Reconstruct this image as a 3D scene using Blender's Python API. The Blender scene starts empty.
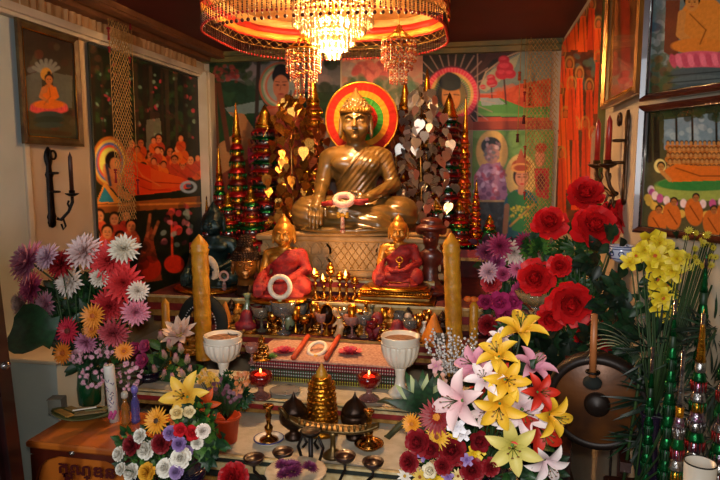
import bpy, math, random
import numpy as np
from mathutils import Vector, Matrix, Quaternion
random.seed(7)
rng = np.random.RandomState(11)
S = bpy.context.scene
COL = S.collection
PI = math.pi

# ---------------------------------------------------------------- camera
CAM_Z = 1.60; YAW = math.radians(11.31); PITCH = math.radians(6.7)
cam_d = bpy.data.cameras.new('camera'); cam = bpy.data.objects.new('camera', cam_d); COL.objects.link(cam)
cam_d.lens = 30.0; cam_d.sensor_width = 36.0; cam_d.clip_start = 0.02
cam.location = (0, 0, CAM_Z); cam.rotation_euler = (PI/2 - PITCH, 0, YAW)
S.camera = cam
# ---------------------------------------------------------------- view, world, lights
S.view_settings.view_transform = 'Standard'; S.view_settings.look = 'None'
S.view_settings.gamma = 1.0; S.view_settings.use_curve_mapping = False
S.view_settings.exposure = 0.0
S.cycles.max_bounces = 6; S.cycles.diffuse_bounces = 3; S.cycles.glossy_bounces = 3
S.cycles.transmission_bounces = 5; S.cycles.transparent_max_bounces = 8
S.cycles.sample_clamp_indirect = 4.0; S.cycles.caustics_reflective = False; S.cycles.caustics_refractive = False
W = bpy.data.worlds.new('world'); S.world = W; W.use_nodes = True
W.node_tree.nodes['Background'].inputs[0].default_value = (0.55, 0.6, 0.75, 1)
W.node_tree.nodes['Background'].inputs[1].default_value = 0.02
def lamp(kind, name, loc, power, color, size=0.05, aim=None, spot=None, blend=1.0):
    d = bpy.data.lights.new(name, kind); d.energy = power; d.color = color
    if kind == 'AREA': d.size = size
    else: d.shadow_soft_size = size
    if spot: d.spot_size = spot; d.spot_blend = blend
    o = bpy.data.objects.new(name, d); COL.objects.link(o); o.location = loc
    if aim is not None:
        o.rotation_euler = (Vector(aim) - Vector(loc)).to_track_quat('-Z', 'Y').to_euler()
    return o
WARM = (1.0, 0.56, 0.24)
# the chandelier over the statue, and the flash on top of the camera
CH = Vector((-0.725, 2.95, 2.32))
lamp('POINT', 'chandelier_bulb_upper', CH + Vector((0, 0, 0.02)), 78, WARM, 0.05)
lamp('POINT', 'chandelier_bulb_lower', CH + Vector((0, 0, -0.14)), 95, WARM, 0.05)
lamp('SPOT', 'camera_flash', (0.02, -0.02, CAM_Z + 0.10), 88, (1.0, 0.90, 0.80), 0.03, aim=(-0.42, 2.3, 0.98), spot=math.radians(72), blend=1.0)
lamp('AREA', 'room_fill_light', (-0.6, -0.8, 1.9), 36, (0.90, 0.95, 1.0), 1.0, aim=(-1.4, 2.5, 1.2))  # unseen soft fill added behind the camera, in place of cool room daylight

# ---------------------------------------------------------------- projection helpers (authoring only)
_f = np.array([-math.sin(YAW)*math.cos(PITCH), math.cos(YAW)*math.cos(PITCH), -math.sin(PITCH)])
_r = np.array([math.cos(YAW), math.sin(YAW), 0.0]); _u = np.cross(_r, _f)
_c = np.array([0, 0, CAM_Z])
def ray(px, py): return _f + _r*(px-360)/600.0 + _u*(240-py)/600.0
def P(px, py, Y): d = ray(px, py); t = Y/d[1]; return Vector(_c + d*t)
def PZ(px, py, z): d = ray(px, py); t = (z-CAM_Z)/d[2]; return Vector(_c + d*t)
def PX(px, py, X): d = ray(px, py); t = X/d[0]; return Vector(_c + d*t)
def mpp(px, py, Y): return Y/ray(px, py)[1]/600.0          # metres per pixel there
def proj(w):
    w = np.asarray(w, dtype=float) - _c
    dz = w @ _f
    return 360 + 600*(w @ _r)/dz, 240 - 600*(w @ _u)/dz

# ---------------------------------------------------------------- colours and materials
def lin(h):
    if not isinstance(h, str): return tuple(h)
    h = h.lstrip('#'); c = [int(h[i:i+2], 16)/255 for i in (0, 2, 4)]
    return tuple(x/12.92 if x <= .04045 else ((x+.055)/1.055)**2.4 for x in c)
MATS = {}
def mat(name, color, rough=.5, metal=0., color2=None, nscale=20., bump=0., bscale=60., coat=0., emit=None, estr=0., trans=0., alpha=1., spec=.5, attr=None, sss=0., wave=None):
    if name in MATS: return MATS[name]
    m = bpy.data.materials.new(name); m.use_nodes = True; nt = m.node_tree; N = nt.nodes; L = nt.links
    b = N['Principled BSDF']; b.inputs['Roughness'].default_value = rough; b.inputs['Metallic'].default_value = metal
    b.inputs['Specular IOR Level'].default_value = spec
    b.inputs['Coat Weight'].default_value = coat; b.inputs['Transmission Weight'].default_value = trans; b.inputs['Alpha'].default_value = alpha
    c1 = (*lin(color), 1); b.inputs['Base Color'].default_value = c1
    tc = N.new('ShaderNodeTexCoord')
    def noise(sc, det=3.):
        n = N.new('ShaderNodeTexNoise'); n.inputs['Scale'].default_value = sc; n.inputs['Detail'].default_value = det
        L.new(tc.outputs['Object'], n.inputs['Vector']); return n
    if attr == 'paint': b.inputs['Specular IOR Level'].default_value = .3
    if attr:
        a = N.new('ShaderNodeAttribute'); a.attribute_name = attr
        if color2:                                       # petal gradient root -> tip
            mx = N.new('ShaderNodeMix'); mx.data_type = 'RGBA'
            mx.inputs[6].default_value = c1; mx.inputs[7].default_value = (*lin(color2), 1)
            L.new(a.outputs['Fac'], mx.inputs[0]); L.new(mx.outputs[2], b.inputs['Base Color'])
        else:
            L.new(a.outputs['Color'], b.inputs['Base Color'])
    else:
        c2 = (*lin(color2), 1) if color2 else tuple([c*.72 for c in c1[:3]] + [1])
        n = noise(nscale) if wave is None else N.new('ShaderNodeTexWave')
        if wave is not None:
            n.inputs['Scale'].default_value = wave; n.inputs['Distortion'].default_value = 4.; n.inputs['Detail'].default_value = 3.
            L.new(tc.outputs['Object'], n.inputs['Vector'])
        mx = N.new('ShaderNodeMix'); mx.data_type = 'RGBA'; mx.inputs[6].default_value = c1; mx.inputs[7].default_value = c2
        cr = N.new('ShaderNodeMapRange'); cr.inputs[1].default_value = .35; cr.inputs[2].default_value = .65
        L.new(n.outputs['Fac'], cr.inputs[0]); L.new(cr.outputs[0], mx.inputs[0]); L.new(mx.outputs[2], b.inputs['Base Color'])
    if bump:
        n = noise(bscale, 4.); bp = N.new('ShaderNodeBump'); bp.inputs['Strength'].default_value = bump; bp.inputs['Distance'].default_value = .004
        L.new(n.outputs['Fac'], bp.inputs['Height']); L.new(bp.outputs[0], b.inputs['Normal'])
    if emit:
        b.inputs['Emission Color'].default_value = (*lin(emit), 1); b.inputs['Emission Strength'].default_value = estr
    if sss:
        b.inputs['Subsurface Weight'].default_value = sss; b.inputs['Subsurface Radius'].default_value = (.02, .01, .005)
    MATS[name] = m; return m

GOLD = mat('gold', 'c88a2c', .28, 1., 'a86a1c', 40, .25, 120)
GOLDP = mat('gold_paint', 'c9872e', .38, .55, '9c5f1a', 14, .2, 60)
BRASS = mat('brass', 'b5813a', .25, 1., '8c5c26', 30, .1, 60)
DBRONZE = mat('dark_bronze', '3a2517', .38, .75, '1f130c', 30, .3, 80)
IRON = mat('black_iron', '1b120e', .45, .6, '0f0a08', 30, .2, 80)
RED = mat('red_foil', 'a01414', .3, .55, '6a0a0a', 60, .3, 150)
REDCL = mat('red_cloth', 'a01a18', .75, 0., '7d1210', 30, .3, 120)
DRED = mat('dark_red_cloth', '5c0f12', .8, 0., '3c080a', 20, .2, 80)
GREENF = mat('green_foil', '0e6a34', .25, .8, '07401f', 40, .3, 150)
GFOIL = mat('gold_foil', 'd79a2e', .22, .95, 'b4741c', 60, .4, 180)
SFOIL = mat('silver_foil', 'b9b6b0', .2, .95, '6d6a70', 60, .4, 180)
WHITE = mat('white_ceramic', 'ded6c6', .3, 0., 'cfc4b0', 8, 0, coat=.4)
CREAM = mat('cream_lace_cloth', 'beb6a4', .6, 0., 'ada48e', 24, .3, 120)
GREENL = mat('leaf_green', '24521f', .45, 0., '12330f', 12, .15, 40, coat=.1)
GREEND = mat('leaf_dark', '173a1c', .5, 0., '0d2612', 12, .15, 40)
GREENY = mat('leaf_light', '4f7a2c', .5, 0., '2f5a1e', 12)
STEM = mat('stem_green', '2d4a1c', .6, 0., '1c3312', 20)
WAX = mat('yellow_wax', 'c98f22', .4, 0., 'a86f14', 18, .5, 70, sss=.2)
WOOD = mat('dark_wood', '3a170e', .4, 0., '240d08', 12, .2, 40, coat=.3)
MAROON = mat('ceiling_maroon', '5a1510', .6, 0., '4a100c', 3)
WALLC = mat('wall_cream', 'c9b79c', .8, 0., 'bfa98a', 3, .15, 60)
WALLG = mat('wall_grey_white', 'b8c2bc', .8, 0., 'acb6b0', 3, .1, 60)  # bluish tone: daylight tint put into the wall colour
TRIMW = mat('trim_white', 'd2c6ae', .55, 0., 'c4b498', 5)
GLASS = mat('clear_glass', 'f2eee6', .06, 0., 'e6e0d4', 10, trans=.9)
CRYST = mat('crystal_bead', 'ffe6b8', .15, 0., 'f0cf90', 30, trans=.55, emit='ffb040', estr=0.)
PEARL = mat('pearl_bead', 'd8d4d0', .2, .1, 'b8b4b4', 30, coat=.5)

# ---------------------------------------------------------------- mesh builder
def _frame(d):
    d = Vector(d).normalized(); a = Vector((0, 0, 1)) if abs(d.z) < .9 else Vector((1, 0, 0))
    x = a.cross(d).normalized(); return x, d.cross(x)
class B:
    def __init__(s): s.v = []; s.f = []; s.mi = []; s.a = []; s.m = 0; s.t = 0.
    def add(s, vs, fs, ts=None):
        o = len(s.v); s.v += [tuple(v) for v in vs]; s.f += [tuple(i+o for i in f) for f in fs]
        s.mi += [s.m]*len(fs); s.a += (ts if ts is not None else [s.t]*len(vs)); return s
    def box(s, c, d, rz=0., bev=0.):
        cx, cy, cz = c; a, b, h = d[0]/2, d[1]/2, d[2]/2; cr, sr = math.cos(rz), math.sin(rz)
        if bev:
            pr = [(a-bev, -b), (a, -b+bev), (a, b-bev), (a-bev, b), (-a+bev, b), (-a, b-bev), (-a, -b+bev), (-a+bev, -b)]
        else: pr = [(a, -b), (a, b), (-a, b), (-a, -b)]
        n = len(pr); vs = []
        lv = [(-h, 1)] + [(h, 1)] if not bev else [(-h, 1-bev/max(a, b)), (-h+bev, 1), (h-bev, 1), (h, 1-bev/max(a, b))]
        for z, k in lv:
            for x, y in pr: x2, y2 = x*k, y*k; vs.append((cx+x2*cr-y2*sr, cy+x2*sr+y2*cr, cz+z))
        fs = [tuple(range(n-1, -1, -1)), tuple(range((len(lv)-1)*n, len(lv)*n))]
        for l in range(len(lv)-1):
            for i in range(n): j = (i+1) % n; fs.append((l*n+i, l*n+j, (l+1)*n+j, (l+1)*n+i))
        return s.add(vs, fs)
    def lathe(s, prof, c=(0, 0, 0), n=16, axis=(0, 0, 1), wob=None, ts=None):
        x, y = _frame(axis); ax = Vector(axis).normalized(); c = Vector(c); vs = []; fs = []; tt = []
        for k, (r, z) in enumerate(prof):
            for i in range(n):
                a = 2*PI*i/n; rr = r*(wob(a, k) if wob else 1.)
                vs.append(c + ax*z + x*(rr*math.cos(a)) + y*(rr*math.sin(a))); tt.append(ts[k] if ts else s.t)
        for k in range(len(prof)-1):
            for i in range(n): j = (i+1) % n; fs.append((k*n+i, k*n+j, (k+1)*n+j, (k+1)*n+i))
        if len(prof) >= 5 and prof[0][0] > 1e-5 and abs(prof[0][0]-prof[-1][0]) < 1e-6 and abs(prof[0][1]-prof[-1][1]) < .3*prof[0][0]:
            m = (len(prof)-1)*n
            for i in range(n): j = (i+1) % n; fs.append((m+i, m+j, j, i))
            return s.add(vs, fs, tt)
        if prof[0][0] > 1e-5: fs.append(tuple(range(n-1, -1, -1)))
        if prof[-1][0] > 1e-5: m = (len(prof)-1)*n; fs.append(tuple(range(m, m+n)))
        return s.add(vs, fs, tt)
    def cone(s, a, b, r0, r1, n=8): a = Vector(a); b = Vector(b); return s.lathe([(r0, 0), (r1, (b-a).length)], a, n, b-a)
    def ball(s, c, r, n=8, m=5, sc=(1, 1, 1)):
        vs = [(c[0], c[1], c[2]-r*sc[2])]; fs = []
        for k in range(1, m):
            ph = -PI/2+PI*k/m
            for i in range(n): a = 2*PI*i/n; vs.append((c[0]+r*sc[0]*math.cos(ph)*math.cos(a), c[1]+r*sc[1]*math.cos(ph)*math.sin(a), c[2]+r*sc[2]*math.sin(ph)))
        vs.append((c[0], c[1], c[2]+r*sc[2])); T = len(vs)-1
        for i in range(n):
            j = (i+1) % n; fs.append((0, 1+j, 1+i)); fs.append((T, T-n+i, T-n+j))
            for k in range(m-2): fs.append((1+k*n+i, 1+k*n+j, 1+(k+1)*n+j, 1+(k+1)*n+i))
        return s.add(vs, fs)
    def tube(s, pts, r, n=6, close=False):
        pts = [Vector(p) for p in pts]; rs = r if isinstance(r, (list, tuple)) else [r]*len(pts); vs = []; fs = []; px = None
        L = len(pts)
        for k, p in enumerate(pts):
            if close: d = pts[(k+1) % L]-pts[k-1]
            else: d = pts[min(k+1, L-1)]-pts[max(k-1, 0)]
            if d.length < 1e-9: d = Vector((0, 0, 1))
            d.normalize()
            if px is None: px, _ = _frame(d)
            px = (px - d*px.dot(d))
            px = px.normalized() if px.length > 1e-6 else _frame(d)[0]
            py = d.cross(px)
            for i in range(n): a = 2*PI*i/n; vs.append(p + px*(rs[k]*math.cos(a)) + py*(rs[k]*math.sin(a)))
        for k in range(L if close else L-1):
            q = (k+1) % L
            for i in range(n): j = (i+1) % n; fs.append((k*n+i, k*n+j, q*n+j, q*n+i))
        if not close: fs.append(tuple(range(n-1, -1, -1))); fs.append(tuple(range((L-1)*n, L*n)))
        return s.add(vs, fs)
    def torus(s, c, R, r, axis=(0, 0, 1), n=24, m=6, sc=(1, 1)):
        x, y = _frame(axis); c = Vector(c)
        return s.tube([c + x*(R*sc[0]*math.cos(2*PI*i/n)) + y*(R*sc[1]*math.sin(2*PI*i/n)) for i in range(n)], r, m, True)
    def prism(s, poly, z0, z1, M=None):
        """polygon in local xy from z0 to z1, mapped by M"""
        n = len(poly); vs = [Vector((x, y, z0)) for x, y in poly] + [Vector((x, y, z1)) for x, y in poly]
        if M is not None: vs = [M @ v for v in vs]
        return s.add(vs, [tuple(range(n-1, -1, -1)), tuple(range(n, 2*n))] + [(i, (i+1) % n, n+(i+1) % n, n+i) for i in range(n)])
    def petal(s, az, L, Wd, e0, e1, r0=0., z0=0., cup=.25, nt=5, ns=3, pw=1.0, jit=0., c=(0, 0, 0), curl=0., point=1., thick=0.):
        """one petal from the centre outward; e0/e1 = elevation at root / tip in degrees"""
        ca, sa = math.cos(az), math.sin(az); vs = []; ts = []; r, z = r0, z0
        for k in range(nt+1):
            t = k/nt; e = math.radians(e0+(e1-e0)*t)
            if k: r += math.cos(e)*L/nt; z += math.sin(e)*L/nt
            w = Wd*(math.sin(PI*min(1, (t**pw)*.93+.07))**point if t < 1 else 0.02)
            if point < .7 and t == 1: w = Wd*.66
            for i in range(ns+1):
                q = (i/ns-.5)*2; y = q*w/2; up = cup*w*q*q + (random.uniform(-jit, jit) if k > 1 else 0)
                rr = r - math.sin(e)*up; zz = z + math.cos(e)*up
                vs.append((c[0]+rr*ca-y*sa, c[1]+rr*sa+y*ca, c[2]+zz)); ts.append(t)
        fs = [(k*(ns+1)+i, k*(ns+1)+i+1, (k+1)*(ns+1)+i+1, (k+1)*(ns+1)+i) for k in range(nt) for i in range(ns)]
        if thick:
            n = len(vs); vs2 = [(x, y, zz-thick) for x, y, zz in vs]; vs += vs2; ts = ts+ts
            fs += [tuple(i+n for i in reversed(f)) for f in fs[:]]
            rim = [(k*(ns+1)) for k in range(nt+1)] + [nt*(ns+1)+i for i in range(1, ns+1)] + [k*(ns+1)+ns for k in range(nt-1, -1, -1)] + [i for i in range(ns-1, 0, -1)]
            for i in range(len(rim)): a, b = rim[i], rim[(i+1) % len(rim)]; fs.append((b, a, a+n, b+n))
        return s.add(vs, fs, ts)
    def mesh(s, name, mats, smooth=True):
        me = bpy.data.meshes.new(name); me.from_pydata([tuple(v) for v in s.v], [], s.f)
        for m in (mats if isinstance(mats, (list, tuple)) else [mats]): me.materials.append(m)
        if s.f:
            me.polygons.foreach_set('material_index', s.mi); me.polygons.foreach_set('use_smooth', [smooth]*len(s.f))
            at = me.attributes.new('pt', 'FLOAT', 'POINT'); at.data.foreach_set('value', s.a)
        me.update(); return me
    def build(s, name, mats, parent=None, loc=(0, 0, 0), smooth=True, **kw):
        return link(name, s.mesh(name, mats, smooth), parent, loc, **kw)
def link(name, data, parent=None, loc=(0, 0, 0), rot=None, scale=None, label=None, cat=None, group=None, kind=None):
    o = bpy.data.objects.new(name, data); COL.objects.link(o); o.location = loc
    if rot is not None:
        if isinstance(rot, Quaternion): o.rotation_mode = 'QUATERNION'; o.rotation_quaternion = rot
        else: o.rotation_euler = rot
    if scale is not None: o.scale = (scale,)*3 if not isinstance(scale, (tuple, list)) else scale
    if parent is not None: o.parent = parent
    if label: o['label'] = label
    if cat: o['category'] = cat
    if group: o['group'] = group
    if kind: o['kind'] = kind
    return o
def thing(name, label, cat, loc=(0, 0, 0), rot=None, group=None, scale=None): return link(name, None, None, loc, rot, scale, label, cat, group)
def struct(name, b, m, loc=(0, 0, 0), smooth=False, **kw): return b.build(name, m, None, loc, smooth, kind='structure', **kw)
def copytree(src, loc=None, rot=None, label=None, scale=None):
    def rec(o, par):
        c = o.copy(); COL.objects.link(c); c.parent = par
        for ch in list(o.children): rec(ch, c)
        return c
    r = rec(src, None)
    if loc is not None: r.location = loc
    if rot is not None: r.rotation_euler = rot
    if scale is not None: r.scale = (scale,)*3
    if label: r['label'] = label
    return r

# ---------------------------------------------------------------- signed-distance modelling (continuous bodies)
class SDF:
    def __init__(s, lo, hi, h):
        s.lo = np.array(lo, float); s.h = h; s.n = np.ceil((np.array(hi)-s.lo)/h).astype(int)+1
        s.D = np.full(s.n, 1.0, np.float32)
        s.ax = [(s.lo[i]+h*np.arange(s.n[i])).astype(np.float32) for i in range(3)]
    def _op(s, lo, hi, fn, k, sub=False):
        m = k+3*s.h
        i0 = [max(0, int((lo[i]-m-s.lo[i])/s.h)) for i in range(3)]; i1 = [min(s.n[i], int((hi[i]+m-s.lo[i])/s.h)+2) for i in range(3)]
        if any(a >= b for a, b in zip(i0, i1)): return s
        sl = tuple(slice(a, b) for a, b in zip(i0, i1))
        X = s.ax[0][sl[0]][:, None, None]; Y = s.ax[1][sl[1]][None, :, None]; Z = s.ax[2][sl[2]][None, None, :]
        d = fn(X, Y, Z); D = s.D[sl]
        if sub:
            a = D; b = -d; hh = np.maximum(k-np.abs(a-b), 0)/max(k, 1e-6); s.D[sl] = np.maximum(a, b)+hh*hh*k*.25
        else:
            hh = np.maximum(k-np.abs(D-d), 0)/max(k, 1e-6); s.D[sl] = np.minimum(D, d)-hh*hh*k*.25
        return s
    def ell(s, c, r, k=.01, sub=False, rx=0., rz=0.):
        R = max(r); cx, cy, cz = c
        def fn(X, Y, Z):
            x, y, z = X-cx, Y-cy, Z-cz
            if rx: ca, sa = math.cos(rx), math.sin(rx); y, z = y*ca+z*sa, -y*sa+z*ca
            if rz: ca, sa = math.cos(rz), math.sin(rz); x, y = x*ca+y*sa, -x*sa+y*ca
            k0 = np.sqrt((x/r[0])**2+(y/r[1])**2+(z/r[2])**2)+1e-6; k1 = np.sqrt((x/r[0]**2)**2+(y/r[1]**2)**2+(z/r[2]**2)**2)+1e-6
            return k0*(k0-1)/k1
        return s._op([c[i]-R for i in range(3)], [c[i]+R for i in range(3)], fn, k, sub)
    def cap(s, a, b, ra, rb, k=.01, sub=False):
        a = np.array(a, float); b = np.array(b, float); ab = b-a; L2 = float(ab@ab)+1e-9; R = max(ra, rb)
        def fn(X, Y, Z):
            t = np.clip(((X-a[0])*ab[0]+(Y-a[1])*ab[1]+(Z-a[2])*ab[2])/L2, 0, 1)
            return np.sqrt((X-a[0]-t*ab[0])**2+(Y-a[1]-t*ab[1])**2+(Z-a[2]-t*ab[2])**2)-(ra+(rb-ra)*t)
        return s._op(np.minimum(a, b)-R, np.maximum(a, b)+R, fn, k, sub)
    def chain(s, pts, rs, k=.01):
        for i in range(len(pts)-1): s.cap(pts[i], pts[i+1], rs[i], rs[i+1], k)
        return s
    def mesh(s, name, m, post=None):
        D = s.D; lo = s.lo; h = s.h; ins = D < 0
        n = D.shape; c = np.zeros([x-1 for x in n], np.uint8)
        for dx in (0, 1):
            for dy in (0, 1):
                for dz in (0, 1): c += ins[dx:n[0]-1+dx, dy:n[1]-1+dy, dz:n[2]-1+dz]
        cell = (c > 0) & (c < 8); idx = np.full(cell.shape, -1, np.int64); ijk = np.argwhere(cell); idx[cell] = np.arange(len(ijk))
        acc = np.zeros((len(ijk), 3)); cnt = np.zeros(len(ijk)); I, J, K = ijk.T
        cor = [(a, b, d) for a in (0, 1) for b in (0, 1) for d in (0, 1)]
        for p in cor:
            for ax in range(3):
                if p[ax]: continue
                q = list(p); q[ax] = 1
                d0 = D[I+p[0], J+p[1], K+p[2]].astype(float); d1 = D[I+q[0], J+q[1], K+q[2]].astype(float)
                mk = (d0 < 0) != (d1 < 0); t = np.where(mk, d0/np.where(mk, d0-d1, 1), 0)
                pt = np.array(p, float)[None, :].repeat(len(ijk), 0); pt[:, ax] += t
                acc += pt*mk[:, None]; cnt += mk
        V = lo + h*(ijk + acc/cnt[:, None]); F = []
        for ax in range(3):
            a1, a2 = (ax+1) % 3, (ax+2) % 3
            sl0 = [slice(None)]*3; sl1 = [slice(None)]*3; sl0[ax] = slice(0, -1); sl1[ax] = slice(1, None)
            e0 = ins[tuple(sl0)]; e1 = ins[tuple(sl1)]; pos = np.argwhere(e0 != e1)
            ok = (pos[:, a1] > 0) & (pos[:, a2] > 0) & (pos[:, a1] < n[a1]-1) & (pos[:, a2] < n[a2]-1); pos = pos[ok]
            fl = e0[tuple(pos.T)]; q = []
            for s1, s2 in ((1, 1), (0, 1), (0, 0), (1, 0)):
                p = pos.copy(); p[:, a1] -= s1; p[:, a2] -= s2; q.append(idx[tuple(p.T)])
            q = np.stack(q, 1); q[~fl] = q[~fl][:, ::-1]; F.append(q)
        F = np.concatenate(F); F = F[(F >= 0).all(1)]
        if post is not None: V = post(V)
        me = bpy.data.meshes.new(name); me.vertices.add(len(V)); me.vertices.foreach_set('co', V.ravel())
        me.loops.add(F.size); me.loops.foreach_set('vertex_index', F.ravel()); me.polygons.add(len(F))
        me.polygons.foreach_set('loop_start', np.arange(0, F.size, 4)); me.polygons.foreach_set('loop_total', np.full(len(F), 4))
        me.update(calc_edges=True); me.polygons.foreach_set('use_smooth', [True]*len(F)); me.materials.append(m); me.validate(); return me
# ================================================================ the room
XL, YB, XR, YR = -2.05, 4.30, 0.511, 2.06
CZ = 2.45
FX, FY = math.sin(math.radians(28.9)), math.cos(math.radians(28.9))        # the short oblique wall toward the camera
FE = (XR+1.35*FX, YR-1.35*FY)
struct('floor', B().box((-.4, 1.6, -.03), (4.2, 5.8, .06)), mat('floor_tile', '4a3020', .5, 0., '35200f', 3))
struct('ceiling', B().box((-.4, 1.6, CZ+.03), (4.2, 5.8, .06)), MAROON)
struct('wall_left', B().box((XL-.04, 1.6, CZ/2), (.08, 5.6, CZ)), WALLC)
struct('wall_back', B().box((-.4, YB+.04, CZ/2), (4.2, .08, CZ)), WALLC)
struct('wall_right', B().box((XR+.04, (YB+YR)/2, CZ/2), (.08, YB-YR, CZ)), WALLC)
def facebox(b, s0, s1, z0, z1, t0, t1):
    q = [(XR+s*FX+t*FY, YR-s*FY+t*FX) for s, t in ((s0, t0), (s1, t0), (s1, t1), (s0, t1))]
    vs = [(x, y, z0) for x, y in q]+[(x, y, z1) for x, y in q]
    return b.add(vs, [(3, 2, 1, 0), (4, 5, 6, 7), (0, 1, 5, 4), (1, 2, 6, 5), (2, 3, 7, 6), (3, 0, 4, 7)])
struct('wall_right_oblique', facebox(B(), 0, 1.35, 0, CZ, 0, .08), WALLC)
struct('wall_right_near', B().box((FE[0]+.04, (FE[1]-1.2)/2, CZ/2), (.08, FE[1]+1.2, CZ)), WALLC)
struct('wall_front', B().box((-.4, -1.24, CZ/2), (4.2, .08, CZ)), WALLG)
# fluted panelling between the rail and the cornice on the left wall
b = B(); n = 240; vs = []; y0, y1 = .6, 4.15
for i in range(n+1):
    y = y0+(y1-y0)*i/n; x = XL+.012+.006*math.sin(i*1.7)+(.004 if i % 3 else 0)
    vs += [(x, y, 2.315), (x, y, 2.44)]
b.add(vs, [(2*i, 2*i+2, 2*i+3, 2*i+1) for i in range(n)]); struct('wall_left_fluting', b, mat('fluted_tan', 'c69a66', .7, 0., 'a67c4c', 8))
# trims
b = B().box((XL+.03, 1.6, 2.30), (.06, 5.4, .035)); b.box((XL+.02, 1.6, 2.275), (.04, 5.4, .02)); struct('trim_1', b, TRIMW)
b = B(); b.box((XL+.045, 4.22, 1.15), (.09, .16, 2.3)); b.box((XL+.05, 4.20, 1.15), (.10, .06, 2.3)); struct('trim_2', b, TRIMW)
CORN = mat('cornice_brown', '8a5a34', .6, 0., '6c4224', 6)
b = B().box((XL+.10, 1.6, CZ-.015), (.20, 5.4, .03)); b.box((XL+.16, 1.6, CZ-.03), (.06, 5.4, .03)); b.box((XL+.04, 1.6, CZ-.03), (.08, 5.4, .06)); struct('trim_3', b, CORN)
b = B().box((-.77, YB-.03, CZ-.04), (2.55, .06, .05)); b.box((-.77, YB-.05, CZ-.015), (2.55, .10, .03)); struct('trim_4', b, mat('cornice_gold_green', '7c6a2c', .5, 0., '5a5a2c', 8))
b = B().box((XL+.008, 2.42, 1.3), (.016, .03, 2.3)); struct('trim_5', b, TRIMW)
# left wall nearest the camera; cool daylight is put into its grey-white colour
struct('wall_left_near', B().box((XL+.005, 1.0, 1.13), (.01, 2.8, 2.26)), WALLG)
struct('baseboard_left', B().box((XL+.02, 1.6, .06), (.02, 5.4, .12)), TRIMW)
# dark door leaf standing open at the left edge of the view
a = P(3, 245, 1.55); c = P(26, 478, 1.55)
b = B(); b.box((a.x-.20, 1.55, .72), (.40, .05, 1.44)); b.box((a.x-.20, 1.535, 1.40), (.34, .04, .05)); b.box((a.x-.06, 1.52, .72), (.08, .03, 1.40))
b.v = [(x-(z-.55)*.060, y, z) for x, y, z in b.v]
dr = struct('door_1', b, mat('door_maroon', '2c0d0d', .35, 0., '1a0707', 10, coat=.3))
B().lathe([(.008, 0), (.012, .01), (.012, .02), (.004, .028)], (0, 0, 0), 10, (0, -1, 0)).build('door_knob', SFOIL, dr, P(9, 364, 1.50))

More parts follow.
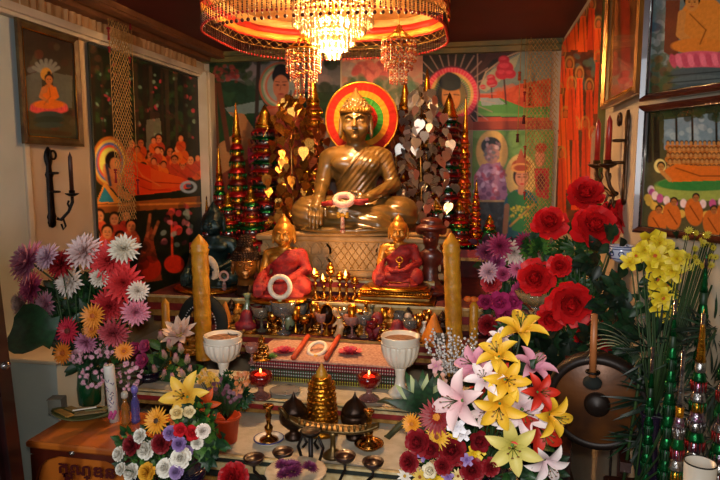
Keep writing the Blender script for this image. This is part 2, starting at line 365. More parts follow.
# ================================================================ pictures, painted onto dense sheets
class Paint:
    def __init__(s, O, U, V, step=.75):
        s.O, s.U, s.V = Vector(O), Vector(U), Vector(V)
        pu = [proj(s.O), proj(s.O+s.U), proj(s.O+s.V), proj(s.O+s.U+s.V)]
        wp = max(math.dist(pu[0], pu[1]), math.dist(pu[2], pu[3])); hp = max(math.dist(pu[0], pu[2]), math.dist(pu[1], pu[3]))
        s.nx = int(min(400, wp/step))+2; s.ny = int(min(500, hp/step))+2
        g = np.array(s.O)[None, None]+np.linspace(0, 1, s.nx)[None, :, None]*np.array(s.U)+np.linspace(0, 1, s.ny)[:, None, None]*np.array(s.V)
        s.g = g; s.X, s.Y = proj(g); s.C = np.zeros((s.ny, s.nx, 3))
    def mix(s, m, c, a=1.): m = (np.clip(m, 0, 1)*a)[..., None]; s.C = s.C*(1-m)+np.array(lin(c))*m; return s
    def fill(s, c): s.C[:] = lin(c); return s
    def grad(s, y0, c0, y1, c1):
        t = np.clip((s.Y-y0)/(y1-y0), 0, 1)[..., None]; s.C = np.array(lin(c0))*(1-t)+np.array(lin(c1))*t; return s
    def ell(s, cx, cy, rx, ry, c, rot=0., a=1., soft=1.):
        x, y = s.X-cx, s.Y-cy; r = math.radians(rot); x, y = x*math.cos(r)+y*math.sin(r), -x*math.sin(r)+y*math.cos(r)
        d = (1-np.sqrt((x/rx)**2+(y/ry)**2))*min(rx, ry)/soft+.5; return s.mix(d, c, a)
    def ring(s, cx, cy, r, w, c, ry=None, a=1.):
        ry = ry or r; d = np.abs(np.sqrt(((s.X-cx)/r)**2+((s.Y-cy)/ry)**2)-1)*min(r, ry); return s.mix((w/2-d)+.5, c, a)
    def line(s, pts, w, c, a=1., w2=None):
        w2 = w if w2 is None else w2
        for k, (p, q) in enumerate(zip(pts[:-1], pts[1:])):
            dx, dy = q[0]-p[0], q[1]-p[1]; L = dx*dx+dy*dy+1e-9; t = np.clip(((s.X-p[0])*dx+(s.Y-p[1])*dy)/L, 0, 1)
            d = np.hypot(s.X-p[0]-t*dx, s.Y-p[1]-t*dy); ww = w+(w2-w)*(k+t)/max(1, len(pts)-1); s.mix(ww/2-d+.5, c, a)
        return s
    def poly(s, pts, c, a=1.):
        ins = np.zeros(s.X.shape, bool)
        for (x0, y0), (x1, y1) in zip(pts, pts[1:]+pts[:1]):
            if y0 == y1: continue
            ins ^= ((s.Y > min(y0, y1)) & (s.Y <= max(y0, y1)) & (s.X < (x1-x0)*(s.Y-y0)/(y1-y0)+x0))
        return s.mix(ins.astype(float), c, a)
    def spots(s, x0, y0, x1, y1, n, r, cols, a=.8, ar=1.):
        for _ in range(n): s.ell(random.uniform(x0, x1), random.uniform(y0, y1), random.uniform(.6, 1.4)*r, random.uniform(.6, 1.4)*r*ar, random.choice(cols), random.uniform(0, 180), a)
        return s
    def head(s, x, y, r, skin='b8693c', hair='1c100c'):
        s.ell(x, y-r*.35, r*.95, r*.95, hair); s.ell(x, y+r*.1, r*.72, r*.92, skin)
        if r > 3.5:
            for q in (-1, 1): s.ell(x+q*r*.3, y, r*.14, r*.07, '2a140c', soft=.6); s.line([(x+q*r*.15, y-r*.2), (x+q*r*.45, y-r*.22)], r*.06, '3a1c10', .8)
            s.line([(x, y), (x-r*.04, y+r*.3)], r*.08, '8c4a2a', .7); s.ell(x, y+r*.52, r*.2, r*.07, '8a2a20')
        return s
    def monk(s, x, y, r, robe, skin='b8693c', h=4.):
        s.ell(x, y+r*(h*.5+.6), r*1.5, r*h*.5, robe, a=.95); s.line([(x-r*.8, y+r*1.5), (x+r*.9, y+r*3)], r*.25, '7a2410', .6); s.head(x, y, r, skin); return s
    def buddha(s, x, y, k, robe, skin, seat, halo=None):
        """x, y = seat centre; k = knee half-width"""
        if halo: s.ell(x, y-k*1.75, k*.42, k*.46, halo, a=.9)
        s.ell(x, y+k*.22, k*1.15, k*.3, seat)
        for i in range(9): s.ell(x+(i-4)*k*.26, y+k*.1, k*.13, k*.22, seat, a=.9); s.line([(x+(i-4)*k*.26, y-k*.08), (x+(i-4)*k*.26, y+k*.25)], k*.03, '8c3038', .6)
        s.ell(x, y-k*.1, k, k*.28, robe); s.ell(x, y-k*.75, k*.42, k*.62, robe)
        s.line([(x-k*.36, y-k*1.1), (x-k*.52, y-k*.6), (x-k*.1, y-k*.28)], k*.2, skin); s.line([(x+k*.36, y-k*1.1), (x+k*.52, y-k*.6), (x+k*.1, y-k*.28)], k*.2, robe)
        s.poly([(x-k*.4, y-k*1.2), (x-k*.05, y-k*1.3), (x-k*.1, y-k*.85), (x-k*.4, y-k*.75)], skin)
        s.line([(x-k*.02, y-k*1.3), (x+k*.1, y-k*.6), (x-k*.3, y-k*.1)], k*.05, '8a3a10', .7)
        s.ell(x, y-k*2.05, k*.12, k*.14, '181010'); s.head(x, y-k*1.65, k*.3, skin); s.line([(x, y-k*1.4), (x, y-k*1.25)], k*.18, skin)
        return s
    def rough(s, amp=.12):
        n = rng.rand(*s.X.shape); n = (n+np.roll(n, 1, 0)+np.roll(n, 1, 1)+np.roll(n, 2, 0)+np.roll(n, 2, 1))/5
        k = rng.rand(s.ny//5+2, s.nx//5+2).repeat(5, 0).repeat(5, 1)[:s.ny, :s.nx]
        s.C *= (1+amp*2*(n-.5)+amp*(k-.5))[..., None]; s.C = np.clip(s.C, 0, 1); return s
    def build(s, name, parent, rough=.5, amp=.12, coat=.0, bulge=0., gain=1.35):
        s.C = s.C*gain; s.rough(amp); g = s.g.copy(); nrm = np.cross(np.array(s.V), np.array(s.U)); nrm /= np.linalg.norm(nrm)
        if np.dot(nrm, -np.array(s.O)+_c) < 0: nrm = -nrm
        if bulge:
            uu, vv = np.meshgrid(np.linspace(0, 1, s.nx), np.linspace(0, 1, s.ny)); g += nrm*(bulge*(np.sin(uu*9+vv*2)*.5+np.sin(vv*7-uu*3)*.5+1))[..., None]
        base = parent.location if parent is not None else Vector((0, 0, 0))
        V = (g-np.array(base)).reshape(-1, 3); i = np.arange(s.nx*s.ny).reshape(s.ny, s.nx)
        F = np.stack([i[:-1, :-1], i[1:, :-1], i[1:, 1:], i[:-1, 1:]], -1).reshape(-1, 4)
        me = bpy.data.meshes.new(name); me.vertices.add(len(V)); me.vertices.foreach_set('co', V.ravel()); me.loops.add(F.size)
        me.loops.foreach_set('vertex_index', F.ravel()); me.polygons.add(len(F)); me.polygons.foreach_set('loop_start', np.arange(0, F.size, 4)); me.polygons.foreach_set('loop_total', np.full(len(F), 4))
        me.update(calc_edges=True); ca = me.color_attributes.new('paint', 'FLOAT_COLOR', 'POINT')
        ca.data.foreach_set('color', np.concatenate([s.C.reshape(-1, 3), np.ones((len(V), 1))], 1).ravel())
        me.polygons.foreach_set('use_smooth', [True]*len(F))
        me.materials.append(mat('painted_print_%d' % int(rough*100), 'ffffff', rough, attr='paint', coat=coat, bump=.15, bscale=30)); me.validate()
        return link(name, me, parent)
def frame_bars(root, O, U, V, w, d, m, inner=None, nrm=None, sides=4):
    """four mitred bars round a picture O,U,V, proud by d"""
    O, U, V = Vector(O), Vector(U), Vector(V); u, v = U.normalized(), V.normalized()
    nn = u.cross(v).normalized()
    if nn.dot(Vector(_c)-O) < 0: nn = -nn
    c = [O, O+U, O+U+V, O+V]; out = [O-u*w-v*w, O+U+u*w-v*w, O+U+V+u*w+v*w, O+V-u*w+v*w]; base = root.location
    for i in range(4):
        j = (i+1) % 4; vs = []
        for k, (h) in ((0, 0.), (1, 1.)): pass
        a0, a1, b0, b1 = out[i], out[j], c[i], c[j]; mid0, mid1 = (a0*.6+b0*.4), (a1*.6+b1*.4)
        ring0 = [a0, a0+nn*d*.7, mid0+nn*d, b0+nn*d*.45, b0]; ring1 = [a1, a1+nn*d*.7, mid1+nn*d, b1+nn*d*.45, b1]
        vs = [p-base for p in ring0]+[p-base for p in ring1]
        B().add(vs, [(k, (k+1) % 5, 5+(k+1) % 5, 5+k) for k in range(5)]+[(4, 3, 2, 1, 0), (5, 6, 7, 8, 9)]).build('frame_bar', m, root, smooth=False)
    if inner:
        ci = [O+u*0+v*0, O+U, O+U+V, O+V]; b = B()
        for i in range(4): b.tube([ci[i]-base+nn*d*.4, ci[(i+1) % 4]-base+nn*d*.4], .003, 6)
        b.build('gilt_fillet', inner, root)

# --- framed picture on the left wall
xw = XL+.025
tl, tr, bl = PX(20, 27, xw), PX(72, 45, xw), PX(26, 136, xw)
O = Vector((xw, tl.y, tl.z)); Uv = Vector((0, tr.y-tl.y, 0)); Vv = Vector((0, 0, bl.z-tl.z))
root = thing('framed_picture', 'small framed print of an orange-robed seated Buddha on the left wall above the sconce', 'picture', (XL, tl.y, bl.z))
p = Paint(O, Uv, Vv).fill('2a1c16').grad(40, '241812', 140, '3c3c24'); p.spots(20, 40, 80, 140, 40, 4, ['3a1c14', '1c1410', '4a4630', '602c18'], .5)
p.line([(30, 70), (45, 66)], 6, '5a6060', .8); p.poly([(20, 78), (42, 70), (42, 108), (24, 112)], '58605a', .7); p.poly([(52, 72), (72, 76), (72, 108), (56, 108)], '5a6258', .7)
for k in range(7): a = PI*(.15+.7*k/6); p.line([(46, 74), (46-14*math.cos(a), 74-14*math.sin(a))], 3.5, '7a8078', .8)
p.ell(46, 74, 5.5, 6.5, 'c08a30'); p.buddha(49, 106, 16, 'd26a14', 'b46c34', 'd04848'); p.ell(49, 116, 14, 5, '2c4038'); p.ell(49, 120, 15, 4, '1e3028'); p.ell(49, 125, 14, 3, '2c4038'); p.line([(28, 131), (70, 134)], 4, '3a2a14')
p.build('picture_print', root); frame_bars(root, O, Uv, Vv, .035, .022, mat('old_frame', '6a5a38', .35, .3, '4a3020', 12), GOLD)

# --- big mural on the left wall
xw = XL+.02
tl, tr, bl = PX(88, 43, xw), PX(199, 79, xw), PX(95, 318, xw); y0, y1 = tl.y, tr.y
O = Vector((xw, y0, tl.z)); Uv = Vector((0, y1-y0, 0)); Vv = Vector((0, 0, PX(140, 303, xw).z-tl.z))
root = thing('mural_print', 'tall dark print of a red-robed reclining Buddha with mourning disciples, on the left wall', 'picture', (XL, y0, O.z+Vv.z))
p = Paint(O, Uv, Vv).fill('0f1a10').grad(40, '0b120c', 190, '12180e')
p.spots(85, 40, 200, 160, 260, 3.5, ['0a140c', '183018', '203a1a', '0e1a10', '28401c', '3a2418'], .55); p.spots(90, 60, 200, 140, 60, 1.6, ['b03040', '8a2a34', '6a8a70', 'a04838'], .7)
for k in range(13): x = 92+k*8.5+random.uniform(-2, 2); p.line([(x, 60+k), (x+2, 170)], random.uniform(2, 4.5), random.choice(['251a10', '1a120a', '32261a']), .85)
p.poly([(146, 120), (160, 118), (162, 150), (146, 150)], '8a8a70', .35)
p.poly([(90, 205), (200, 196), (200, 207), (90, 214)], '7a4018'); p.line([(90, 206), (200, 203)], 2, 'b06a28')
for i in range(34):
    x = random.uniform(124, 198); y = random.uniform(138, 172)-(x-124)*.02
    p.monk(x, y, random.uniform(3.2, 4.6), random.choice(['c04a10', 'b03a10', 'd05a18', 'a03018']), random.choice(['b8693c', 'a85a30', 'c87a48']), 3.4)
# halo and reclining figure
for r_, c_ in ((30, 'a05a1c'), (26, 'd0a040'), (23, '405a8c'), (20, 'c04020'), (17, 'e0b850')): p.ell(109, 162, r_*.6, r_*.85, c_)
p.poly([(95, 204), (104, 182), (122, 203)], 'c07828'); p.poly([(98, 202), (104, 187), (114, 202)], '206a78')
p.ell(112, 176, 8, 15, 'b8703c', -25); p.line([(110, 180), (120, 193), (128, 197)], 7, 'a8622e'); p.ell(112, 160, 7.5, 9, '120c08'); p.ell(115, 165, 5.5, 7.5, 'c07a42', -15); p.line([(106, 165), (110, 185)], 3, '2a3040')
p.poly([(124, 165), (134, 161), (150, 166), (160, 174), (178, 176), (190, 181), (190, 188), (170, 192), (150, 194), (132, 196), (124, 186)], 'd83410')
p.poly([(150, 168), (182, 178), (186, 186), (152, 190)], 'e04416'); p.line([(126, 172), (150, 182), (186, 184)], 1.2, '8a1c08'); p.line([(128, 182), (150, 190), (170, 190)], 1.2, '9a200a'); p.line([(134, 163), (142, 176), (160, 186)], 1.2, 'f06a30', .7)
p.ring(188, 187, 7, 2.4, '8090a0', 5); p.ell(188, 186, 3, 2, '28405a')
# lower crowd
for (x, y, r_) in ((99, 216, 6), (114, 219, 6), (107, 232, 6.5), (126, 216, 5), (131, 226, 6), (95, 236, 6), (120, 238, 6)): p.monk(x, y, r_, random.choice(['b03a20', 'a82c1c', 'c04a28']), random.choice(['b8693c', 'c47a48']), 4.2)
p.poly([(138, 262), (146, 232), (152, 226), (154, 244), (158, 262), (162, 280), (136, 284)], '7a3018'); p.line([(147, 236), (150, 215)], 3, '96502c'); p.line([(152, 238), (158, 222)], 3, '96502c')
p.ell(150, 268, 11, 12, 'a02410'); p.ell(174, 264, 10, 9, 'a82412'); p.line([(171, 212), (172, 256)], 2, 'b83a20'); p.ell(171, 212, 3, 4, 'c04828'); p.ell(177, 230, 5, 5, 'b83028'); p.spots(160, 205, 198, 245, 22, 2.6, ['c06a70', '7a8a80', 'a03038', '50202a'], .7)
p.spots(130, 205, 200, 296, 40, 5, ['080c08', '0c120c'], .5)
p.build('print_sheet', root, bulge=.002, rough=.4, gain=2.0)
b = B(); e = .006
for q0, q1 in ((O, O+Vv), (O+Uv, O+Uv+Vv)): b.tube([q0-root.location, q1-root.location], e, 6)
b.tube([O-root.location, O+Uv-root.location], e, 6); b.build('edging', mat('edge_green', '2c3020', .6), root)

# white paper strip with blue handwriting below the mural
q = [PX(126, 318, xw+.01), PX(192, 285, xw+.01)]
root = thing('paper_strip', 'pale paper strip with blue handwriting below the mural by the thin candle', 'paper', (XL, q[0].y, 1.0))
zt = PX(185, 288, xw).z; b = B().box((.016, (q[1].y-q[0].y)/2, zt-.10-1.0), (.004, q[1].y-q[0].y, .20)); b.build('paper_sheet', mat('old_paper', 'b5a582', .8, 0., 'a08c68', 9), root, smooth=False)
b = B(); sc = random.Random(5)
for i in range(26):
    y = .12+i*.032; z = zt-.035-1.0
    for k in range(3): b.tube([(.021, y+sc.uniform(0, .02), z+sc.uniform(-.018, .018)) for _ in range(4)], .0016, 4)
b.build('handwriting', mat('blue_ink', '1c2c5a', .6), root)

# --- back wall pictures
yw = YB-.02
def backrect(x0, y0, x1, y1):
    a = P(x0, y0, yw); c = P(x1, y1, yw); return Vector((a.x, yw, a.z)), Vector((c.x-a.x, 0, 0)), Vector((0, 0, c.z-a.z))
O, Uv, Vv = backrect(209, 54, 341, 262)
root = thing('back_wall_print', 'print of a riverside path with a pink-robed Buddha, at the left of the back wall', 'picture', (O.x, YB, O.z+Vv.z))
p = Paint(O, Uv, Vv).grad(55, '5a6468', 110, '8a7a78'); p.spots(250, 55, 345, 100, 30, 9, ['8a6a74', '6a7478', 'a08888', '4c5c66'], .4)
p.poly([(205, 85), (235, 80), (262, 92), (345, 92), (345, 118), (205, 118)], '1c3a20'); p.spots(215, 82, 345, 112, 60, 6, ['16301a', '24482a', '1c3c28'], .7)
p.poly([(225, 108), (262, 100), (272, 118), (240, 128)], '6a8080'); p.poly([(209, 118), (262, 112), (262, 260), (209, 260)], '1e4018')
p.poly([(228, 112), (244, 114), (256, 132), (240, 150), (209, 168), (209, 150), (232, 136), (238, 122)], 'b07848'); p.poly([(209, 160), (260, 140), (330, 150), (330, 262), (209, 262)], '8a3a24', .85); p.poly([(209, 150), (250, 136), (262, 150), (215, 178)], 'c08850', .8)
p.line([(212, 62), (216, 145)], 7, '6a3a20'); p.line([(218, 80), (229, 150)], 5, '5a3018'); p.spots(209, 56, 250, 80, 60, 4, ['2c4018', '3a5020', '1e3010'], .8); p.spots(214, 66, 238, 82, 40, 1.8, ['9a3a30', 'b04838', '7a2c24'], .7); p.spots(238, 52, 345, 64, 30, 5, ['1c2c14', '283c18'], .7)
p.line([(259, 56), (256, 130)], 4, '2c2018')
for r_, c_ in ((22, 'a05a40'), (20, '6a9070'), (18, 'b0a890'), (16, 'c06850')): p.ell(281, 86, r_, r_*1.1, c_)
p.ell(281, 86, 14, 16, '8c9890'); p.poly([(256, 118), (268, 106), (292, 106), (306, 116), (310, 150), (330, 210), (240, 210), (256, 150)], 'c04a34'); p.poly([(262, 112), (280, 106), (276, 140), (262, 146)], 'c46a4c'); p.line([(264, 118), (280, 150), (300, 200)], 1.4, '7a2018')
p.ell(281, 70, 7, 6, '141214'); p.ell(281, 76, 9, 10, '16131a'); p.ell(281, 87, 8, 12, 'b87050'); p.line([(281, 97), (281, 106)], 8, 'a86044')
for q in (-1, 1): p.ell(281+q*3.4, 85, 1.7, .8, '20100c'); p.line([(281+q*1.4, 82), (281+q*5.5, 81.5)], .7, '30160e')
p.line([(281, 85), (280, 90)], .8, '8a4830'); p.ell(281, 94, 2.4, .8, '8a2420'); p.ell(252, 158, 4, 14, 'd03858', -8); p.ell(252, 146, 3, 8, 'b85a20', -20)
p.build('print_sheet', root, bulge=.002, gain=.85)
O, Uv, Vv = backrect(342, 52, 422, 262)
root = thing('back_wall_print', 'pale print of pink blossom and hills, behind the large seated statue', 'picture', (O.x, YB, O.z+Vv.z))
p = Paint(O, Uv, Vv).grad(55, 'b08060', 130, '7c8a7c'); p.spots(342, 55, 425, 110, 40, 8, ['c09070', '8a9090', 'b06858', 'd0a890'], .5); p.spots(355, 62, 385, 80, 30, 4, ['b04a48', 'c86a5c'], .8); p.spots(342, 80, 425, 100, 40, 6, ['3c5a3c', '4a6c50', '30502c'], .6)
p.poly([(342, 140), (425, 128), (425, 262), (342, 262)], '6a2418')
p.build('print_sheet', root)
O, Uv, Vv = backrect(423, 42, 549, 129)
root = thing('back_wall_print', 'print of pink trees on a lawn by a rainbow-haloed face, upper right of back wall', 'picture', (O.x, YB, O.z+Vv.z))
p = Paint(O, Uv, Vv).fill('1c1512'); p.spots(423, 42, 500, 80, 50, 5, ['100c0c', '201814', '1a2218', '0c1412'], .7)
p.poly([(478, 94), (484, 76), (500, 62), (530, 48), (552, 44), (552, 90), (478, 100)], '6f8074'); p.poly([(478, 88), (492, 70), (520, 54), (514, 70), (486, 92)], 'a8a078', .8); p.line([(470, 78), (490, 56), (525, 44)], 9, '3a2018'); p.line([(486, 50), (472, 78)], 6, '301a14')
p.line([(478, 92), (486, 72), (504, 58), (524, 50)], 1.4, 'b89a78', .9); p.poly([(478, 94), (500, 92), (520, 84), (552, 78), (552, 110), (478, 108)], 'b8441c'); p.spots(495, 86, 552, 104, 30, 4, ['c04c20', '9c3414', 'cc5c30'], .6)
p.poly([(478, 100), (500, 98), (525, 108), (552, 106), (552, 118), (478, 116)], '4c8a3c'); p.poly([(480, 98), (498, 98), (506, 104), (482, 106)], '8a9894'); p.line([(478, 114), (552, 116)], 3, '6ca050', .6)
p.line([(504, 78), (506, 104)], 1.6, '3a1614'); p.line([(491, 82), (492, 98)], 1.2, '3a1614')
for (x, y, r_) in ((504, 60, 5.5), (505, 68, 8.5), (502, 74, 7), (510, 74, 6), (491, 78, 4.5), (492, 83, 5.5), (483, 87, 3)): p.ell(x, y, r_, r_*.8, 'b02030'); p.ell(x-1, y-r_*.3, r_*.6, r_*.3, 'd04450', a=.7)
p.poly([(478, 117), (552, 118), (552, 130), (478, 130)], 'b0482c')
for k in range(30): a = 2*PI*k/30; p.line([(452+26*math.cos(a), 94+27*math.sin(a)), (452+44*math.cos(a), 94+44*math.sin(a))], 1.0, 'b08a7a', .7)
for r_, c_ in ((28, '5a2030'), (26.5, 'd0354c'), (21.5, 'c8a048'), (18.5, '5a8a40'), (16, '28543a'), (14, '6a5a30')): p.ell(452, 94, r_, r_, c_)
for k in range(48): a = 2*PI*k/48; p.line([(452+15*math.cos(a), 94+15*math.sin(a)), (452+26*math.cos(a), 94+26*math.sin(a))], .6, 'e08a80', .6)
p.ell(450, 82, 11, 9, '0e1612'); p.ell(449, 76, 5, 4, '0e1612'); p.ell(451, 97, 9.5, 14, 'c07a34'); p.ell(451, 86, 10, 5, '101a14'); p.line([(444, 95), (448, 94.5)], 1., '2a160c'); p.line([(454, 94.5), (459, 95)], 1., '2a160c'); p.line([(451, 95), (450, 102)], .9, '8a4c20'); p.ell(451, 106, 3, 1, '8a2a1c')
p.poly([(432, 118), (470, 116), (478, 132), (423, 132)], '8a4630'); p.line([(477.5, 42), (477.5, 130)], 1, 'a0806a', .8)
p.build('print_sheet', root, bulge=.002)
O, Uv, Vv = backrect(473, 131, 549, 262)
root = thing('back_wall_print', 'print of two haloed ladies, one in green sari, lower right of back wall', 'picture', (O.x, YB, O.z+Vv.z))
p = Paint(O, Uv, Vv).fill('5f8a44'); p.spots(473, 131, 552, 180, 30, 7, ['6c9850', '507c3c', '7aa45c'], .5)
p.ell(492, 152, 16, 22, 'c8a860'); p.ell(521, 176, 16, 22, 'ccb068')
p.poly([(474, 176), (482, 164), (500, 162), (506, 180), (508, 200), (474, 200)], 'a07090'); p.spots(475, 165, 506, 200, 70, 2.4, ['b890b0', '6a4068', 'd0b0c8', '8a4a60', 'b04860'], .8)
p.ell(491, 146, 10, 9, '243034'); p.ell(492, 154, 7.5, 10, 'a87c74'); p.spots(485, 138, 499, 160, 30, 1.6, ['d0b8b8', '606c70', '90707c'], .7)
p.poly([(473, 200), (506, 201), (508, 262), (473, 262)], '2a2e30'); p.spots(474, 202, 506, 236, 40, 3, ['384044', '20262c', '4a5458'], .7); p.line([(473, 201), (507, 201)], 1.6, 'b09868')
p.ell(521, 205, 17, 16, '1c6068'); p.ell(521, 232, 15, 18, '1a5058'); p.poly([(507, 196), (514, 190), (538, 204), (534, 236), (512, 230)], '2c7038'); p.spots(511, 206, 530, 218, 26, 1.1, ['d8c830', 'c0b040'], .9)
p.line([(510, 226), (534, 204)], 2, 'b08a40'); p.line([(507, 206), (505, 232)], 5, '9a6844'); p.line([(521, 182), (521, 192)], 6, 'b87a58'); p.ell(521, 176, 8, 10.5, '221410'); p.ell(522, 178, 6.6, 9, 'c48462')
p.ell(521, 166, 9.5, 7, '9c4424'); p.poly([(515, 164), (521, 148), (527, 164)], 'a85430'); p.ring(521, 168, 9, 1.5, 'd09a50', 4)
for q in (-1, 1): p.ell(522+q*2.9, 177, 1.5, .7, '20100c'); p.line([(522+q*1.3, 174.6), (522+q*4.6, 174.3)], .6, '30160e')
p.line([(522, 177), (521.5, 181)], .7, '94543a'); p.ell(522, 184, 2.1, .9, 'b82c28'); p.ell(540, 158, 5, 9, 'c48060'); p.ell(541, 148, 6, 5, 'a03020'); p.poly([(534, 168), (549, 168), (549, 200), (536, 196)], 'b02430'); p.ell(541, 182, 4, 9, '5a1a20')
p.build('print_sheet', root, bulge=.002)
# narrow terracotta band between the two right-hand prints belongs to the wall
struct('trim_6', B().box(((P(473, 130, yw).x+P(552, 130, yw).x)/2, YB-.012, P(500, 125.5, yw).z), (P(552, 130, yw).x-P(473, 130, yw).x, .024, .055)), mat('terracotta_band', 'b0482c', .6, 0., '94381f', 6))

# --- right wall mural of standing orange figures
xw = XR-.02
ya, yb = PX(560, 100, xw).y, PX(600, 100, xw).y
O = Vector((xw, ya, CZ-.06)); Uv = Vector((0, yb-ya, 0)); Vv = Vector((0, 0, PX(590, 250, xw).z-O.z))
root = thing('mural_print', 'tall print of a procession of standing orange-robed monks, on the right wall', 'picture', (XR, yb, O.z+Vv.z))
p = Paint(O, Uv, Vv).fill('4a2014'); p.spots(556, 0, 604, 250, 160, 4, ['5a2a18', '343c30', '70341c', '2c2c28', '8a3c18'], .6); p.spots(575, 55, 604, 90, 20, 4, ['3c6468', '4a6c60'], .7)
for (x, y, h_) in ((566, 18, 34), (574, 10, 40), (583, 8, 44), (592, 0, 50), (599, 20, 40), (562, 48, 40), (570, 60, 50), (580, 70, 60), (590, 82, 80), (599, 54, 60), (560, 86, 60), (566, 110, 80), (576, 120, 90), (572, 80, 60), (586, 120, 110), (562, 150, 90), (594, 130, 90)):
    p.ring(x, y+4, 4, 1.3, 'c09048', 7, .8); p.poly([(x-3, y+8), (x+3, y+8), (x+5, y+h_), (x-5, y+h_)], random.choice(['d8481a', 'e05418', 'c83c14'])); p.line([(x, y+10), (x+2, y+h_)], .9, '7a1c0a', .8); p.ell(x, y+4, 2.2, 4, 'b8602c')
p.poly([(592, 135), (600, 120), (602, 160), (596, 200), (590, 205)], 'a8a088', .7); p.line([(596, 190), (594, 240)], 6, '2c4c28', .7)
p.build('print_sheet', root, bulge=.002)
for yy in (yb,):
    struct('trim_7', B().box((XR-.014, yb-.012, 1.6), (.028, .022, 1.7)), mat('green_gilt_edge', '4a5a28', .3, .5, '7a6a2c', 5))

# --- small framed picture on the right wall
xw = XR-.03
q0, q1 = PX(609, 50, xw), PX(640, 50, xw)
O = Vector((xw, q0.y, 2.40)); Uv = Vector((0, q1.y-q0.y, 0)); Vv = Vector((0, 0, PX(609, 101, xw).z-2.40))
root = thing('framed_picture', 'tall narrow framed print with a red trunk, on the right wall above the red candles', 'picture', (XR, q1.y, O.z+Vv.z))
p = Paint(O, Uv, Vv).fill('5a3818'); p.spots(605, 0, 645, 105, 60, 5, ['6a4420', '4a2c14', '7a5028', '3c2410'], .6); p.line([(625, -20), (626, 72)], 9, '8a2c14'); p.line([(617, -20), (616, 60)], 3, '9a5424', .8); p.ell(626, 84, 8, 7, '9a3c2c'); p.ell(618, 92, 7, 4, '6a3c18'); p.line([(634, -10), (634, 60)], 3, '7a4c24', .7)
p.build('picture_print', root, rough=.2, coat=.6); frame_bars(root, O, Uv, Vv, .028, .02, mat('gilt_wood', 'a87430', .25, .6, '6a3c18', 6), GOLD)

# --- two large framed paintings on the oblique wall
def facerect(sa, sb, za, zb, t=-.03):
    O = Vector((XR+sa*FX-.0+t*FY, YR-sa*FY+t*FX, za)); return O, Vector(((sb-sa)*FX, -(sb-sa)*FY, 0)), Vector((0, 0, zb-za))
def face_z(px, py):
    d = ray(px, py); n = Vector((FY, FX, 0)); t = (Vector((XR, YR, CAM_Z))-Vector(_c)).dot(n)/Vector(d).dot(n); w = Vector(_c)+Vector(d)*t; return w.z, (w.x-XR)/FX
z_, s_ = face_z(646, 100)
O, Uv, Vv = facerect(.03, .62, 2.42, face_z(650, 96)[0])
MF = mat('mahogany_frame', '5a2414', .3, 0., '3a140c', 8, coat=.5)
root = thing('framed_painting', 'large framed painting of a Buddha seated on a pink lotus over grey coils, right wall', 'painting', (XR+.03*FX, YR-.03*FY, O.z+Vv.z))
p = Paint(O, Uv, Vv).grad(0, '5a6a68', 90, '3c4a34'); p.spots(645, 0, 668, 60, 26, 4, ['7a8888', '586a6c', '8a9490'], .6); p.ell(650, 27, 12, 5, '3a5058'); p.poly([(666, 0), (680, 0), (678, 60), (664, 52)], '5c2c1c'); p.spots(645, 55, 672, 95, 30, 4, ['2c3c20', '34482a', '5c4a28', '4a2c1c'], .7)
p.ell(700, 8, 14, 16, 'b0a048'); p.ell(703, 24, 24, 28, 'c07428'); p.line([(682, 14), (680, 34), (694, 46)], 8, 'b87838'); p.ell(699, 46, 28, 8, 'c27024'); p.ell(702, 60, 32, 9, 'c05064')
for k in range(11): p.ell(673+k*6, 61-k*.2, 3.2, 7, 'd0647a' if k % 2 else 'b04058', -15)
for k in range(3): p.ell(704, 73+k*8, 33, 6, '48585c' if k % 2 else '3a4a50'); p.line([(668, 76+k*7), (736, 70+k*7)], 1, '1c2628')
p.head(692, 2, 9, 'b87838'); p.line([(690, 14), (706, 30), (700, 44)], 1.2, '7a4010')
p.build('picture_print', root, rough=.2, coat=.6); frame_bars(root, O, Uv, Vv, .02, .022, MF, SFOIL)
zt, zb = face_z(650, 113)[0], face_z(650, 226)[0]
O, Uv, Vv = facerect(.03, .62, zt, zb)
root = thing('framed_painting', 'large framed painting of a reclining orange Buddha before rows of monks, right wall below', 'painting', (XR+.03*FX, YR-.03*FY, O.z+Vv.z))
p = Paint(O, Uv, Vv).grad(105, '26301c', 160, '4a4428'); p.poly([(664, 120), (720, 112), (760, 110), (760, 150), (664, 150)], '6a808a'); p.spots(664, 118, 740, 142, 24, 4, ['8a9ca4', '5a707a', 'a4b0b0'], .5)
for x in (648, 656, 676, 692, 716, 728): p.line([(x, 110), (x+1, 160)], 6 if x < 660 else 2.4, '1e1a12')
p.spots(645, 105, 740, 118, 40, 4, ['1c2814', '243418'], .8)
for r0 in range(5):
    for k in range(17): p.monk(668+k*4.6+(r0 % 2)*2, 143+r0*6, 2.1, random.choice(['b86a24', 'a85c20', 'c47a34']), 'b07840', 3)
p.ell(700, 188, 46, 13, '8a9440'); p.ell(698, 184, 42, 7, '2c7030')
for k in range(16): a = PI*k/15; p.ell(698-47*math.cos(a), 190+14*math.sin(a), 3.4, 4.4, 'b04a78' if k % 2 else 'd8b8b0')
for k in range(14): a = PI*k/13; p.ell(700-52*math.cos(a), 198+17*math.sin(a), 4, 4, 'c8983c')
p.ell(660, 166, 6, 7, 'd8c070'); p.head(661, 167, 4.4, 'b07838'); p.poly([(664, 170), (676, 164), (700, 166), (740, 166), (740, 180), (700, 181), (672, 182)], 'c86018'); p.line([(676, 168), (700, 176), (740, 176)], 1.2, '7a3408'); p.line([(662, 172), (670, 180)], 4, 'b87838')
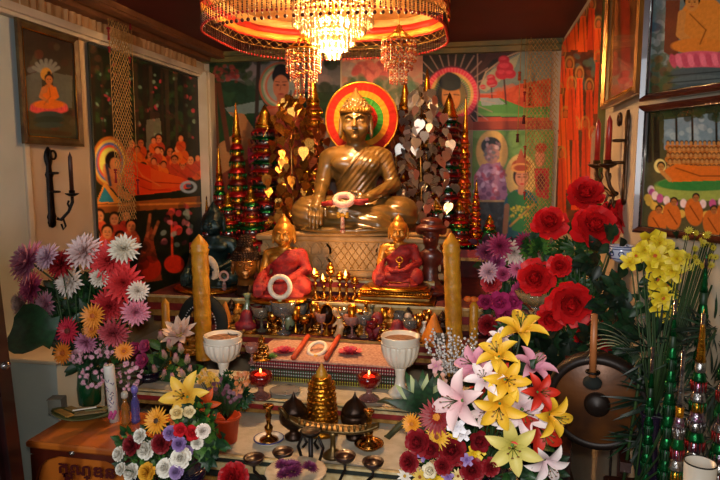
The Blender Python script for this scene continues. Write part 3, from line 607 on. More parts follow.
for (x, y) in ((657, 214), (672, 206), (694, 202), (712, 214), (726, 206)): p.ell(x, y+10, 9, 14, 'b85a1c', -10); p.head(x+2, y-4, 4, '9a5c2c'); p.line([(x-4, y+4), (x+5, y+18)], 1.2, '6a2c08')
p.build('picture_print', root, rough=.2, coat=.6); frame_bars(root, O, Uv, Vv, .02, .022, MF, SFOIL)
# ================================================================ the stepped altar
def band_box(x0, x1, y, z0, z1, d=.012): return B().box(((x0+x1)/2, y-d/2, (z0+z1)/2), (x1-x0, d, z1-z0))
zT = P(320, 341, 2.73).z; yTf = PZ(320, 362, zT).y; zA = P(320, 385, yTf).z; yAf = PZ(320, 402, zA).y; zB = P(320, 419, yAf).z; yBf = PZ(300, 461, zB).y; zL = .42
yDf = 2.90; zD = P(355, 303, yDf).z
zP0 = P(355, 277, 3.10).z; zP1 = P(355, 236, 3.10).z
AX0, AX1 = -1.42, .44
altar = thing('stepped_altar', 'stepped altar with cream lace tops and red and gold bands beneath the statues', 'altar', (0, 0, 0))
REDB = mat('red_band', '8c1a1a', .6, 0., '701212', 30); GOLDB = mat('gold_band', 'b08a48', .5, .3, '8c6428', 40, .4, 120); BLACKB = mat('black_green_band', '14201a', .6, 0., '0c1410', 30); CREAMB = mat('cream_band', 'cbb98c', .6, 0., 'b39c6a', 40, .4, 120)
def step(name, x0, x1, yf, yb, z, zb, bands, topm=CREAM):
    t = B().box(((x0+x1)/2, (yf+yb)/2, z-.006), (x1-x0, yb-yf, .012)); t.box(((x0+x1)/2, (yf+yb)/2+.02, (z+zb)/2-.006), (x1-x0-.02, yb-yf-.03, z-zb-.012)); o = t.build(name, topm, altar, smooth=False)
    zz = z
    for nm, h, m, d in bands: band_box(x0, x1, yf+.004, zz-h, zz, d).build(nm, m, o, smooth=False); zz -= h
    return o
step('lowest_step', -1.02, .14, yBf-.46, yBf+.1, zL, 0, [('cream_band', .02, CREAMB, .012), ('red_band', .06, REDB, .008), ('gold_band', .02, GOLDB, .012), ('dark_band', .10, BLACKB, .006), ('red_band', .1, REDB, .006)])
step('front_step', -1.04, .14, yBf, yAf+.06, zB, zL, [('shelf_edge', .008, CREAMB, .02), ('dark_band', .022, BLACKB, .008), ('lace_band', .028, CREAMB, .014), ('dark_band', .028, BLACKB, .008), ('gold_band', .012, GOLDB, .014), ('red_band', .052, REDB, .008)])
step('middle_step', AX0, AX1, yAf, yTf+.1, zA, zB, [('shelf_edge', .006, CREAMB, .018), ('dark_band', .009, BLACKB, .006), ('lace_band', .011, CREAMB, .012), ('red_band', .022, REDB, .008), ('gold_band', .014, GOLDB, .014)])
step('offering_step', AX0-.2, AX1, 2.78, yDf+.25, zT, zA, [('gold_band', .02, GOLDB, .014), ('red_band', .05, REDB, .008), ('gold_band', .02, GOLDB, .012)], DRED)
yC = 2.745; zC = P(320, 338, yC).z
step('crowd_step', AX0-.1, AX1, yC, yDf+.05, zC, zA, [('gold_band', .012, GOLDB, .012), ('red_band', .03, REDB, .006), ('cream_band', .012, CREAMB, .01)], DRED)
step('statue_step', -1.75, .30, yDf, 3.75, zD, zT, [('cream_band', .012, CREAMB, .016), ('gold_band', .03, GOLDB, .012), ('red_band', .04, REDB, .008), ('gold_band', .03, GOLDB, .016)], DRED)
step('upper_step', -1.15, -.22, 3.06, 3.75, zP0, zD, [('gold_band', .010, GOLDB, .014), ('cream_band', .012, CREAMB, .01), ('red_band', .030, REDB, .006), ('gold_band', .022, GOLDB, .012)], DRED)
zR = P(300, 245, 3.76).z
step('rear_step', XL+.12, XR-.05, 3.74, YB-.03, zR, zD-.1, [('red_band', .05, REDB, .008), ('gold_band', .02, GOLDB, .01)], DRED)

# ---- carved stone plinth
bx, by = P(355, 235, 3.28).x, 3.36
STONE = mat('carved_tan_stone', 'a07c4e', .55, 0., '84602e', 14, .5, 50)
root = thing('carved_plinth', 'carved tan stone plinth with lotus petals and cross-hatching under the big statue', 'plinth', (bx, by, zP0))
H = zP1-zP0; w2 = .52; d2 = .27
b = B(); b.box((0, 0, H*.08), (w2*2, d2*2, H*.16), bev=.008); b.box((0, 0, H*.5), (w2*1.86, d2*1.86, H*.7)); b.box((0, 0, H*.92), (w2*2, d2*2, H*.14), bev=.008); b.box((0, 0, H*.5), (w2*1.9, d2*1.9, .012))
b.build('plinth_block', STONE, root, smooth=False)
pm = B(); pm.prism([(-.024, 0), (.024, 0), (.026, .03), (.012, .05), (0, .06), (-.012, .05), (-.026, .03)], 0, .008, Matrix.Rotation(PI/2, 4, 'X')); pm.prism([(-.014, .004), (.014, .004), (.015, .028), (0, .046), (-.015, .028)], .008, .014, Matrix.Rotation(PI/2, 4, 'X'))
pmesh = pm.mesh('lotus_petal', STONE, False)
for row, (z, up) in enumerate(((H*.54, 1), (H*.20, 1))):
    for k in range(17):
        x = -w2*.9+w2*1.8*k/16
        if abs(x-.02) < .12: continue
        link('lotus_petal', pmesh, root, (x, -d2*.93, z))
b = B(); M = Matrix.Translation((0, -d2*.93, 0)) @ Matrix.Rotation(PI/2, 4, 'X')
b.prism([(-.12, H*.17), (.16, H*.17), (.16, H*.84), (-.12, H*.84)], 0, .008, M)
for k in range(-3, 4):
    x = .02+k*.04
    b.tube([(x-.05, -d2*.93-.01, H*.2), (x+.05, -d2*.93-.01, H*.82)], .003, 4); b.tube([(x+.05, -d2*.93-.01, H*.2), (x-.05, -d2*.93-.01, H*.82)], .003, 4)
b.build('hatched_panel', STONE, root, smooth=False)

# ================================================================ the seated figure (one continuous body)
def pleats(V, amp, x0=0.):
    x, y, z = V.T.copy(); u = .78*x-.62*z; m = ((u > -.263) & (z > .22) & (z < .50) & (y < .10))
    V[:, 1] -= m*amp*np.sin(u*230)*.5
    edge = np.exp(-((u+.263)/.005)**2)*((z > .22) & (z < .52) & (y < .0)); V[:, 1] -= edge*amp*2.0
    m2 = (z < .24) & (y < -.02); V[:, 2] += m2*amp*.7*np.sin((x*.35+z*1.0+y*.3)*150)*.5; V[:, 1] -= m2*amp*.8*np.sin((z+x*.25)*150)*.5
    return V
def buddha_body(h, face=True, kf=1., hf=1.):
    s = SDF((-.42, -.36, -.03), (.42, .20, .84), h)
    s.ell((0, .04, .10), (.18, .14, .115), .03).ell((0, .04, .24), (.118, .088, .15), .04).ell((0, .035, .385), (.158, .10, .13), .05)
    s.cap((-.125, .03, .455), (.125, .03, .455), .055, .055, .05).ell((-.075, -.045, .40), (.07, .03, .045), .03).ell((.075, -.045, .40), (.07, .03, .045), .03)
    for q in (-1, 1):
        s.cap((q*.09*kf, .04, .10), (q*.26*kf, -.10, .105), .105, .098, .04); s.ell((q*.275*kf, -.10, .10), (.10*kf, .115, .098), .03)
    s.cap((-.28*kf, -.14, .075), (.14*kf, -.24, .06), .072, .050, .03); s.cap((.29*kf, -.14, .085), (-.12*kf, -.235, .125), .070, .046, .018)
    s.cap((-.12*kf, -.235, .125), (-.20*kf, -.22, .15), .036, .022, .02); s.ell((.16*kf, -.235, .055), (.06, .04, .03), .02)
    s.ell((0, -.24, .02), (.30*kf, .075, .028), .03)
    s.cap((0, .03, .47), (0, .012, .56), .055, .052, .03)
    # head
    s.ell((0, 0, .635), (.077, .088, .100), .012).ell((0, -.03, .575), (.050, .052, .036), .03).ell((0, .022, .665), (.085, .090, .078), .010)
    s.ell((0, .018, .735), (.048, .05, .042), .016).cap((0, .018, .765), (0, .018, .805), .024, .008, .02)
    for q in (-1, 1): s.ell((q*.085, .005, .615), (.012, .024, .058), .008); s.ell((q*.086, -.006, .575), (.010, .012, .022), .008)
    if face:
        s.cap((0, -.086, .650), (0, -.104, .612), .007, .013, .010); s.ell((-.011, -.096, .608), (.009, .009, .007), .005); s.ell((.011, -.096, .608), (.009, .009, .007), .005)
        for q in (-1, 1):
            s.ell((q*.033, -.083, .640), (.023, .018, .013), .010, sub=True); s.ell((q*.033, -.072, .637), (.020, .014, .011), .004); s.cap((q*.014, -.084, .6335), (q*.050, -.070, .636), .0028, .0022, .003)
            s.cap((q*.010, -.090, .654), (q*.032, -.086, .664), .004, .0045, .006); s.cap((q*.032, -.086, .664), (q*.058, -.068, .654), .0045, .003, .006)
            s.ell((q*.045, -.060, .600), (.026, .024, .026), .02)
        s.cap((-.022, -.083, .5885), (0, -.0925, .586), .0045, .006, .004); s.cap((.022, -.083, .5885), (0, -.0925, .586), .0045, .006, .004)
        s.cap((-.014, -.084, .5765), (.014, -.084, .5765), .006, .006, .004); s.ell((0, -.080, .553), (.018, .014, .012), .012)
        s.cap((-.03, -.088, .5815), (.03, -.088, .5815), .0014, .0014, .002, sub=True)
    # hair band of small curls
    if h < .006:
        for k in range(15):
            a = PI*(k/14); s.ell((-.078*math.cos(a), .0-.074*math.sin(a)**.8, .676+.016*math.sin(a)), (.0085, .0085, .0095), .003)
        for row in range(5):
            zz = .692+row*.014; R = .083*math.cos(min(1.4, (zz-.665)/.08))+.006
            for k in range(16): a = 2*PI*(k+.5*(row % 2))/16; s.ell((R*math.cos(a), .022+R*math.sin(a), zz), (.0085, .0085, .008), .003)
    # arms: viewer's left arm down over the shin, the other hand in the lap
    s.cap((-.170, .03, .44), (-.205, .0, .27), .052, .043, .03); s.cap((-.205, .0, .27), (-.20, -.20, .19), .043, .030, .02)
    s.cap((-.20, -.21, .19), (-.205, -.262, .145), .034, .036, .015)
    for k, L in enumerate((.098, .108, .104, .086)):
        x = -.236+k*.0205; s.chain([(x, -.275, .15), (x-.001, -.300, .10), (x, -.302, .152-L-.01)], [.0125, .0115, .0085], .002)
    s.chain([(-.172, -.25, .165), (-.150, -.285, .135), (-.148, -.295, .105)], [.014, .012, .009], .004)
    s.cap((.170, .03, .44), (.225, .0, .27), .052, .043, .03); s.cap((.225, .0, .27), (.09, -.20, .205), .044, .030, .02)
    s.ell((.045, -.235, .200), (.050, .036, .018), .012)
    for k, L in enumerate((.10, .108, .10, .082)):
        y = -.215-k*.019; s.chain([(.01, y, .200), (-.045, y-.006, .203), (.02-L*1.0, y-.004, .210)], [.0115, .0105, .008], .002)
    s.chain([(.05, -.21, .21), (.02, -.205, .232), (-.012, -.21, .236)], [.013, .011, .009], .004)
    return s
MB = mat('olive_bronze_stone', '7c5c2c', .30, .12, '56421f', 9, .15, 30, coat=.45)
big = buddha_body(.0042)
def bigpost(V):
    V = pleats(V, .0035); return bigmap(V)
def bigmap(V):
    V = np.array(V, float); z = V[:, 2]; f = np.clip((z-.53)/.03, 0, 1)
    V[:, 0] *= .935*(1-f)+1.0*f; V[:, 1] *= 1+.10*f; V[:, 2] = np.where(z > .53, .53+(z-.53)*1.19, z)*.905; return V
SC = .80/.79
root = thing('seated_statue', 'large olive-brown seated Buddha statue on the carved plinth, central figure of the altar', 'statue', (P(353, 235, 3.28).x, 3.36, zP1), rot=(0, 0, math.radians(8)))
link('figure_body', big.mesh('figure_body', MB, bigpost), root, (0, 0, .015), scale=SC)
b = B()
for k in range(34):
    t = k/33; x = -.13+t*.20; z = .47-t*.20
# crown band above the brow
for k in range(17):
    a = PI*k/16; x, y = -.086*math.cos(a), .0-.085*math.sin(a); b.cone((x, y, .69), (x*.96, y*.96+.004, .716), .010, .003, 6)
b.tube([(-.087*math.cos(PI*k/16), -.085*math.sin(PI*k/16), .690) for k in range(17)], .006, 6)
b.v = [tuple(v) for v in bigmap(b.v)]; b.build('crown_band', mat('statue_gold', 'a87a30', .3, .7, '7c5620', 20, .2), root, (0, 0, .015))
b = B().box((0, -.03, .008), (.80, .50, .016), bev=.006); b.build('statue_base', STONE, root)

# red and white garland on the statue's lap hand
gx = P(345, 202, 3.08); 
root = thing('lap_garland', 'white and pink flower garland with yellow tassel lying on the big statue\'s hand', 'garland', (gx.x, gx.y-.03, gx.z))
b = B(); b.torus((0, 0, .012), .045, .017, (0, -.75, .65), 20, 8, (1, .75)); b.build('flower_ring', mat('pale_pink_petals', 'e6b8a8', .7, 0., 'd89888', 60, .6, 120), root)
b = B(); b.cone((-.12, .01, -.012), (-.03, .0, .0), .012, .014); b.cone((.03, 0, .0), (.13, .0, .01), .014, .012); b.ball((-.07, .0, -.006), .022, 8, 5, (1.4, .7, .7)); b.ball((.085, .0, .0), .022, 8, 5, (1.5, .7, .7)); b.build('red_band', REDCL, root)
b = B()
for k in range(5): b.ball((random.uniform(-.02, .02), -.02, -.03-k*.006), .014, 8, 5)
b.build('white_blossoms', mat('white_petals', 'e8dccb', .7, 0., 'd8c8b0', 60, .5, 100), root)
b = B()
for q in (-1, 1):
    for k in range(2): b.ball((q*.022, -.024, -.056-k*.014), .011, 8, 5)
b.ball((0, -.026, -.065), .013); b.build('yellow_blossoms', mat('yellow_petals', 'd8a024', .7, 0., 'b8801a', 60, .5, 100), root)
b = B(); b.cone((0, -.028, -.075), (0, -.028, -.135), .010, .012); b.ball((0, -.028, -.148), .014); b.build('tassel', mat('tassel_grey_red', 'a89a90', .6, 0., '8a3028', 90), root)

# pleated paper halo behind the head
hc = P(361.5, 119, 3.52); hr = 36.5*mpp(361, 119, 3.52)
root = thing('pleated_halo', 'round pleated paper halo in red yellow and green behind the big statue head', 'halo', (hc.x, 3.52, hc.z), rot=(0, 0, math.radians(8)))
def annulus(r0, r1, y0, dep=.002, n=72):
    b = B(); vs = []; 
    for i in range(n):
        a = 2*PI*i/n; dy = y0-(dep if i % 2 else 0)
        for r in (r0, r1): vs.append((r*math.cos(a), dy, r*math.sin(a)))
        for r in (r1, r0): vs.append((r*math.cos(a), dy+.004, r*math.sin(a)))
    fs = []
    for i in range(n):
        j = (i+1) % n
        for k in range(4): fs.append((4*i+k, 4*i+(k+1) % 4, 4*j+(k+1) % 4, 4*j+k))
    return b.add(vs, fs)
rr = [0, .44, .60, .76, .97]; cols = [('inner_disc', '9c1c10', '7c140c'), ('green_ring', '2f7a28', '246020'), ('yellow_ring', 'b87c1c', 'a06814'), ('red_ring', 'a01c0e', '84160a')]
for k, (nm, c1, c2) in enumerate(cols): annulus(max(.002, rr[k]*hr), rr[k+1]*hr, 0).build(nm, mat('halo_'+nm, c1, .8, 0., c2, 6, spec=.15), root, smooth=False)
B().torus((0, 0, 0), hr*.985, .006, (0, 1, 0), 60, 6).build('gold_rim', GOLD, root)
B().cone((0, .02, -hr), (0, .02, -.62), .006, .006).build('halo_pole', BRASS, root)

# ================================================================ smaller statues
small = buddha_body(.0062, kf=.72); 
def bighead(V):
    m = V[:, 2] > .535; f = np.clip((V[:, 2]-.535)/.03, 0, 1); sc = 1+.28*f
    V[:, 0] = np.where(m, V[:, 0]*sc, V[:, 0]); V[:, 1] = np.where(m, V[:, 1]*sc, V[:, 1]); V[:, 2] = np.where(m, .535+(V[:, 2]-.535)*1.28, V[:, 2]); V[:, 2] *= .81/.884; return V
SM = small.mesh('figure_body', GOLDP, bighead)
def robe_mesh(m, full=False):
    s = buddha_body(.0095, face=False, kf=.72); X = s.ax[0][:, None, None]; Y = s.ax[1][None, :, None]; Z = s.ax[2][None, None, :]
    D = s.D-.010
    diag = (X*.62+(Z-.33)*-1.0)*.85 if True else 0
    cut = Z-.49-(X*.1); D = np.maximum(D, cut); D = np.maximum(D, -(X*.9+.16-(Z-.30)*.95)) if not full else D
    low = s.D-.011; low = np.maximum(low, Z-.235); low = np.maximum(low, -(Y+.33)); 
    D = np.minimum(D, np.maximum(low, -(Z-.03)))
    s.D = D.astype(np.float32); 
    return s.mesh('robe', m, lambda V: V*np.array([1, 1, .81/.884]))
ROBE = robe_mesh(mat('crimson_robe', '9c1a16', .7, 0., '7a100e', 25, .5, 90))
def small_statue(label, px, pybase, z, H, rot=0., body=None, robe=True, y=None, name='seated_figurine'):
    w = PZ(px, pybase, z) if y is None else Vector((P(px, pybase, y).x, y, z)); k = H/.81
    r = thing(name, label, 'statue', w, rot=(0, 0, math.radians(rot)), scale=k)
    me = SM
    o = link('figure_body', me, r, (0, 0, .03))
    if body: o.data = SM.copy(); o.data.materials[0] = body
    if robe:
        q = link('robe', ROBE, r, (0, 0, .03))
        if robe is not True: q.data = ROBE.copy(); q.data.materials[0] = robe
    B().lathe([(.0, 0), (.36, 0), (.37, .02), (.33, .035), (.3, .045), (0, .045)], (0, -.06, 0), 24).build('figure_base', GOLD, r)
    return r, w, k
# left red-robed statue
sL = .78*94/143*.80
r, w, k = small_statue('gold statue in a red robe wearing a white flower ring, left of the plinth', 285, 312, zD, 80*mpp(283, 270, 2.97), 8, y=2.985)
garl = thing('white_flower_ring', 'thick white flower ring hung on the left red-robed statue', 'garland', P(280, 287, 2.80))
B().torus((0, 0, 0), .052, .013, (0, -1, .15), 24, 8).build('ring_blossoms', mat('white_petals', 'e8dccb'), garl); b = B()
for k_ in range(4): b.ball((.008*(k_ % 2), -.005, -.07-k_*.012), .012)
b.build('pendant_blossoms', mat('pale_green_petals', 'a8b078', .7), garl)
# gilt pedestal and right red-robed statue
w = P(397, 300, 3.02); 
ped = thing('gilt_pedestal', 'stepped gilt pedestal under the right red-robed statue', 'pedestal', (w.x, 3.02, zD))
hp = .075
for k_, (r_, z0, z1) in enumerate(((.20, 0, .018), (.175, .018, .034), (.185, .034, .05), (.16, .05, .064), (.175, .064, hp))): B().box((0, 0, (z0+z1)/2), (r_*2, r_*1.3, z1-z0), bev=.004).build('pedestal_tier', GOLD if k_ % 2 == 0 else GOLDB, ped)
b = B()
for i in range(26):
    b.ball((-.17+.34*i/25, -.125, .057), .009, 6, 4)
b.build('bead_row', GOLD, ped)
r, w2_, k = small_statue('gold statue in a crimson robe with embroidered patch, on the gilt pedestal right of plinth', 398, 292, zD+hp, 70*mpp(398, 260, 3.0), 6, y=3.02)
em = B(); kk = Vector((w2_.x, w2_.y, w2_.z))
for a_, c_ in (((-.10, -.345, .10), (.14, -.345, .10)), ((-.10, -.345, .02), (.14, -.345, .02)), ((-.10, -.345, .10), (-.10, -.345, .02)), ((.14, -.345, .10), (.14, -.345, .02))): em.tube([a_, c_], .004, 4)
em.torus((.02, -.20, .33), .035, .009, (0, -1, .3), 14, 5); em.cone((.02, -.21, .30), (.02, -.24, .24), .012, .02, 6); em.build('gold_embroidery', GOLD, r)

# bronze head with dark curled hair
def head_statue(name, label, loc, k, facem, hairm, rot):
    s = SDF((-.13, -.14, .46), (.13, .14, .84), .0042)
    s.cap((0, .03, .47), (0, .012, .56), .060, .050, .03).ell((0, 0, .635), (.077, .088, .100), .012).ell((0, -.03, .575), (.050, .052, .036), .03)
    for q in (-1, 1): s.ell((q*.083, .005, .615), (.012, .024, .055), .008)
    s.cap((0, -.086, .650), (0, -.104, .612), .007, .013, .010).ell((0, -.096, .606), (.016, .010, .007), .006)
    for q in (-1, 1):
        s.ell((q*.033, -.083, .640), (.023, .018, .013), .010, sub=True); s.ell((q*.033, -.072, .637), (.020, .014, .011), .004); s.cap((q*.010, -.090, .656), (q*.058, -.070, .660), .004, .003, .006)
    s.cap((-.020, -.084, .5885), (.020, -.084, .5885), .0055, .0055, .004); s.cap((-.014, -.084, .5765), (.014, -.084, .5765), .006, .006, .004); s.ell((0, -.080, .553), (.018, .014, .012), .012)
    r = thing(name, label, 'statue', loc, rot=(0, 0, math.radians(rot)), scale=k)
    link('face', s.mesh('face', facem), r, (0, 0, -.42)); b = B()
    for row in range(11):
        zz = .668+row*.0145; e = (zz-.66)/.16; R = .090*math.sqrt(max(0.02, 1-(min(e*1.75, .999))**2)) if zz < .745 else .046*math.sqrt(max(.03, 1-((zz-.745)/.085)**2))
        n = max(5, int(2*PI*R/.017))
        for i in range(n): a = 2*PI*(i+.5*(row % 2))/n; b.ball((R*math.cos(a), .012+R*math.sin(a), zz-.42), .0105, 6, 4)
    b.lathe([(.088, 0), (.088, .03), (.07, .07), (.04, .09), (.035, .13), (0, .16)], (0, .012, .245), 14); b.build('curled_hair', hairm, r)
    B().lathe([(.075, 0), (.08, .015), (.06, .03), (.06, .07), (0, .07)], (0, .02, 0), 16).build('stand', hairm, r)
    return r
zz = zD; wl = P(247, 318, 2.98)
head_statue('statue_head', 'bronze-gold Buddha head with tight dark curls, left of the red-robed statue', (P(246, 315, 2.96).x, 2.97, zD), .80, mat('bronze_face', 'a86a2c', .3, .6, '7c4a1c', 12), DBRONZE, 22)
# dark teal figure behind it
TEAL = mat('dark_teal_patina', '1a3434', .4, .4, '0e2020', 10, .2, 40)
small_statue('dark teal seated Buddha figure in the shade left of the bronze head', 216, 325, zD, 82*mpp(214, 280, 3.15), 10, body=TEAL, robe=False, y=3.16)
g2 = thing('pink_garland', 'small pink ring garland with tassel on the dark teal figure', 'garland', P(224, 276, 2.98)); B().torus((0, 0, 0), .024, .0065, (0, -1, 0), 16, 6).build('ring_blossoms', mat('pale_pink_petals', 'e6b8a8'), g2)
b = B(); b.cone((0, 0, -.028), (0, 0, -.06), .007, .013); b.ball((0, 0, -.068), .013); b.build('tassel', mat('tassel_grey_red', 'a89a90'), g2)
g3 = thing('white_flower_wreath', 'white and orange wreath behind the tall left candle', 'garland', P(206, 272, 3.02)); B().torus((0, 0, 0), .07, .02, (.3, -1, 0), 24, 8, (.75, 1.1)).build('ring_blossoms', mat('white_petals', 'e8dccb'), g3)
b = B(); b.ball((.03, -.01, -.10), .026); b.build('orange_blossom', mat('orange_petals', 'd8701c', .7, 0., 'c05010', 60, .5, 100), g3)
# beaded black hoop
g4 = thing('beaded_hoop', 'dark oval hoop edged with white beads beside the left candle', 'ornament', P(203, 323, 2.735)); B().torus((0, 0, 0), .11, .03, (0, -1, 0), 28, 8, (.95, 1.1)).build('hoop', mat('black_velvet', '101814', .9), g4)
b = B()
for k_ in range(40): a = 2*PI*k_/40; b.ball((.083*math.cos(a), -.03, .096*math.sin(a)), .004, 5, 4)
b.build('bead_trim', PEARL, g4)

# carved dark-red wooden figure at the right of the pedestal
w = P(430, 300, 3.1)
cw = mat('carved_red_wood', '5c2014', .35, 0., '3c120c', 25, .3, 80, coat=.5)
s = SDF((-.14, -.12, -.01), (.14, .12, .42), .006)
s.ell((0, 0, .03), (.10, .08, .03), .01).cap((0, 0, .04), (0, 0, .16), .055, .042, .02).ell((0, 0, .20), (.06, .05, .05), .02).cap((-.06, 0, .20), (-.085, -.02, .10), .022, .018, .01).cap((.06, 0, .20), (.085, -.02, .10), .022, .018, .01)
s.ell((0, -.01, .285), (.042, .042, .05), .015).ell((0, -.05, .28), (.008, .012, .012), .006).ell((-.016, -.048, .295), (.010, .008, .006), .003, sub=True).ell((.016, -.048, .295), (.010, .008, .006), .003, sub=True).ell((0, -.046, .262), (.014, .006, .004), .003)
s.ell((0, 0, .34), (.075, .06, .022), .01).ell((0, 0, .37), (.055, .045, .022), .01).ell((-.055, -.01, .325), (.02, .02, .02), .01).ell((.055, -.01, .325), (.02, .02, .02), .01)
fr = thing('carved_figure', 'carved reddish wooden standing figure with broad hat, right of the gilt pedestal', 'statue', (w.x, 3.12, zD)); link('figure_body', s.mesh('figure_body', cw), fr, scale=1.08)

# ================================================================ canopy
cx0, cx1, cy0, cy1 = -1.29, -.17, 2.36, 3.47; zc = 2.30
cc = ((cx0+cx1)/2, (cy0+cy1)/2)
def rr_path(mx, my, rad, n=10):
    """rounded rectangle path"""
    pts = []; hx, hy = (cx1-cx0)/2+mx, (cy1-cy0)/2+my
    for (sx, sy, a0) in ((1, -1, -90), (1, 1, 0), (-1, 1, 90), (-1, -1, 180)):
        for k in range(n+1): a = math.radians(a0+90*k/n); pts.append((cc[0]+sx*(hx-rad)+rad*math.cos(a), cc[1]+sy*(hy-rad)+rad*math.sin(a)))
    out = []
    for p, q in zip(pts, pts[1:]+pts[:1]):
        L = math.dist(p, q); m = max(1, int(L/.02)); out += [(p[0]+(q[0]-p[0])*i/m, p[1]+(q[1]-p[1])*i/m) for i in range(m)]
    return out
path = rr_path(0, 0, .42); NP = len(path)
def band(z0, z1, off=0., wav=.004, thick=.004):
    b = B(); vs = []
    for i, (x, y) in enumerate(path):
        dx, dy = x-cc[0], y-cc[1]; L = math.hypot(dx, dy); w_ = wav*math.sin(i*.9)+off
        for zz_, o_ in ((z0, 0), (z1, 0), (z1, thick), (z0, thick)): vs.append((x+dx/L*(w_+o_)-cc[0], y+dy/L*(w_+o_)-cc[1], zz_-zc))
    fs = []
    for i in range(NP):
        j = (i+1) % NP
        for k in range(4): fs.append((4*i+k, 4*j+k, 4*j+(k+1) % 4, 4*i+(k+1) % 4))
    return b.add(vs, fs)
can = thing('ceiling_canopy', 'round-cornered red and gold cloth canopy with beaded fringe hung around the chandelier', 'canopy', (cc[0], cc[1], zc))
CR = mat('canopy_red', 'b8200e', .6, 0., '98180a', 12, .2, 40); CY = mat('canopy_gold', 'd8a23c', .55, 0., 'c08a2c', 12, .2, 40); CW = mat('canopy_tan', 'd0a060', .6, 0., 'b88848', 12)
band(2.445, 2.40, 0).build('tan_band', CW, can); band(2.40, 2.365).build('red_band', CR, can); band(2.365, 2.335).build('gold_band', CY, can); band(2.335, 2.325).build('red_piping', CR, can)
b = B(); vs = [(x-cc[0], y-cc[1], CZ-.012-zc) for x, y in path]; b.add(vs+[(0, 0, CZ-.03-zc)], [(i, (i+1) % NP, NP) for i in range(NP)]); b.build('roof_cloth', CW, can)
# crossing bead lattice and red-ended fringe
DB = mat('dark_red_bead', '4a1010', .3, .1, '2a0808', 40, coat=.4); RB = mat('red_bead', 'b0201c', .3, 0., '801010', 40, coat=.4)
b = B(); step_ = 3; idx = list(range(0, NP, step_)); zt_, zm, zb_ = 2.325, 2.285, 2.235
def cp(i, zz_): x, y = path[i % NP]; return (x-cc[0], y-cc[1], zz_-zc)
for q, i in enumerate(idx): b.tube([cp(i, zt_), cp(i+step_, zm)], .0016, 3); b.tube([cp(i+step_, zt_), cp(i, zm)], .0016, 3)
b.tube([cp(i, zm) for i in range(NP)], .002, 4, True); b.build('bead_lattice', GOLDB, can)
sb = B(); sb.tube([(0, 0, 0), (0, 0, -.05)], .0015, 3)
for k in range(5): sb.ball((0, 0, -.006-k*.009), .0036, 5, 4)
sb.m = 1; sb.ball((0, 0, -.053), .0065, 6, 4)
sm_ = sb.mesh('fringe_string', [DB, RB])
for i in range(0, NP, 1 if NP < 200 else 1): link('fringe_string', sm_, can, cp(i, zm))
# inner ring of long crystal strings with dark beads hanging near the front
ls = B()
for k in range(9): ls.ball((0, 0, -.01-k*.02), .0042, 5, 4, (1, 1, 1.5))
ls.tube([(0, 0, 0), (0, 0, -.185)], .001, 3); ls.m = 1; ls.ball((0, 0, -.192), .0095, 7, 5)
lm = ls.mesh('bead_string', [CRYST, DB])
for i in range(34):
    t = i/33; a = math.radians(200+t*140); x = cc[0]+.56*math.cos(a)*1.0; y = 2.82+.16*math.sin(a)
    link('bead_string', lm, can, (x-cc[0], y-cc[1], 2.475-zc))

# ---- crystal chandelier
ch = thing('crystal_chandelier', 'lit tiered crystal chandelier hanging in front of the statue halo', 'chandelier', (CH.x, CH.y, CH.z))
b = B(); b.tube([(0, 0, .0), (0, 0, CZ-CH.z)], .006, 6); b.lathe([(0, .10), (.05, .11), (.06, CZ-CH.z)], (0, 0, 0), 16); b.build('stem', GOLD, ch)
tiers = [(.195, .105, .12, 40), (.155, .06, .11, 32), (.105, .01, .11, 24), (.072, -.04, .09, 16), (.035, -.08, .09, 8)]
for (R, z, L, n) in tiers:
    B().torus((0, 0, z), R, .006, (0, 0, 1), 36, 6).build('tier_ring', GOLD, ch)
    st = B(); m = max(3, int(L/.017))
    for k in range(m): st.ball((0, 0, -.008-k*L/m), .0065, 6, 4, (1, 1, 1.25))
    st.ball((0, 0, -L), .009, 6, 4, (1, 1, 1.6)); me = st.mesh('crystal_strand', CRYST)
    for i in range(n): a = 2*PI*i/n; link('crystal_strand', me, ch, (R*math.cos(a), R*math.sin(a), z))
b = B()
for (R, z, *_ ) in tiers[:4]:
    for i in range(3): a = 2*PI*i/3; b.tube([(0, 0, z+.02), (R*math.cos(a), R*math.sin(a), z)], .003, 4)
b.build('spokes', GOLD, ch)
BULB = mat('glowing_bulb', 'fff0d0', .3, emit='ffc878', estr=28)
for k in range(6):
    a = 2*PI*k/6+.3; link('bulb', None, None) if False else B().lathe([(0, -.035), (.012, -.028), (.019, -.008), (.015, .012), (.008, .028), (0, .03)], (.062*math.cos(a), .062*math.sin(a), -.02), 10).build('bulb', BULB, ch)
for k in range(3):
    a = 2*PI*k/3; B().lathe([(0, -.03), (.010, -.024), (.016, -.006), (.012, .01), (.006, .024), (0, .026)], (.04*math.cos(a), .04*math.sin(a), -.10), 10).build('bulb', BULB, ch)

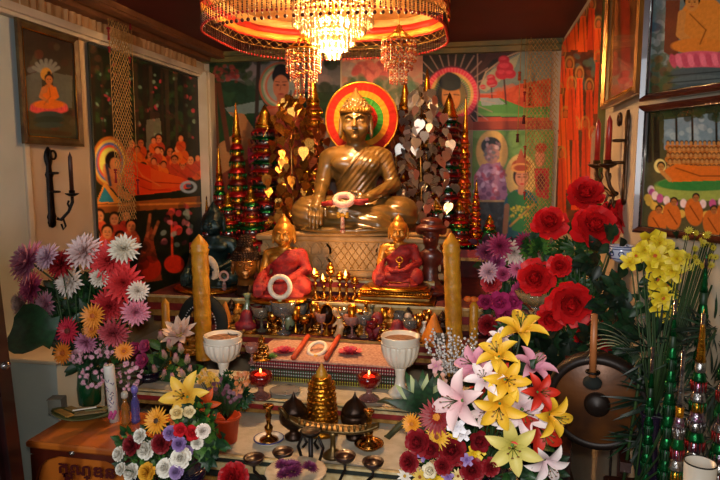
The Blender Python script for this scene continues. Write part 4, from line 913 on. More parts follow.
# ---- two bead lanterns
def lantern(px, pyt, pyb, Y, label):
    t_ = P(px, pyt, Y); k = mpp(px, pyt, Y); Hh = (pyb-pyt)*k; R = 17*k
    r = thing('bead_lantern', label, 'lantern', (t_.x, Y, t_.z-Hh))
    b = B(); b.torus((0, 0, Hh*.80), R, .005, n=28); b.torus((0, 0, Hh*.66), R*.95, .004, n=28); b.torus((0, 0, Hh*.98), R*.25, .005, n=16); b.torus((0, 0, Hh*.45), R*.5, .004, n=20)
    for i in range(8): a = 2*PI*i/8; b.tube([(R*math.cos(a), R*math.sin(a), Hh*.8), (R*.25*math.cos(a), R*.25*math.sin(a), Hh*.98), (0, 0, Hh*1.1)], .0025, 4)
    b.tube([(0, 0, Hh), (0, 0, CZ-(t_.z-Hh))], .002, 4); b.build('hoops', GOLD, r)
    PB = [CRYST, mat('amber_bead', 'c86a30', .2, 0., 'a84818', 40, coat=.5, trans=.3), mat('rose_bead', 'c0604c', .2, 0., '98382c', 40, coat=.5, trans=.3)]
    def strand(L):
        st = B(); m = int(L/.0125)
        for j in range(m): st.m = j % 3; st.ball((0, 0, -.006-j*.0125), .0056, 6, 4)
        return st.mesh('bead_strand', PB)
    for (RR, zt, L, n) in ((1., .80, .40, 20), (.8, .70, .45, 14), (.5, .45, .45, 10)):
        me = strand(L*Hh)
        for i in range(n): a = 2*PI*i/n; link('bead_strand', me, r, (RR*R*math.cos(a), RR*R*math.sin(a), zt*Hh))
lantern(303, 38, 98, 2.95, 'beaded crystal lantern hanging left of the chandelier')
lantern(399, 30, 84, 2.95, 'beaded crystal lantern hanging right of the chandelier')

# ---- knotted net hangings
def netting(name, label, O_, Ud, Wd, Ht, nx_, dz, m, tassels, group=None):
    r = thing(name, label, 'hanging', O_); b = B(); ny_ = int(Ht/dz); U_ = Vector(Ud)
    for j in range(ny_):
        for i in range(nx_):
            o = (j % 2)*.5; p0 = U_*(Wd*((i+o)/nx_-.5)); p1 = U_*(Wd*((i+o+.5)/nx_-.5)); p2 = U_*(Wd*((i+o-.5)/nx_-.5))
            z0 = Ht-j*dz; z1 = z0-dz
            b.tube([p0+Vector((0, 0, z0)), p1+Vector((0, 0, z1))], .0022, 3); b.tube([p0+Vector((0, 0, z0)), p2+Vector((0, 0, z1))], .0022, 3)
            if (i+j) % 2: b.ball(p0+Vector((0, 0, z0)), .0042, 4, 3)
    b.build('knotted_net', m, r)
    for (f, z, L) in tassels:
        x = U_*f*Wd; q = B(); q.tube([x+Vector((0, 0, Ht)), x+Vector((0, 0, z))], .0018, 4); q.build('cord', m, r)
        q = B(); q.ball(x+Vector((0, 0, z)), .011, 8, 5, (1, 1, .7)); q.ball(x+Vector((0, 0, z-.014)), .007); q.cone(x+Vector((0, 0, z-.014)), x+Vector((0, 0, z-L*.6)), .003, .007, 6); q.build('tassel', REDCL, r)
    return r
NETM = mat('straw_cord', 'c89c58', .7, 0., 'a07838', 40)
o1 = PX(121, 110, XL+.07); top = 2.40
netting('net_hanging', 'long straw-coloured knotted net strip hanging over the left mural', (XL+.085, o1.y, PX(121, 224, XL+.085).z), (0, 1, 0), .17, top-PX(121, 224, XL+.085).z, 7, .017, NETM, [(-.62, top-1.0-.35, .10), (.62, top-.95-.30, .10), (-.60, .30, .12), (.66, .24, .14), (-.62, .95, .04), (.5, .93, .04)])
o2 = P(543, 110, 4.12)
netting('net_hanging', 'long straw-coloured knotted net strip hanging in the far right corner', (o2.x, 4.12, P(543, 238, 4.12).z), (1, 0, 0), .17, 2.43-P(543, 238, 4.12).z, 7, .018, NETM, [(.62, .70, .12), (-.62, .60, .12), (.70, .38, .14), (-.7, .95, .1), (-.58, .30, .08)])
# thin cord mobile left of it
r = thing('cord_mobile', 'thin hanging cords with small red and orange tassels left of corner net', 'hanging', (P(524, 110, 4.15).x, 4.15, P(524, 150, 4.15).z))
hh = CZ-P(524, 150, 4.15).z
for k_, dx in enumerate((-.03, .0, .03)):
    B().tube([(dx, 0, hh), (dx*1.2, 0, .08+.12*k_)], .0022, 4).build('cord', NETM, r)
    for z in (hh-.22-.05*k_, .10+.12*k_):
        b = B(); b.ball((dx*1.2, 0, z), .012, 8, 5, (1, 1, .6)); b.cone((dx*1.2, 0, z), (dx*1.2, 0, z-.05), .007, .011, 7); b.build('tassel', mat('orange_tassel', 'b84c18', .7, 0., '8c2c10', 40) if z > hh-.5 else DRED, r)

# ---- wall sconces
def sconce(label, base, Nd, Ud, H, candles, bm, arms):
    """Nd = out of the wall, Ud = along the wall"""
    r = thing('candle_sconce', label, 'sconce', base); N_, U_ = Vector(Nd), Vector(Ud); Zv = Vector((0, 0, 1)); b = B()
    M = Matrix(((U_.x, N_.x, 0, 0), (U_.y, N_.y, 0, 0), (0, 0, 1, 0), (0, 0, 0, 1))) @ Matrix.Rotation(PI/2, 4, 'X') @ Matrix.Scale(-1, 4, (0, 0, 1))
    h = H
    prof = [(0, 0), (.022, .02), (.030, .07), (.024, .10), (.034, .14), (.022, .19), (.020, .62), (.030, .66), (.018, .70), (.014, .76), (.026, .82), (.030, .88), (.022, .94), (0, 1.)]
    poly = [(x*H/.42*.9, z*H) for x, z in prof]+[(-x*H/.42*.9, z*H) for x, z in prof[-2:0:-1]]
    b.prism(poly, -.016, -.002, M); b.prism([(x*.55, z) for x, z in poly], -.028, -.014, M)
    def W_(u, n_, z): return U_*u+N_*n_+Zv*z
    b.torus(W_(0, .02, H*.90), .020, .006, N_, 14, 5)
    b.torus(W_(0, .02, H*.68), .016, .006, Zv, 12, 5); b.torus(W_(0, .02, H*.45), .02, .006, Zv, 12, 5)
    b.build('back_plate', bm, r)
    for (u, n_) in arms:
        a = B(); a.tube([W_(0, .02, H*.12), W_(u*.35, n_*.4, H*.10), W_(u*.7, n_*.8, H*.20), W_(u, n_, H*.32), W_(u, n_, H*.40)], [.009, .008, .007, .008, .008], 7)
        a.tube([W_(u*.45, n_*.5, H*.12), W_(u*.60, n_*.6, H*.02), W_(u*.40, n_*.5, -.01), W_(u*.34, n_*.4, H*.05)], .005, 6); a.tube([W_(u*.8, n_*.9, H*.22), W_(u*.62, n_*.8, H*.30), W_(u*.75, n_*.85, H*.34)], .005, 6); a.build('arm', bm, r)
        B().lathe([(0, 0), (.012, 0), (.030, .010), (.033, .016), (.014, .014), (.014, .03), (0, .03)], W_(u, n_, H*.39), 14).build('drip_cup', bm, r)
        B().lathe([(.0105, 0), (.010, H*.42), (.004, H*.46), (0, H*.49)], W_(u, n_, H*.39+.025), 10).build('candle', candles, r)
    return r
sb_ = PX(57, 228, XL+.03)
sconce('dark iron wall sconce with one brown candle, on the left wall below the framed picture', (XL+.012, sb_.y, sb_.z), (1, 0, 0), (0, 1, 0), PX(57, 147, XL+.03).z-sb_.z, mat('brown_candle', '3c1c12', .4, 0., '2a120c', 20), IRON, [(.035, .085)])
sb_ = PX(616, 205, XR-.03)
sconce('ornate bronze wall sconce holding two red candles, on the right wall', (XR-.012, sb_.y, sb_.z), (-1, 0, 0), (0, -1, 0), PX(620, 110, XR-.03).z-sb_.z, mat('red_candle', 'b02418', .35, 0., '8c1810', 20, coat=.3), mat('antique_bronze', '5c3c1c', .4, .6, '38200f', 20, .2, 60), [(-.005, .052), (-.14, .065)])

# ================================================================ tiered foil umbrellas (chatra towers)
def tower(label, px, pyb, pyt, Y, nt, wb, wt, cols, fin=.22, fringe=True, group=None, finm=None, name='tiered_tower', zbase=None):
    k = mpp(px, (pyb+pyt)/2, Y); base = P(px, pyb, Y); topw = P(px, pyt, Y); zb = zbase if zbase is not None else base.z; H = topw.z-zb
    r = thing(name, label, 'ornament', (base.x, Y, zb), group=group)
    B().lathe([(.0, 0), (.035, 0), (.035, .01), (.006, .02), (.005, H*.97), (0, H*.97)], (0, 0, 0), 8).build('pole', SFOIL, r)
    Hb = H*(1-fin)-.03
    for i in range(nt):
        t = i/max(1, nt-1); R = (wb+(wt-wb)*t)*k/2; z = .03+Hb*i/nt; dz = Hb/nt; cm = cols[i % len(cols)]
        b = B(); nn = 14; b.lathe([(R, z), (R*1.02, z+dz*.10), (R*.80, z+dz*.42), (R*.45, z+dz*.60)], (0, 0, 0), nn, wob=lambda a, kk: 1+.03*math.cos(a*7)); b.m = 1
        b.lathe([(R*.66, z+dz*.40), (R*.74, z+dz*.55), (R*.74, z+dz*.98), (R*.6, z+dz)], (0, 0, 0), 10); o = b.build('tier', [cm[0], cm[1]], r)
        if fringe:
            f_ = B()
            for j in range(nn): a = 2*PI*j/nn; f_.cone((R*math.cos(a), R*math.sin(a), z+.002), (R*1.03*math.cos(a), R*1.03*math.sin(a), z-dz*.45), R*.12, .0008, 4)
            f_.build('fringe', cm[2], o, kind='stuff')
    R = wt*k/2; b = B(); zf = .03+Hb; hf = H-zf
    b.lathe([(R*.8, zf), (R*.55, zf+hf*.15), (R*.62, zf+hf*.18), (R*.40, zf+hf*.42), (R*.46, zf+hf*.45), (R*.2, zf+hf*.8), (0, zf+hf)], (0, 0, 0), 12); b.build('finial', finm or GFOIL, r)
    return r
DRF = mat('dark_red_foil', '5c0c0c', .35, .5, '380606', 50, .3, 120)
RG = [(RED, GFOIL, GREENF), (DRF, SFOIL, RED), (GREENF, GFOIL, RED)]
tower('short foil tower in red and green with gold tip, furthest left on the rear step', 221, 246, 143, 3.86, 7, 24, 9, RG, .32)
tower('tall red and green foil tower with gold cone tip, second from the left mural', 239, 248, 102, 3.92, 9, 28, 13, [(RED, GFOIL, GREENF), (DRF, GFOIL, GREENF)], .24)
tower('wide fringed foil tower of many dark red tiers, left of the gold leaf tree', 267, 247, 104, 4.0, 15, 42, 26, [(RED, SFOIL, DRF), (GREENF, SFOIL, DRF), (RED, GFOIL, RED)], .14)
tower('small red foil tower half hidden low beside the corner post', 208, 250, 195, 3.8, 5, 13, 5, RG, .3)
tower('fringed silver and red foil tower right of the silver leaf tree', 447, 247, 92, 3.98, 17, 44, 24, [(RED, SFOIL, DRF), (GREENF, SFOIL, RED), (DRF, SFOIL, RED)], .16)
tower('gold and orange foil tower with sharp tip, in front of fringed red tower', 463, 247, 92, 3.88, 11, 18, 8, [(mat('orange_foil', 'c4501a', .28, .7, '9c2c10', 50, .3, 150), GFOIL, GFOIL), (GFOIL, mat('orange_foil', ''), RED)], .26)
tower('slim glittering gold and red tower at the right end of the rear step', 475, 250, 178, 3.82, 10, 14, 6, [(GFOIL, RED, RED), (RED, GFOIL, GFOIL)], .2)
tower('slim copper-gold tiered tower left of the halo', 314, 200, 73, 3.90, 14, 38, 18, [(mat('copper_foil', '9c4a20', .3, .8, '6c2c14', 50, .3, 150), GFOIL, GFOIL)], .16, zbase=zR)
tower('slim copper-gold tiered tower right of the halo', 404, 200, 78, 3.90, 14, 36, 16, [(mat('copper_foil', ''), GFOIL, GFOIL)], .16, zbase=zR)
tower('broad silver-leaf tiered tower seen above the right shoulder of the statue', 425, 245, 66, 4.08, 11, 34, 14, [(SFOIL, BRASS, GFOIL)], .2)

for (px, pt, Y_, n_, w_, t_) in ((229, 192, 3.80, 6, 30, 'low red foil tower, leftmost in the front row by the corner post'), (252, 186, 3.82, 6, 34, 'low red foil tower between the tall cone tower and the wide fringed one'), (279, 200, 3.80, 5, 30, 'low red foil tower at the foot of the gold leaf tree'), (436, 196, 3.80, 6, 30, 'low red foil tower at the foot of the silver leaf tree'), (459, 200, 3.80, 5, 30, 'low red foil tower under the gold and orange tower'), (489, 214, 3.84, 4, 22, 'lowest red foil tower at the right, under the veiled lady')):
    tower(t_, px, 249, pt, Y_, n_, w_, w_*.5, RG, .2)
# ================================================================ metal leaf trees
LEAFG = mat('leaf_gold_foil', 'e0a850', .22, .95, 'b87830', 200, .2, 60); LEAFS = mat('leaf_silver_foil', 'e6e0d8', .32, .9, 'b0a8a0', 200, .2, 60)
lf = B(); q = .5
pts = [(0, .08), (.10, 0), (.26, .02), (.40, .16), (.45, .36), (.40, .58), (.27, .78), (.12, .96), (.04, 1.12), (0, 1.24)]
poly = [(x, -y) for x, y in pts]+[(-x, -y) for x, y in pts[-2:0:-1]]
lf.prism([(x, y) for x, y in poly], -.015, .015, Matrix.Rotation(PI/2, 4, 'X'))
def leaf_tree(name, label, px, pyb, pyt, Y, n, m, wpx, seed):
    rd = random.Random(seed); k = mpp(px, 160, Y); base = P(px, pyb, Y); H = P(px, pyt, Y).z-base.z
    r = thing(name, label, 'ornament', base); me = lf.mesh('heart_leaf', m, False)
    B().tube([(0, 0, 0), (.005, 0, H*.3), (-.004, 0, H*.6), (0, 0, H)], [.008, .006, .005, .003], 6).build('trunk', BRASS, r)
    B().lathe([(0, 0), (.06, 0), (.055, .015), (.02, .03), (0, .03)], (0, 0, 0), 14).build('tree_base', BRASS, r)
    bs = B()
    for i in range(n):
        z = H*(.08+.9*(i+rd.random())/n); w = wpx*k/2*(.45+.55*math.sin(PI*min(1, (z/H)*.9+.12))); a = i*2.4; R = w*(.35+.65*rd.random()); x, y = R*math.cos(a), R*.5*math.sin(a)
        bs.tube([(0, 0, z-.03), (x*.6, y*.6, z+.015), (x, y, z)], .0014, 3)
        s_ = 9.5*k*(.75+.5*rd.random()); link('heart_leaf', me, r, (x, y, z), rot=(rd.uniform(-.6, .8), rd.uniform(-.5, .5), rd.uniform(-1.2, 1.2)), scale=s_)
    bs.build('twigs', BRASS, r)
leaf_tree('metal_leaf_tree', 'tree of hanging gold heart-shaped metal leaves left of the big statue', 293, 245, 90, 3.74, 140, LEAFG, 64, 3)
leaf_tree('metal_leaf_tree', 'tree of hanging silver heart-shaped metal leaves right of the big statue', 420, 245, 84, 3.74, 160, LEAFS, 68, 4)
leaf_tree('metal_leaf_tree', 'smaller bronze-leaf tree close behind the statue right shoulder', 396, 245, 105, 3.80, 46, mat('copper_foil', ''), 34, 5)
leaf_tree('metal_leaf_tree', 'smaller bronze-leaf tree close behind the statue left shoulder', 320, 245, 120, 3.80, 40, mat('copper_foil', ''), 34, 6)
# ================================================================ offerings on the steps
def lathe_thing(name, label, cat, loc, parts, group=None, rot=None):
    r = thing(name, label, cat, loc, rot, group)
    for nm, prof, m, *o in parts: B().lathe(prof, (0, 0, 0), o[0] if o else 20).build(nm, m, r)
    return r
# lace-covered offering box with bead fringe
x0, x1 = P(250, 362, yTf).x, P(397, 362, yTf).x
zt = zT; d = 2.725-yTf; hb = zT-zA
box = thing('offering_box', 'low lace-topped offering box with rows of coloured bead fringe in the middle', 'box', ((x0+x1)/2, yTf+d/2, zA)); w = x1-x0
B().box((0, 0, hb/2-.004), (w-.03, d-.03, hb-.008)).build('box_body', DRED, box, smooth=False)
B().box((0, 0, hb-.004), (w, d, .008), bev=.003).build('lace_cover', mat('pinkish_lace', 'c09a84', .8, 0., '9c6a5c', 90, .6, 150), box, smooth=False)
for (za, L, c1, c2, nm) in ((hb-.008, .034, 'a02030', 'c8a8a0', 'red_bead_string'), (hb-.042, .036, '1c5a34', 'a8b0a8', 'green_bead_string'), (hb-.078, .022, 'b8b040', '8a8a3a', 'yellow_bead_string')):
    sb = B()
    for k in range(int(L/.007)): sb.m = k % 2; sb.ball((0, 0, -.004-k*.007), .0038, 5, 4)
    me = sb.mesh(nm, [mat('bead_'+c1, c1, .25, 0., c1, 5, coat=.5), mat('bead_'+c2, c2, .25, 0., c2, 5, coat=.5)])
    for k in range(60): link(nm, me, box, (-w/2+w*(k+.5)/60, -d/2-.003, za))
for (px0, py0, px1, py1, s_) in ((308, 336, 293, 358, 'left'), (339, 336, 326, 358, 'right')):
    a, c = PZ(px0, py0, zT+.018), PZ(px1, py1, zT+.018); r = thing('incense_tube', 'orange-red paper incense roll lying on the lace cover, %s of the white garland' % s_, 'incense', c); B().cone((0, 0, 0), a-c, .011, .011, 12).build('roll', mat('orange_paper', 'c8481c', .6, 0., 'a83414', 20), r)
for (x_, y_, r_, c_, s_) in ((284, 353, 12, ('8c1428', 'c83c50'), 'left'), (350, 354, 13, ('8c1428', 'd05868'), 'right'), (270, 358, 8, ('2c5c2c', '6c8c3c'), 'far left')):
    q_ = thing('silk_rosette', 'flat crumpled silk rosette lying on the lace cover, %s one' % s_, 'ornament', PZ(x_, y_, zT)); k_ = mpp(x_, y_, q_.location.y); m_ = mat('silk_'+c_[0], c_[0], .6, 0., c_[1], attr='pt'); b = B()
    for L_, e_ in ((1, 8), (.75, 30), (.45, 60)):
        for i in range(8): b.petal(i*.785+L_*3, L_*r_*k_, .6*r_*k_*L_, e_-5, e_+15, cup=.1, nt=4, ns=3, pw=1.4, point=.5, jit=.001)
    b.build('petals', m_, q_); B().ball((0, 0, .006), .006, 7, 5).build('rosette_button', GOLD, q_)
gl = thing('white_garland', 'white flower garland with yellow tassels draped on the lace cover', 'garland', PZ(316, 350, zT+.015))
B().torus((0, .02, 0), .055, .009, (0, -.3, 1), 20, 6, (1, .7)).build('flower_ring', mat('white_petals', 'e8dccb'), gl); b = B(); b.ball((-.02, -.03, -.03), .012); b.ball((-.024, -.035, -.055), .010); b.cone((.01, -.035, -.01), (0, -.045, -.06), .01, .014); b.build('tassel', mat('yellow_petals', 'd8a024'), gl)

# ribbed white goblets
def goblet(label, px, pyb, pyt, wpx, z):
    w0 = PZ(px, pyb, z); k = mpp(px, (pyb+pyt)/2, w0.y); H = (pyb-pyt)*k; R = wpx*k/2
    r = thing('ribbed_goblet', label, 'goblet', w0)
    B().lathe([(0, 0), (R*.62, 0), (R*.60, H*.05), (R*.30, H*.14), (R*.24, H*.30), (R*.30, H*.42), (R*.34, H*.46)], (0, 0, 0), 20).build('foot', WHITE, r)
    B().lathe([(R*.30, H*.45), (R*.62, H*.52), (R*.88, H*.66), (R*.97, H*.82), (R*.93, H*.86)], (0, 0, 0), 72, wob=lambda a, kk: 1+.06*math.cos(a*18)).build('ribbed_bowl', WHITE, r)
    b = B().lathe([(R*.93, H*.855), (R*1.0, H*.875), (R*.97, H*.90), (R*1.03, H*.985), (R*1.0, H), (R*.92, H*.985), (R*.88, H*.93)], (0, 0, 0), 32); b.torus((0, 0, H*.87), R*.985, R*.05, n=32); b.build('rim', WHITE, r)
    B().lathe([(0, H*.90), (R*.89, H*.90), (R*.86, H*.93), (0, H*.94)], (0, 0, 0), 24).build('incense_ash', mat('incense_ash', '9c7458', .95, 0., '7a5840', 60, .6, 100), r)
goblet('white ribbed goblet holding ash, beside the left tall yellow candle', 224, 384, 333, 37, zA)
goblet('white ribbed goblet holding ash, right of the offering box', 400, 394, 333, 38, zA)
# votive lamps
RGL = mat('red_votive_glow', 'd01810', .2, 0., 'a01008', 10, emit='ff2208', estr=1.6, coat=.6); RGL2 = mat('red_glass', '9c1410', .12, 0., '6c0c0a', 10, trans=.5, coat=.5); PKG = mat('pink_glass', 'c08a80', .1, 0., '9c6058', 10, trans=.55)
for (px, py, s_) in ((261, 397, 'left'), (369, 399, 'right')):
    r = thing('votive_lamp', 'red glowing glass votive lamp on a pink foot, %s of the offering box' % s_, 'lamp', PZ(px, py, zA)); k = mpp(px, py, r.location.y)
    B().lathe([(0, 0), (11*k, 0), (10*k, 2*k), (3*k, 6*k), (3*k, 10*k), (7*k, 13*k)], (0, 0, 0), 18).build('foot', PKG, r)
    B().lathe([(5*k, 12*k), (10*k, 15*k), (12*k, 20*k), (11*k, 25*k), (9*k, 25*k), (9*k, 19*k), (4*k, 15*k)], (0, 0, 0), 24, wob=lambda a, kk: 1+.06*math.cos(a*8)).build('glass_cup', RGL2, r)
    B().ball((0, 0, 20.5*k), 7*k, 12, 8, (1, 1, .75)).build('glowing_wax', RGL, r)
    B().lathe([(0, 0), (1*k, 1*k), (.9*k, 3*k), (0, 5*k)], (0, 0, 25*k), 8).build('flame', mat('flame', 'ffd080', .5, emit='ffb050', estr=8), r)
lathe_thing('glass_dish', 'shallow grey glass dish on the middle step beside the left votive lamp', 'dish', PZ(285, 393, zA), [('dish', [(0, 0), (.03, 0), (.065, .014), (.06, .016), (.0, .006)], mat('grey_glass', 'a8a49c', .15, 0., '8a8680', 10, trans=.4))])
# gold stupa on the front step
w0 = PZ(322, 432, zB); k = mpp(322, 400, w0.y)
st = thing('gold_stupa', 'textured gold bell-shaped stupa in the centre of the front step', 'stupa', w0)
B().lathe([(0, 0), (17*k, 0), (17.5*k, 3*k), (15*k, 5*k), (16.5*k, 8*k), (15*k, 10*k)], (0, 0, 0), 28).build('base', GOLD, st)
b = B(); pr = []
for i in range(13):
    t = i/12; R = (15.5-3.5*t-3*max(0, t-.6)*2.2)*k; z = (10+46*t)*k; pr += [(R, z), (R*1.05, z+1.2*k), (R*.95, z+2.4*k)]
b.lathe(pr, (0, 0, 0), 48, wob=lambda a, kk: 1+.03*math.cos(a*16+kk)); b.build('bell_body', GOLD, st)
kb = B(); kb.ball((0, 0, 0), 1.6*k, 6, 4); km = kb.mesh('relief_boss', GOLD)
for row in range(8):
    R = (15.5-3.5*row/8)*k
    for i in range(16): a = 2*PI*(i+.5*(row % 2))/16; link('relief_boss', km, st, (R*math.cos(a), R*math.sin(a), (13+row*5.4)*k))
b = B(); b.lathe([(8*k, 57*k), (5*k, 61*k), (5.5*k, 63*k), (2.5*k, 67*k), (0, 73*k)], (0, 0, 0), 16); b.build('spire', WAX, st)
# dark lotus-bud vessels
for (px, s_) in ((294, 'left'), (355, 'right')):
    r = thing('lotus_bud_vessel', 'dark bronze lotus-bud vessel with pointed lid on the front step, %s of the gold stupa' % s_, 'vessel', PZ(px, 438, zB)); k = mpp(px, 410, r.location.y)
    B().lathe([(0, 0), (9*k, 0), (9.5*k, 3*k), (5*k, 6*k), (4*k, 9*k), (8*k, 12*k)], (0, 0, 0), 20).build('foot', DBRONZE, r)
    B().lathe([(7*k, 11*k), (13*k, 17*k), (14*k, 23*k), (13*k, 27*k)], (0, 0, 0), 32, wob=lambda a, kk: 1+.04*abs(math.cos(a*5))).build('bowl', DBRONZE, r)
    B().lathe([(13.6*k, 26.5*k), (12.5*k, 31*k), (8.5*k, 37*k), (3.5*k, 41*k), (1.6*k, 44*k), (0, 49*k)], (0, 0, 0), 32, wob=lambda a, kk: 1+.05*abs(math.cos(a*5))).build('lid', DBRONZE, r)
# boat-shaped candle rack
w0 = PZ(333, 456, zB); k = mpp(333, 425, w0.y); rk = thing('boat_candle_rack', 'shallow boat-shaped bronze candle rack on a flared foot, before the gold stupa', 'rack', w0)
OBR = mat('olive_bronze', '6a5228', .35, .7, '463418', 20, .3, 60)
b = B(); vs = []; nseg = 24
for i in range(nseg+1):
    t = i/nseg*2-1; x = t*47*k; zc_ = (27+9*abs(t)**3)*k; hw = 9*k*math.sqrt(max(.02, 1-t*t)); 
    vs += [(x, -hw, zc_+3*k), (x, -hw*.5, zc_-2*k), (x, hw*.5, zc_-2*k), (x, hw, zc_+3*k), (x, hw*.8, zc_+2*k), (x, 0, zc_-.4*k), (x, -hw*.8, zc_+2*k)]
fs = []
for i in range(nseg):
    for q in range(7): fs.append((i*7+q, i*7+(q+1) % 7, (i+1)*7+(q+1) % 7, (i+1)*7+q))
b.add(vs, fs+[tuple(range(6, -1, -1)), tuple(range(nseg*7, nseg*7+7))]); b.tube([(-47*k, 0, 36*k), (-53*k, 0, 44*k), (-57*k, 0, 46*k)], [2.5*k, 2*k, 1.4*k], 6); b.build('boat_tray', OBR, rk)
b = B().lathe([(0, 0), (11*k, 0), (10*k, 2.5*k), (3*k, 8*k), (2.4*k, 20*k), (6*k, 26*k)], (0, 0, 0), 16); b.build('foot', OBR, rk)
hm = B().lathe([(0, 0), (1.4*k, 0), (1.1*k, 3*k), (1.6*k, 7*k), (0, 7*k)], (0, 0, 0), 7).mesh('candle_cup', OBR)
for i in range(13): t = i/12*2-1; link('candle_cup', hm, rk, (t*34*k, -3*k, (26.5+5*abs(t)**3)*k))
# brass candlesticks in dishes
for (px, py, s_, dm, dn) in ((269, 443, 'left', WHITE, 'blue-rimmed white dish'), (369, 448, 'right', BRASS, 'flat brass dish')):
    r = thing('brass_candlestick', 'turned brass candlestick standing in a %s, %s on the front step' % (dn, s_), 'candlestick', PZ(px, py, zB)); k = mpp(px, py, r.location.y)
    B().lathe([(0, 0), (9*k, 0), (15*k, 5*k), (14.6*k, 6*k), (12*k, 5*k), (8*k, 2*k), (0, 2*k)], (0, 0, 0), 28).build('dish', dm, r)
    if dm is WHITE: B().torus((0, 0, 5.4*k), 14.6*k, .8*k, n=32, m=5).build('blue_rim', mat('dish_blue', '2c3c7a', .3, coat=.4), r)
    B().lathe([(0, 2*k), (10*k, 3*k), (9*k, 5*k), (4*k, 7*k), (2.5*k, 10*k), (4*k, 14*k), (4.4*k, 17*k), (2*k, 20*k), (2.6*k, 26*k), (3.4*k, 29*k), (2*k, 32*k), (3*k, 35*k), (5.5*k, 38*k), (5.5*k, 39.5*k), (0, 39*k)], (0, 0, 0), 18).build('stick', BRASS, r)
# iron candelabra in front
w0 = Vector((P(311, 480, 1.84).x, 1.84, zL)); k = mpp(311, 460, w0.y); ir = thing('iron_candelabra', 'black iron candelabra with scrolled legs and dark saucer cups along the front edge', 'candelabra', w0); H = P(311, 434, w0.y).z-zL
b = B()
for q in range(3):
    a = math.radians(90+120*q); c_, s_ = math.cos(a), math.sin(a)
    b.tube([(0, 0, H*.55), (c_*8*k, s_*8*k, H*.5), (c_*14*k, s_*14*k, H*.3), (c_*20*k, s_*20*k, H*.10), (c_*27*k, s_*27*k, .006)], 2.*k, 6)
b.tube([(0, 0, H*.3), (0, 0, H)], 2.4*k, 8)
for q in (-1, 1): b.tube([(q*2*k, 0, H*.62), (q*9*k, 0, H*.70), (q*13*k, 0, H*.85), (q*8*k, 0, H*.98), (q*4*k, 0, H*.90), (q*8*k, 0, H*.84)], 1.6*k, 6)
b.build('scrolled_stand', IRON, ir)
B().lathe([(0, H), (9*k, H), (10.5*k, H+3*k), (10*k, H+4*k), (7*k, H+2*k), (0, H+2*k)], (0, 0, 0), 18).build('saucer_cup', IRON, ir)
CUPM = mat('dark_red_cup', '2e1010', .35, .3, '1c0a08', 15, coat=.4)
for (px, py) in ((254, 461), (283, 455), (345, 459), (373, 465)):
    v = P(px, py, w0.y)-w0; b = B(); b.tube([(0, 0, H*.40), (v.x*.5, 0, H*.22), (v.x, 0, v.z-11*k), (v.x, 0, v.z-2*k)], 1.6*k, 6); b.build('arm', IRON, ir)
    B().lathe([(0, -4*k), (4*k, -4*k), (9*k, 0), (11*k, 4*k), (10.4*k, 5*k), (8*k, 2*k), (0, 1*k)], v, 18).build('saucer_cup', CUPM, ir)

# ---- tall carved wax candles and small ones
def candle(label, px, pyb, pyt, wpx, Y, z, lean=0., m=WAX, carved=True):
    k = mpp(px, (pyb+pyt)/2, Y); b0 = P(px, pyb, Y); tp = P(px+lean, pyt, Y); base = Vector((b0.x, Y, z)); r = thing('wax_candle', label, 'candle', base); H = tp.z-z; R = wpx*k/2
    ax = Vector((tp.x-b0.x, 0, H)); L = ax.length
    pr = [(0, 0), (R, 0)]
    if carved:
        n = 30
        for i in range(n): t = i/n; pr.append((R*(.98+.03*math.sin(i*2.1)), L*.86*t+.002))
        pr += [(R*1.02, L*.86), (R*1.10, L*.875), (R*.95, L*.89), (R*1.05, L*.905), (R*.9, L*.93), (R*.5, L*.965), (R*.25, L*.985), (0, L)]
        B().lathe(pr, (0, 0, 0), 28, ax, wob=lambda a, kk: 1+(.035*math.cos(a*6+kk*.9) if 1 < kk < 31 else 0)).build('carved_wax', m, r)
    else:
        B().lathe(pr+[(R, L*.93), (R*.6, L*.96), (0, L)], (0, 0, 0), 14, ax).build('wax_body', m, r)
    return r
candle('tall carved yellow candle at the left of the steps beside the white goblet', 204, 345, 234, 17, 2.66, zA, -5)
candle('tall carved yellow candle at the right, pearl sprays at its foot', 456, 345, 232, 17, 2.66, zA, -5)
candle('thin yellow candle leaning against the paper strip at the left', 167, 352, 298, 8, 2.45, zA, -2, carved=False)
candle('thin yellow candle with an orange ball on top, right of the tall candle', 474, 345, 300, 9, 2.62, zA, 0, carved=False)
o = thing('orange_flower_ball', 'orange marigold heads tied round the top of the thin right candle', 'flower', P(474, 299, 2.61)); b = B()
for q in (-1, 0, 1): b.ball((q*.026, -.004, 0), .018, 10, 6, (1, 1, .75))
b.build('marigold_heads', mat('orange_petals', 'd8701c'), o)
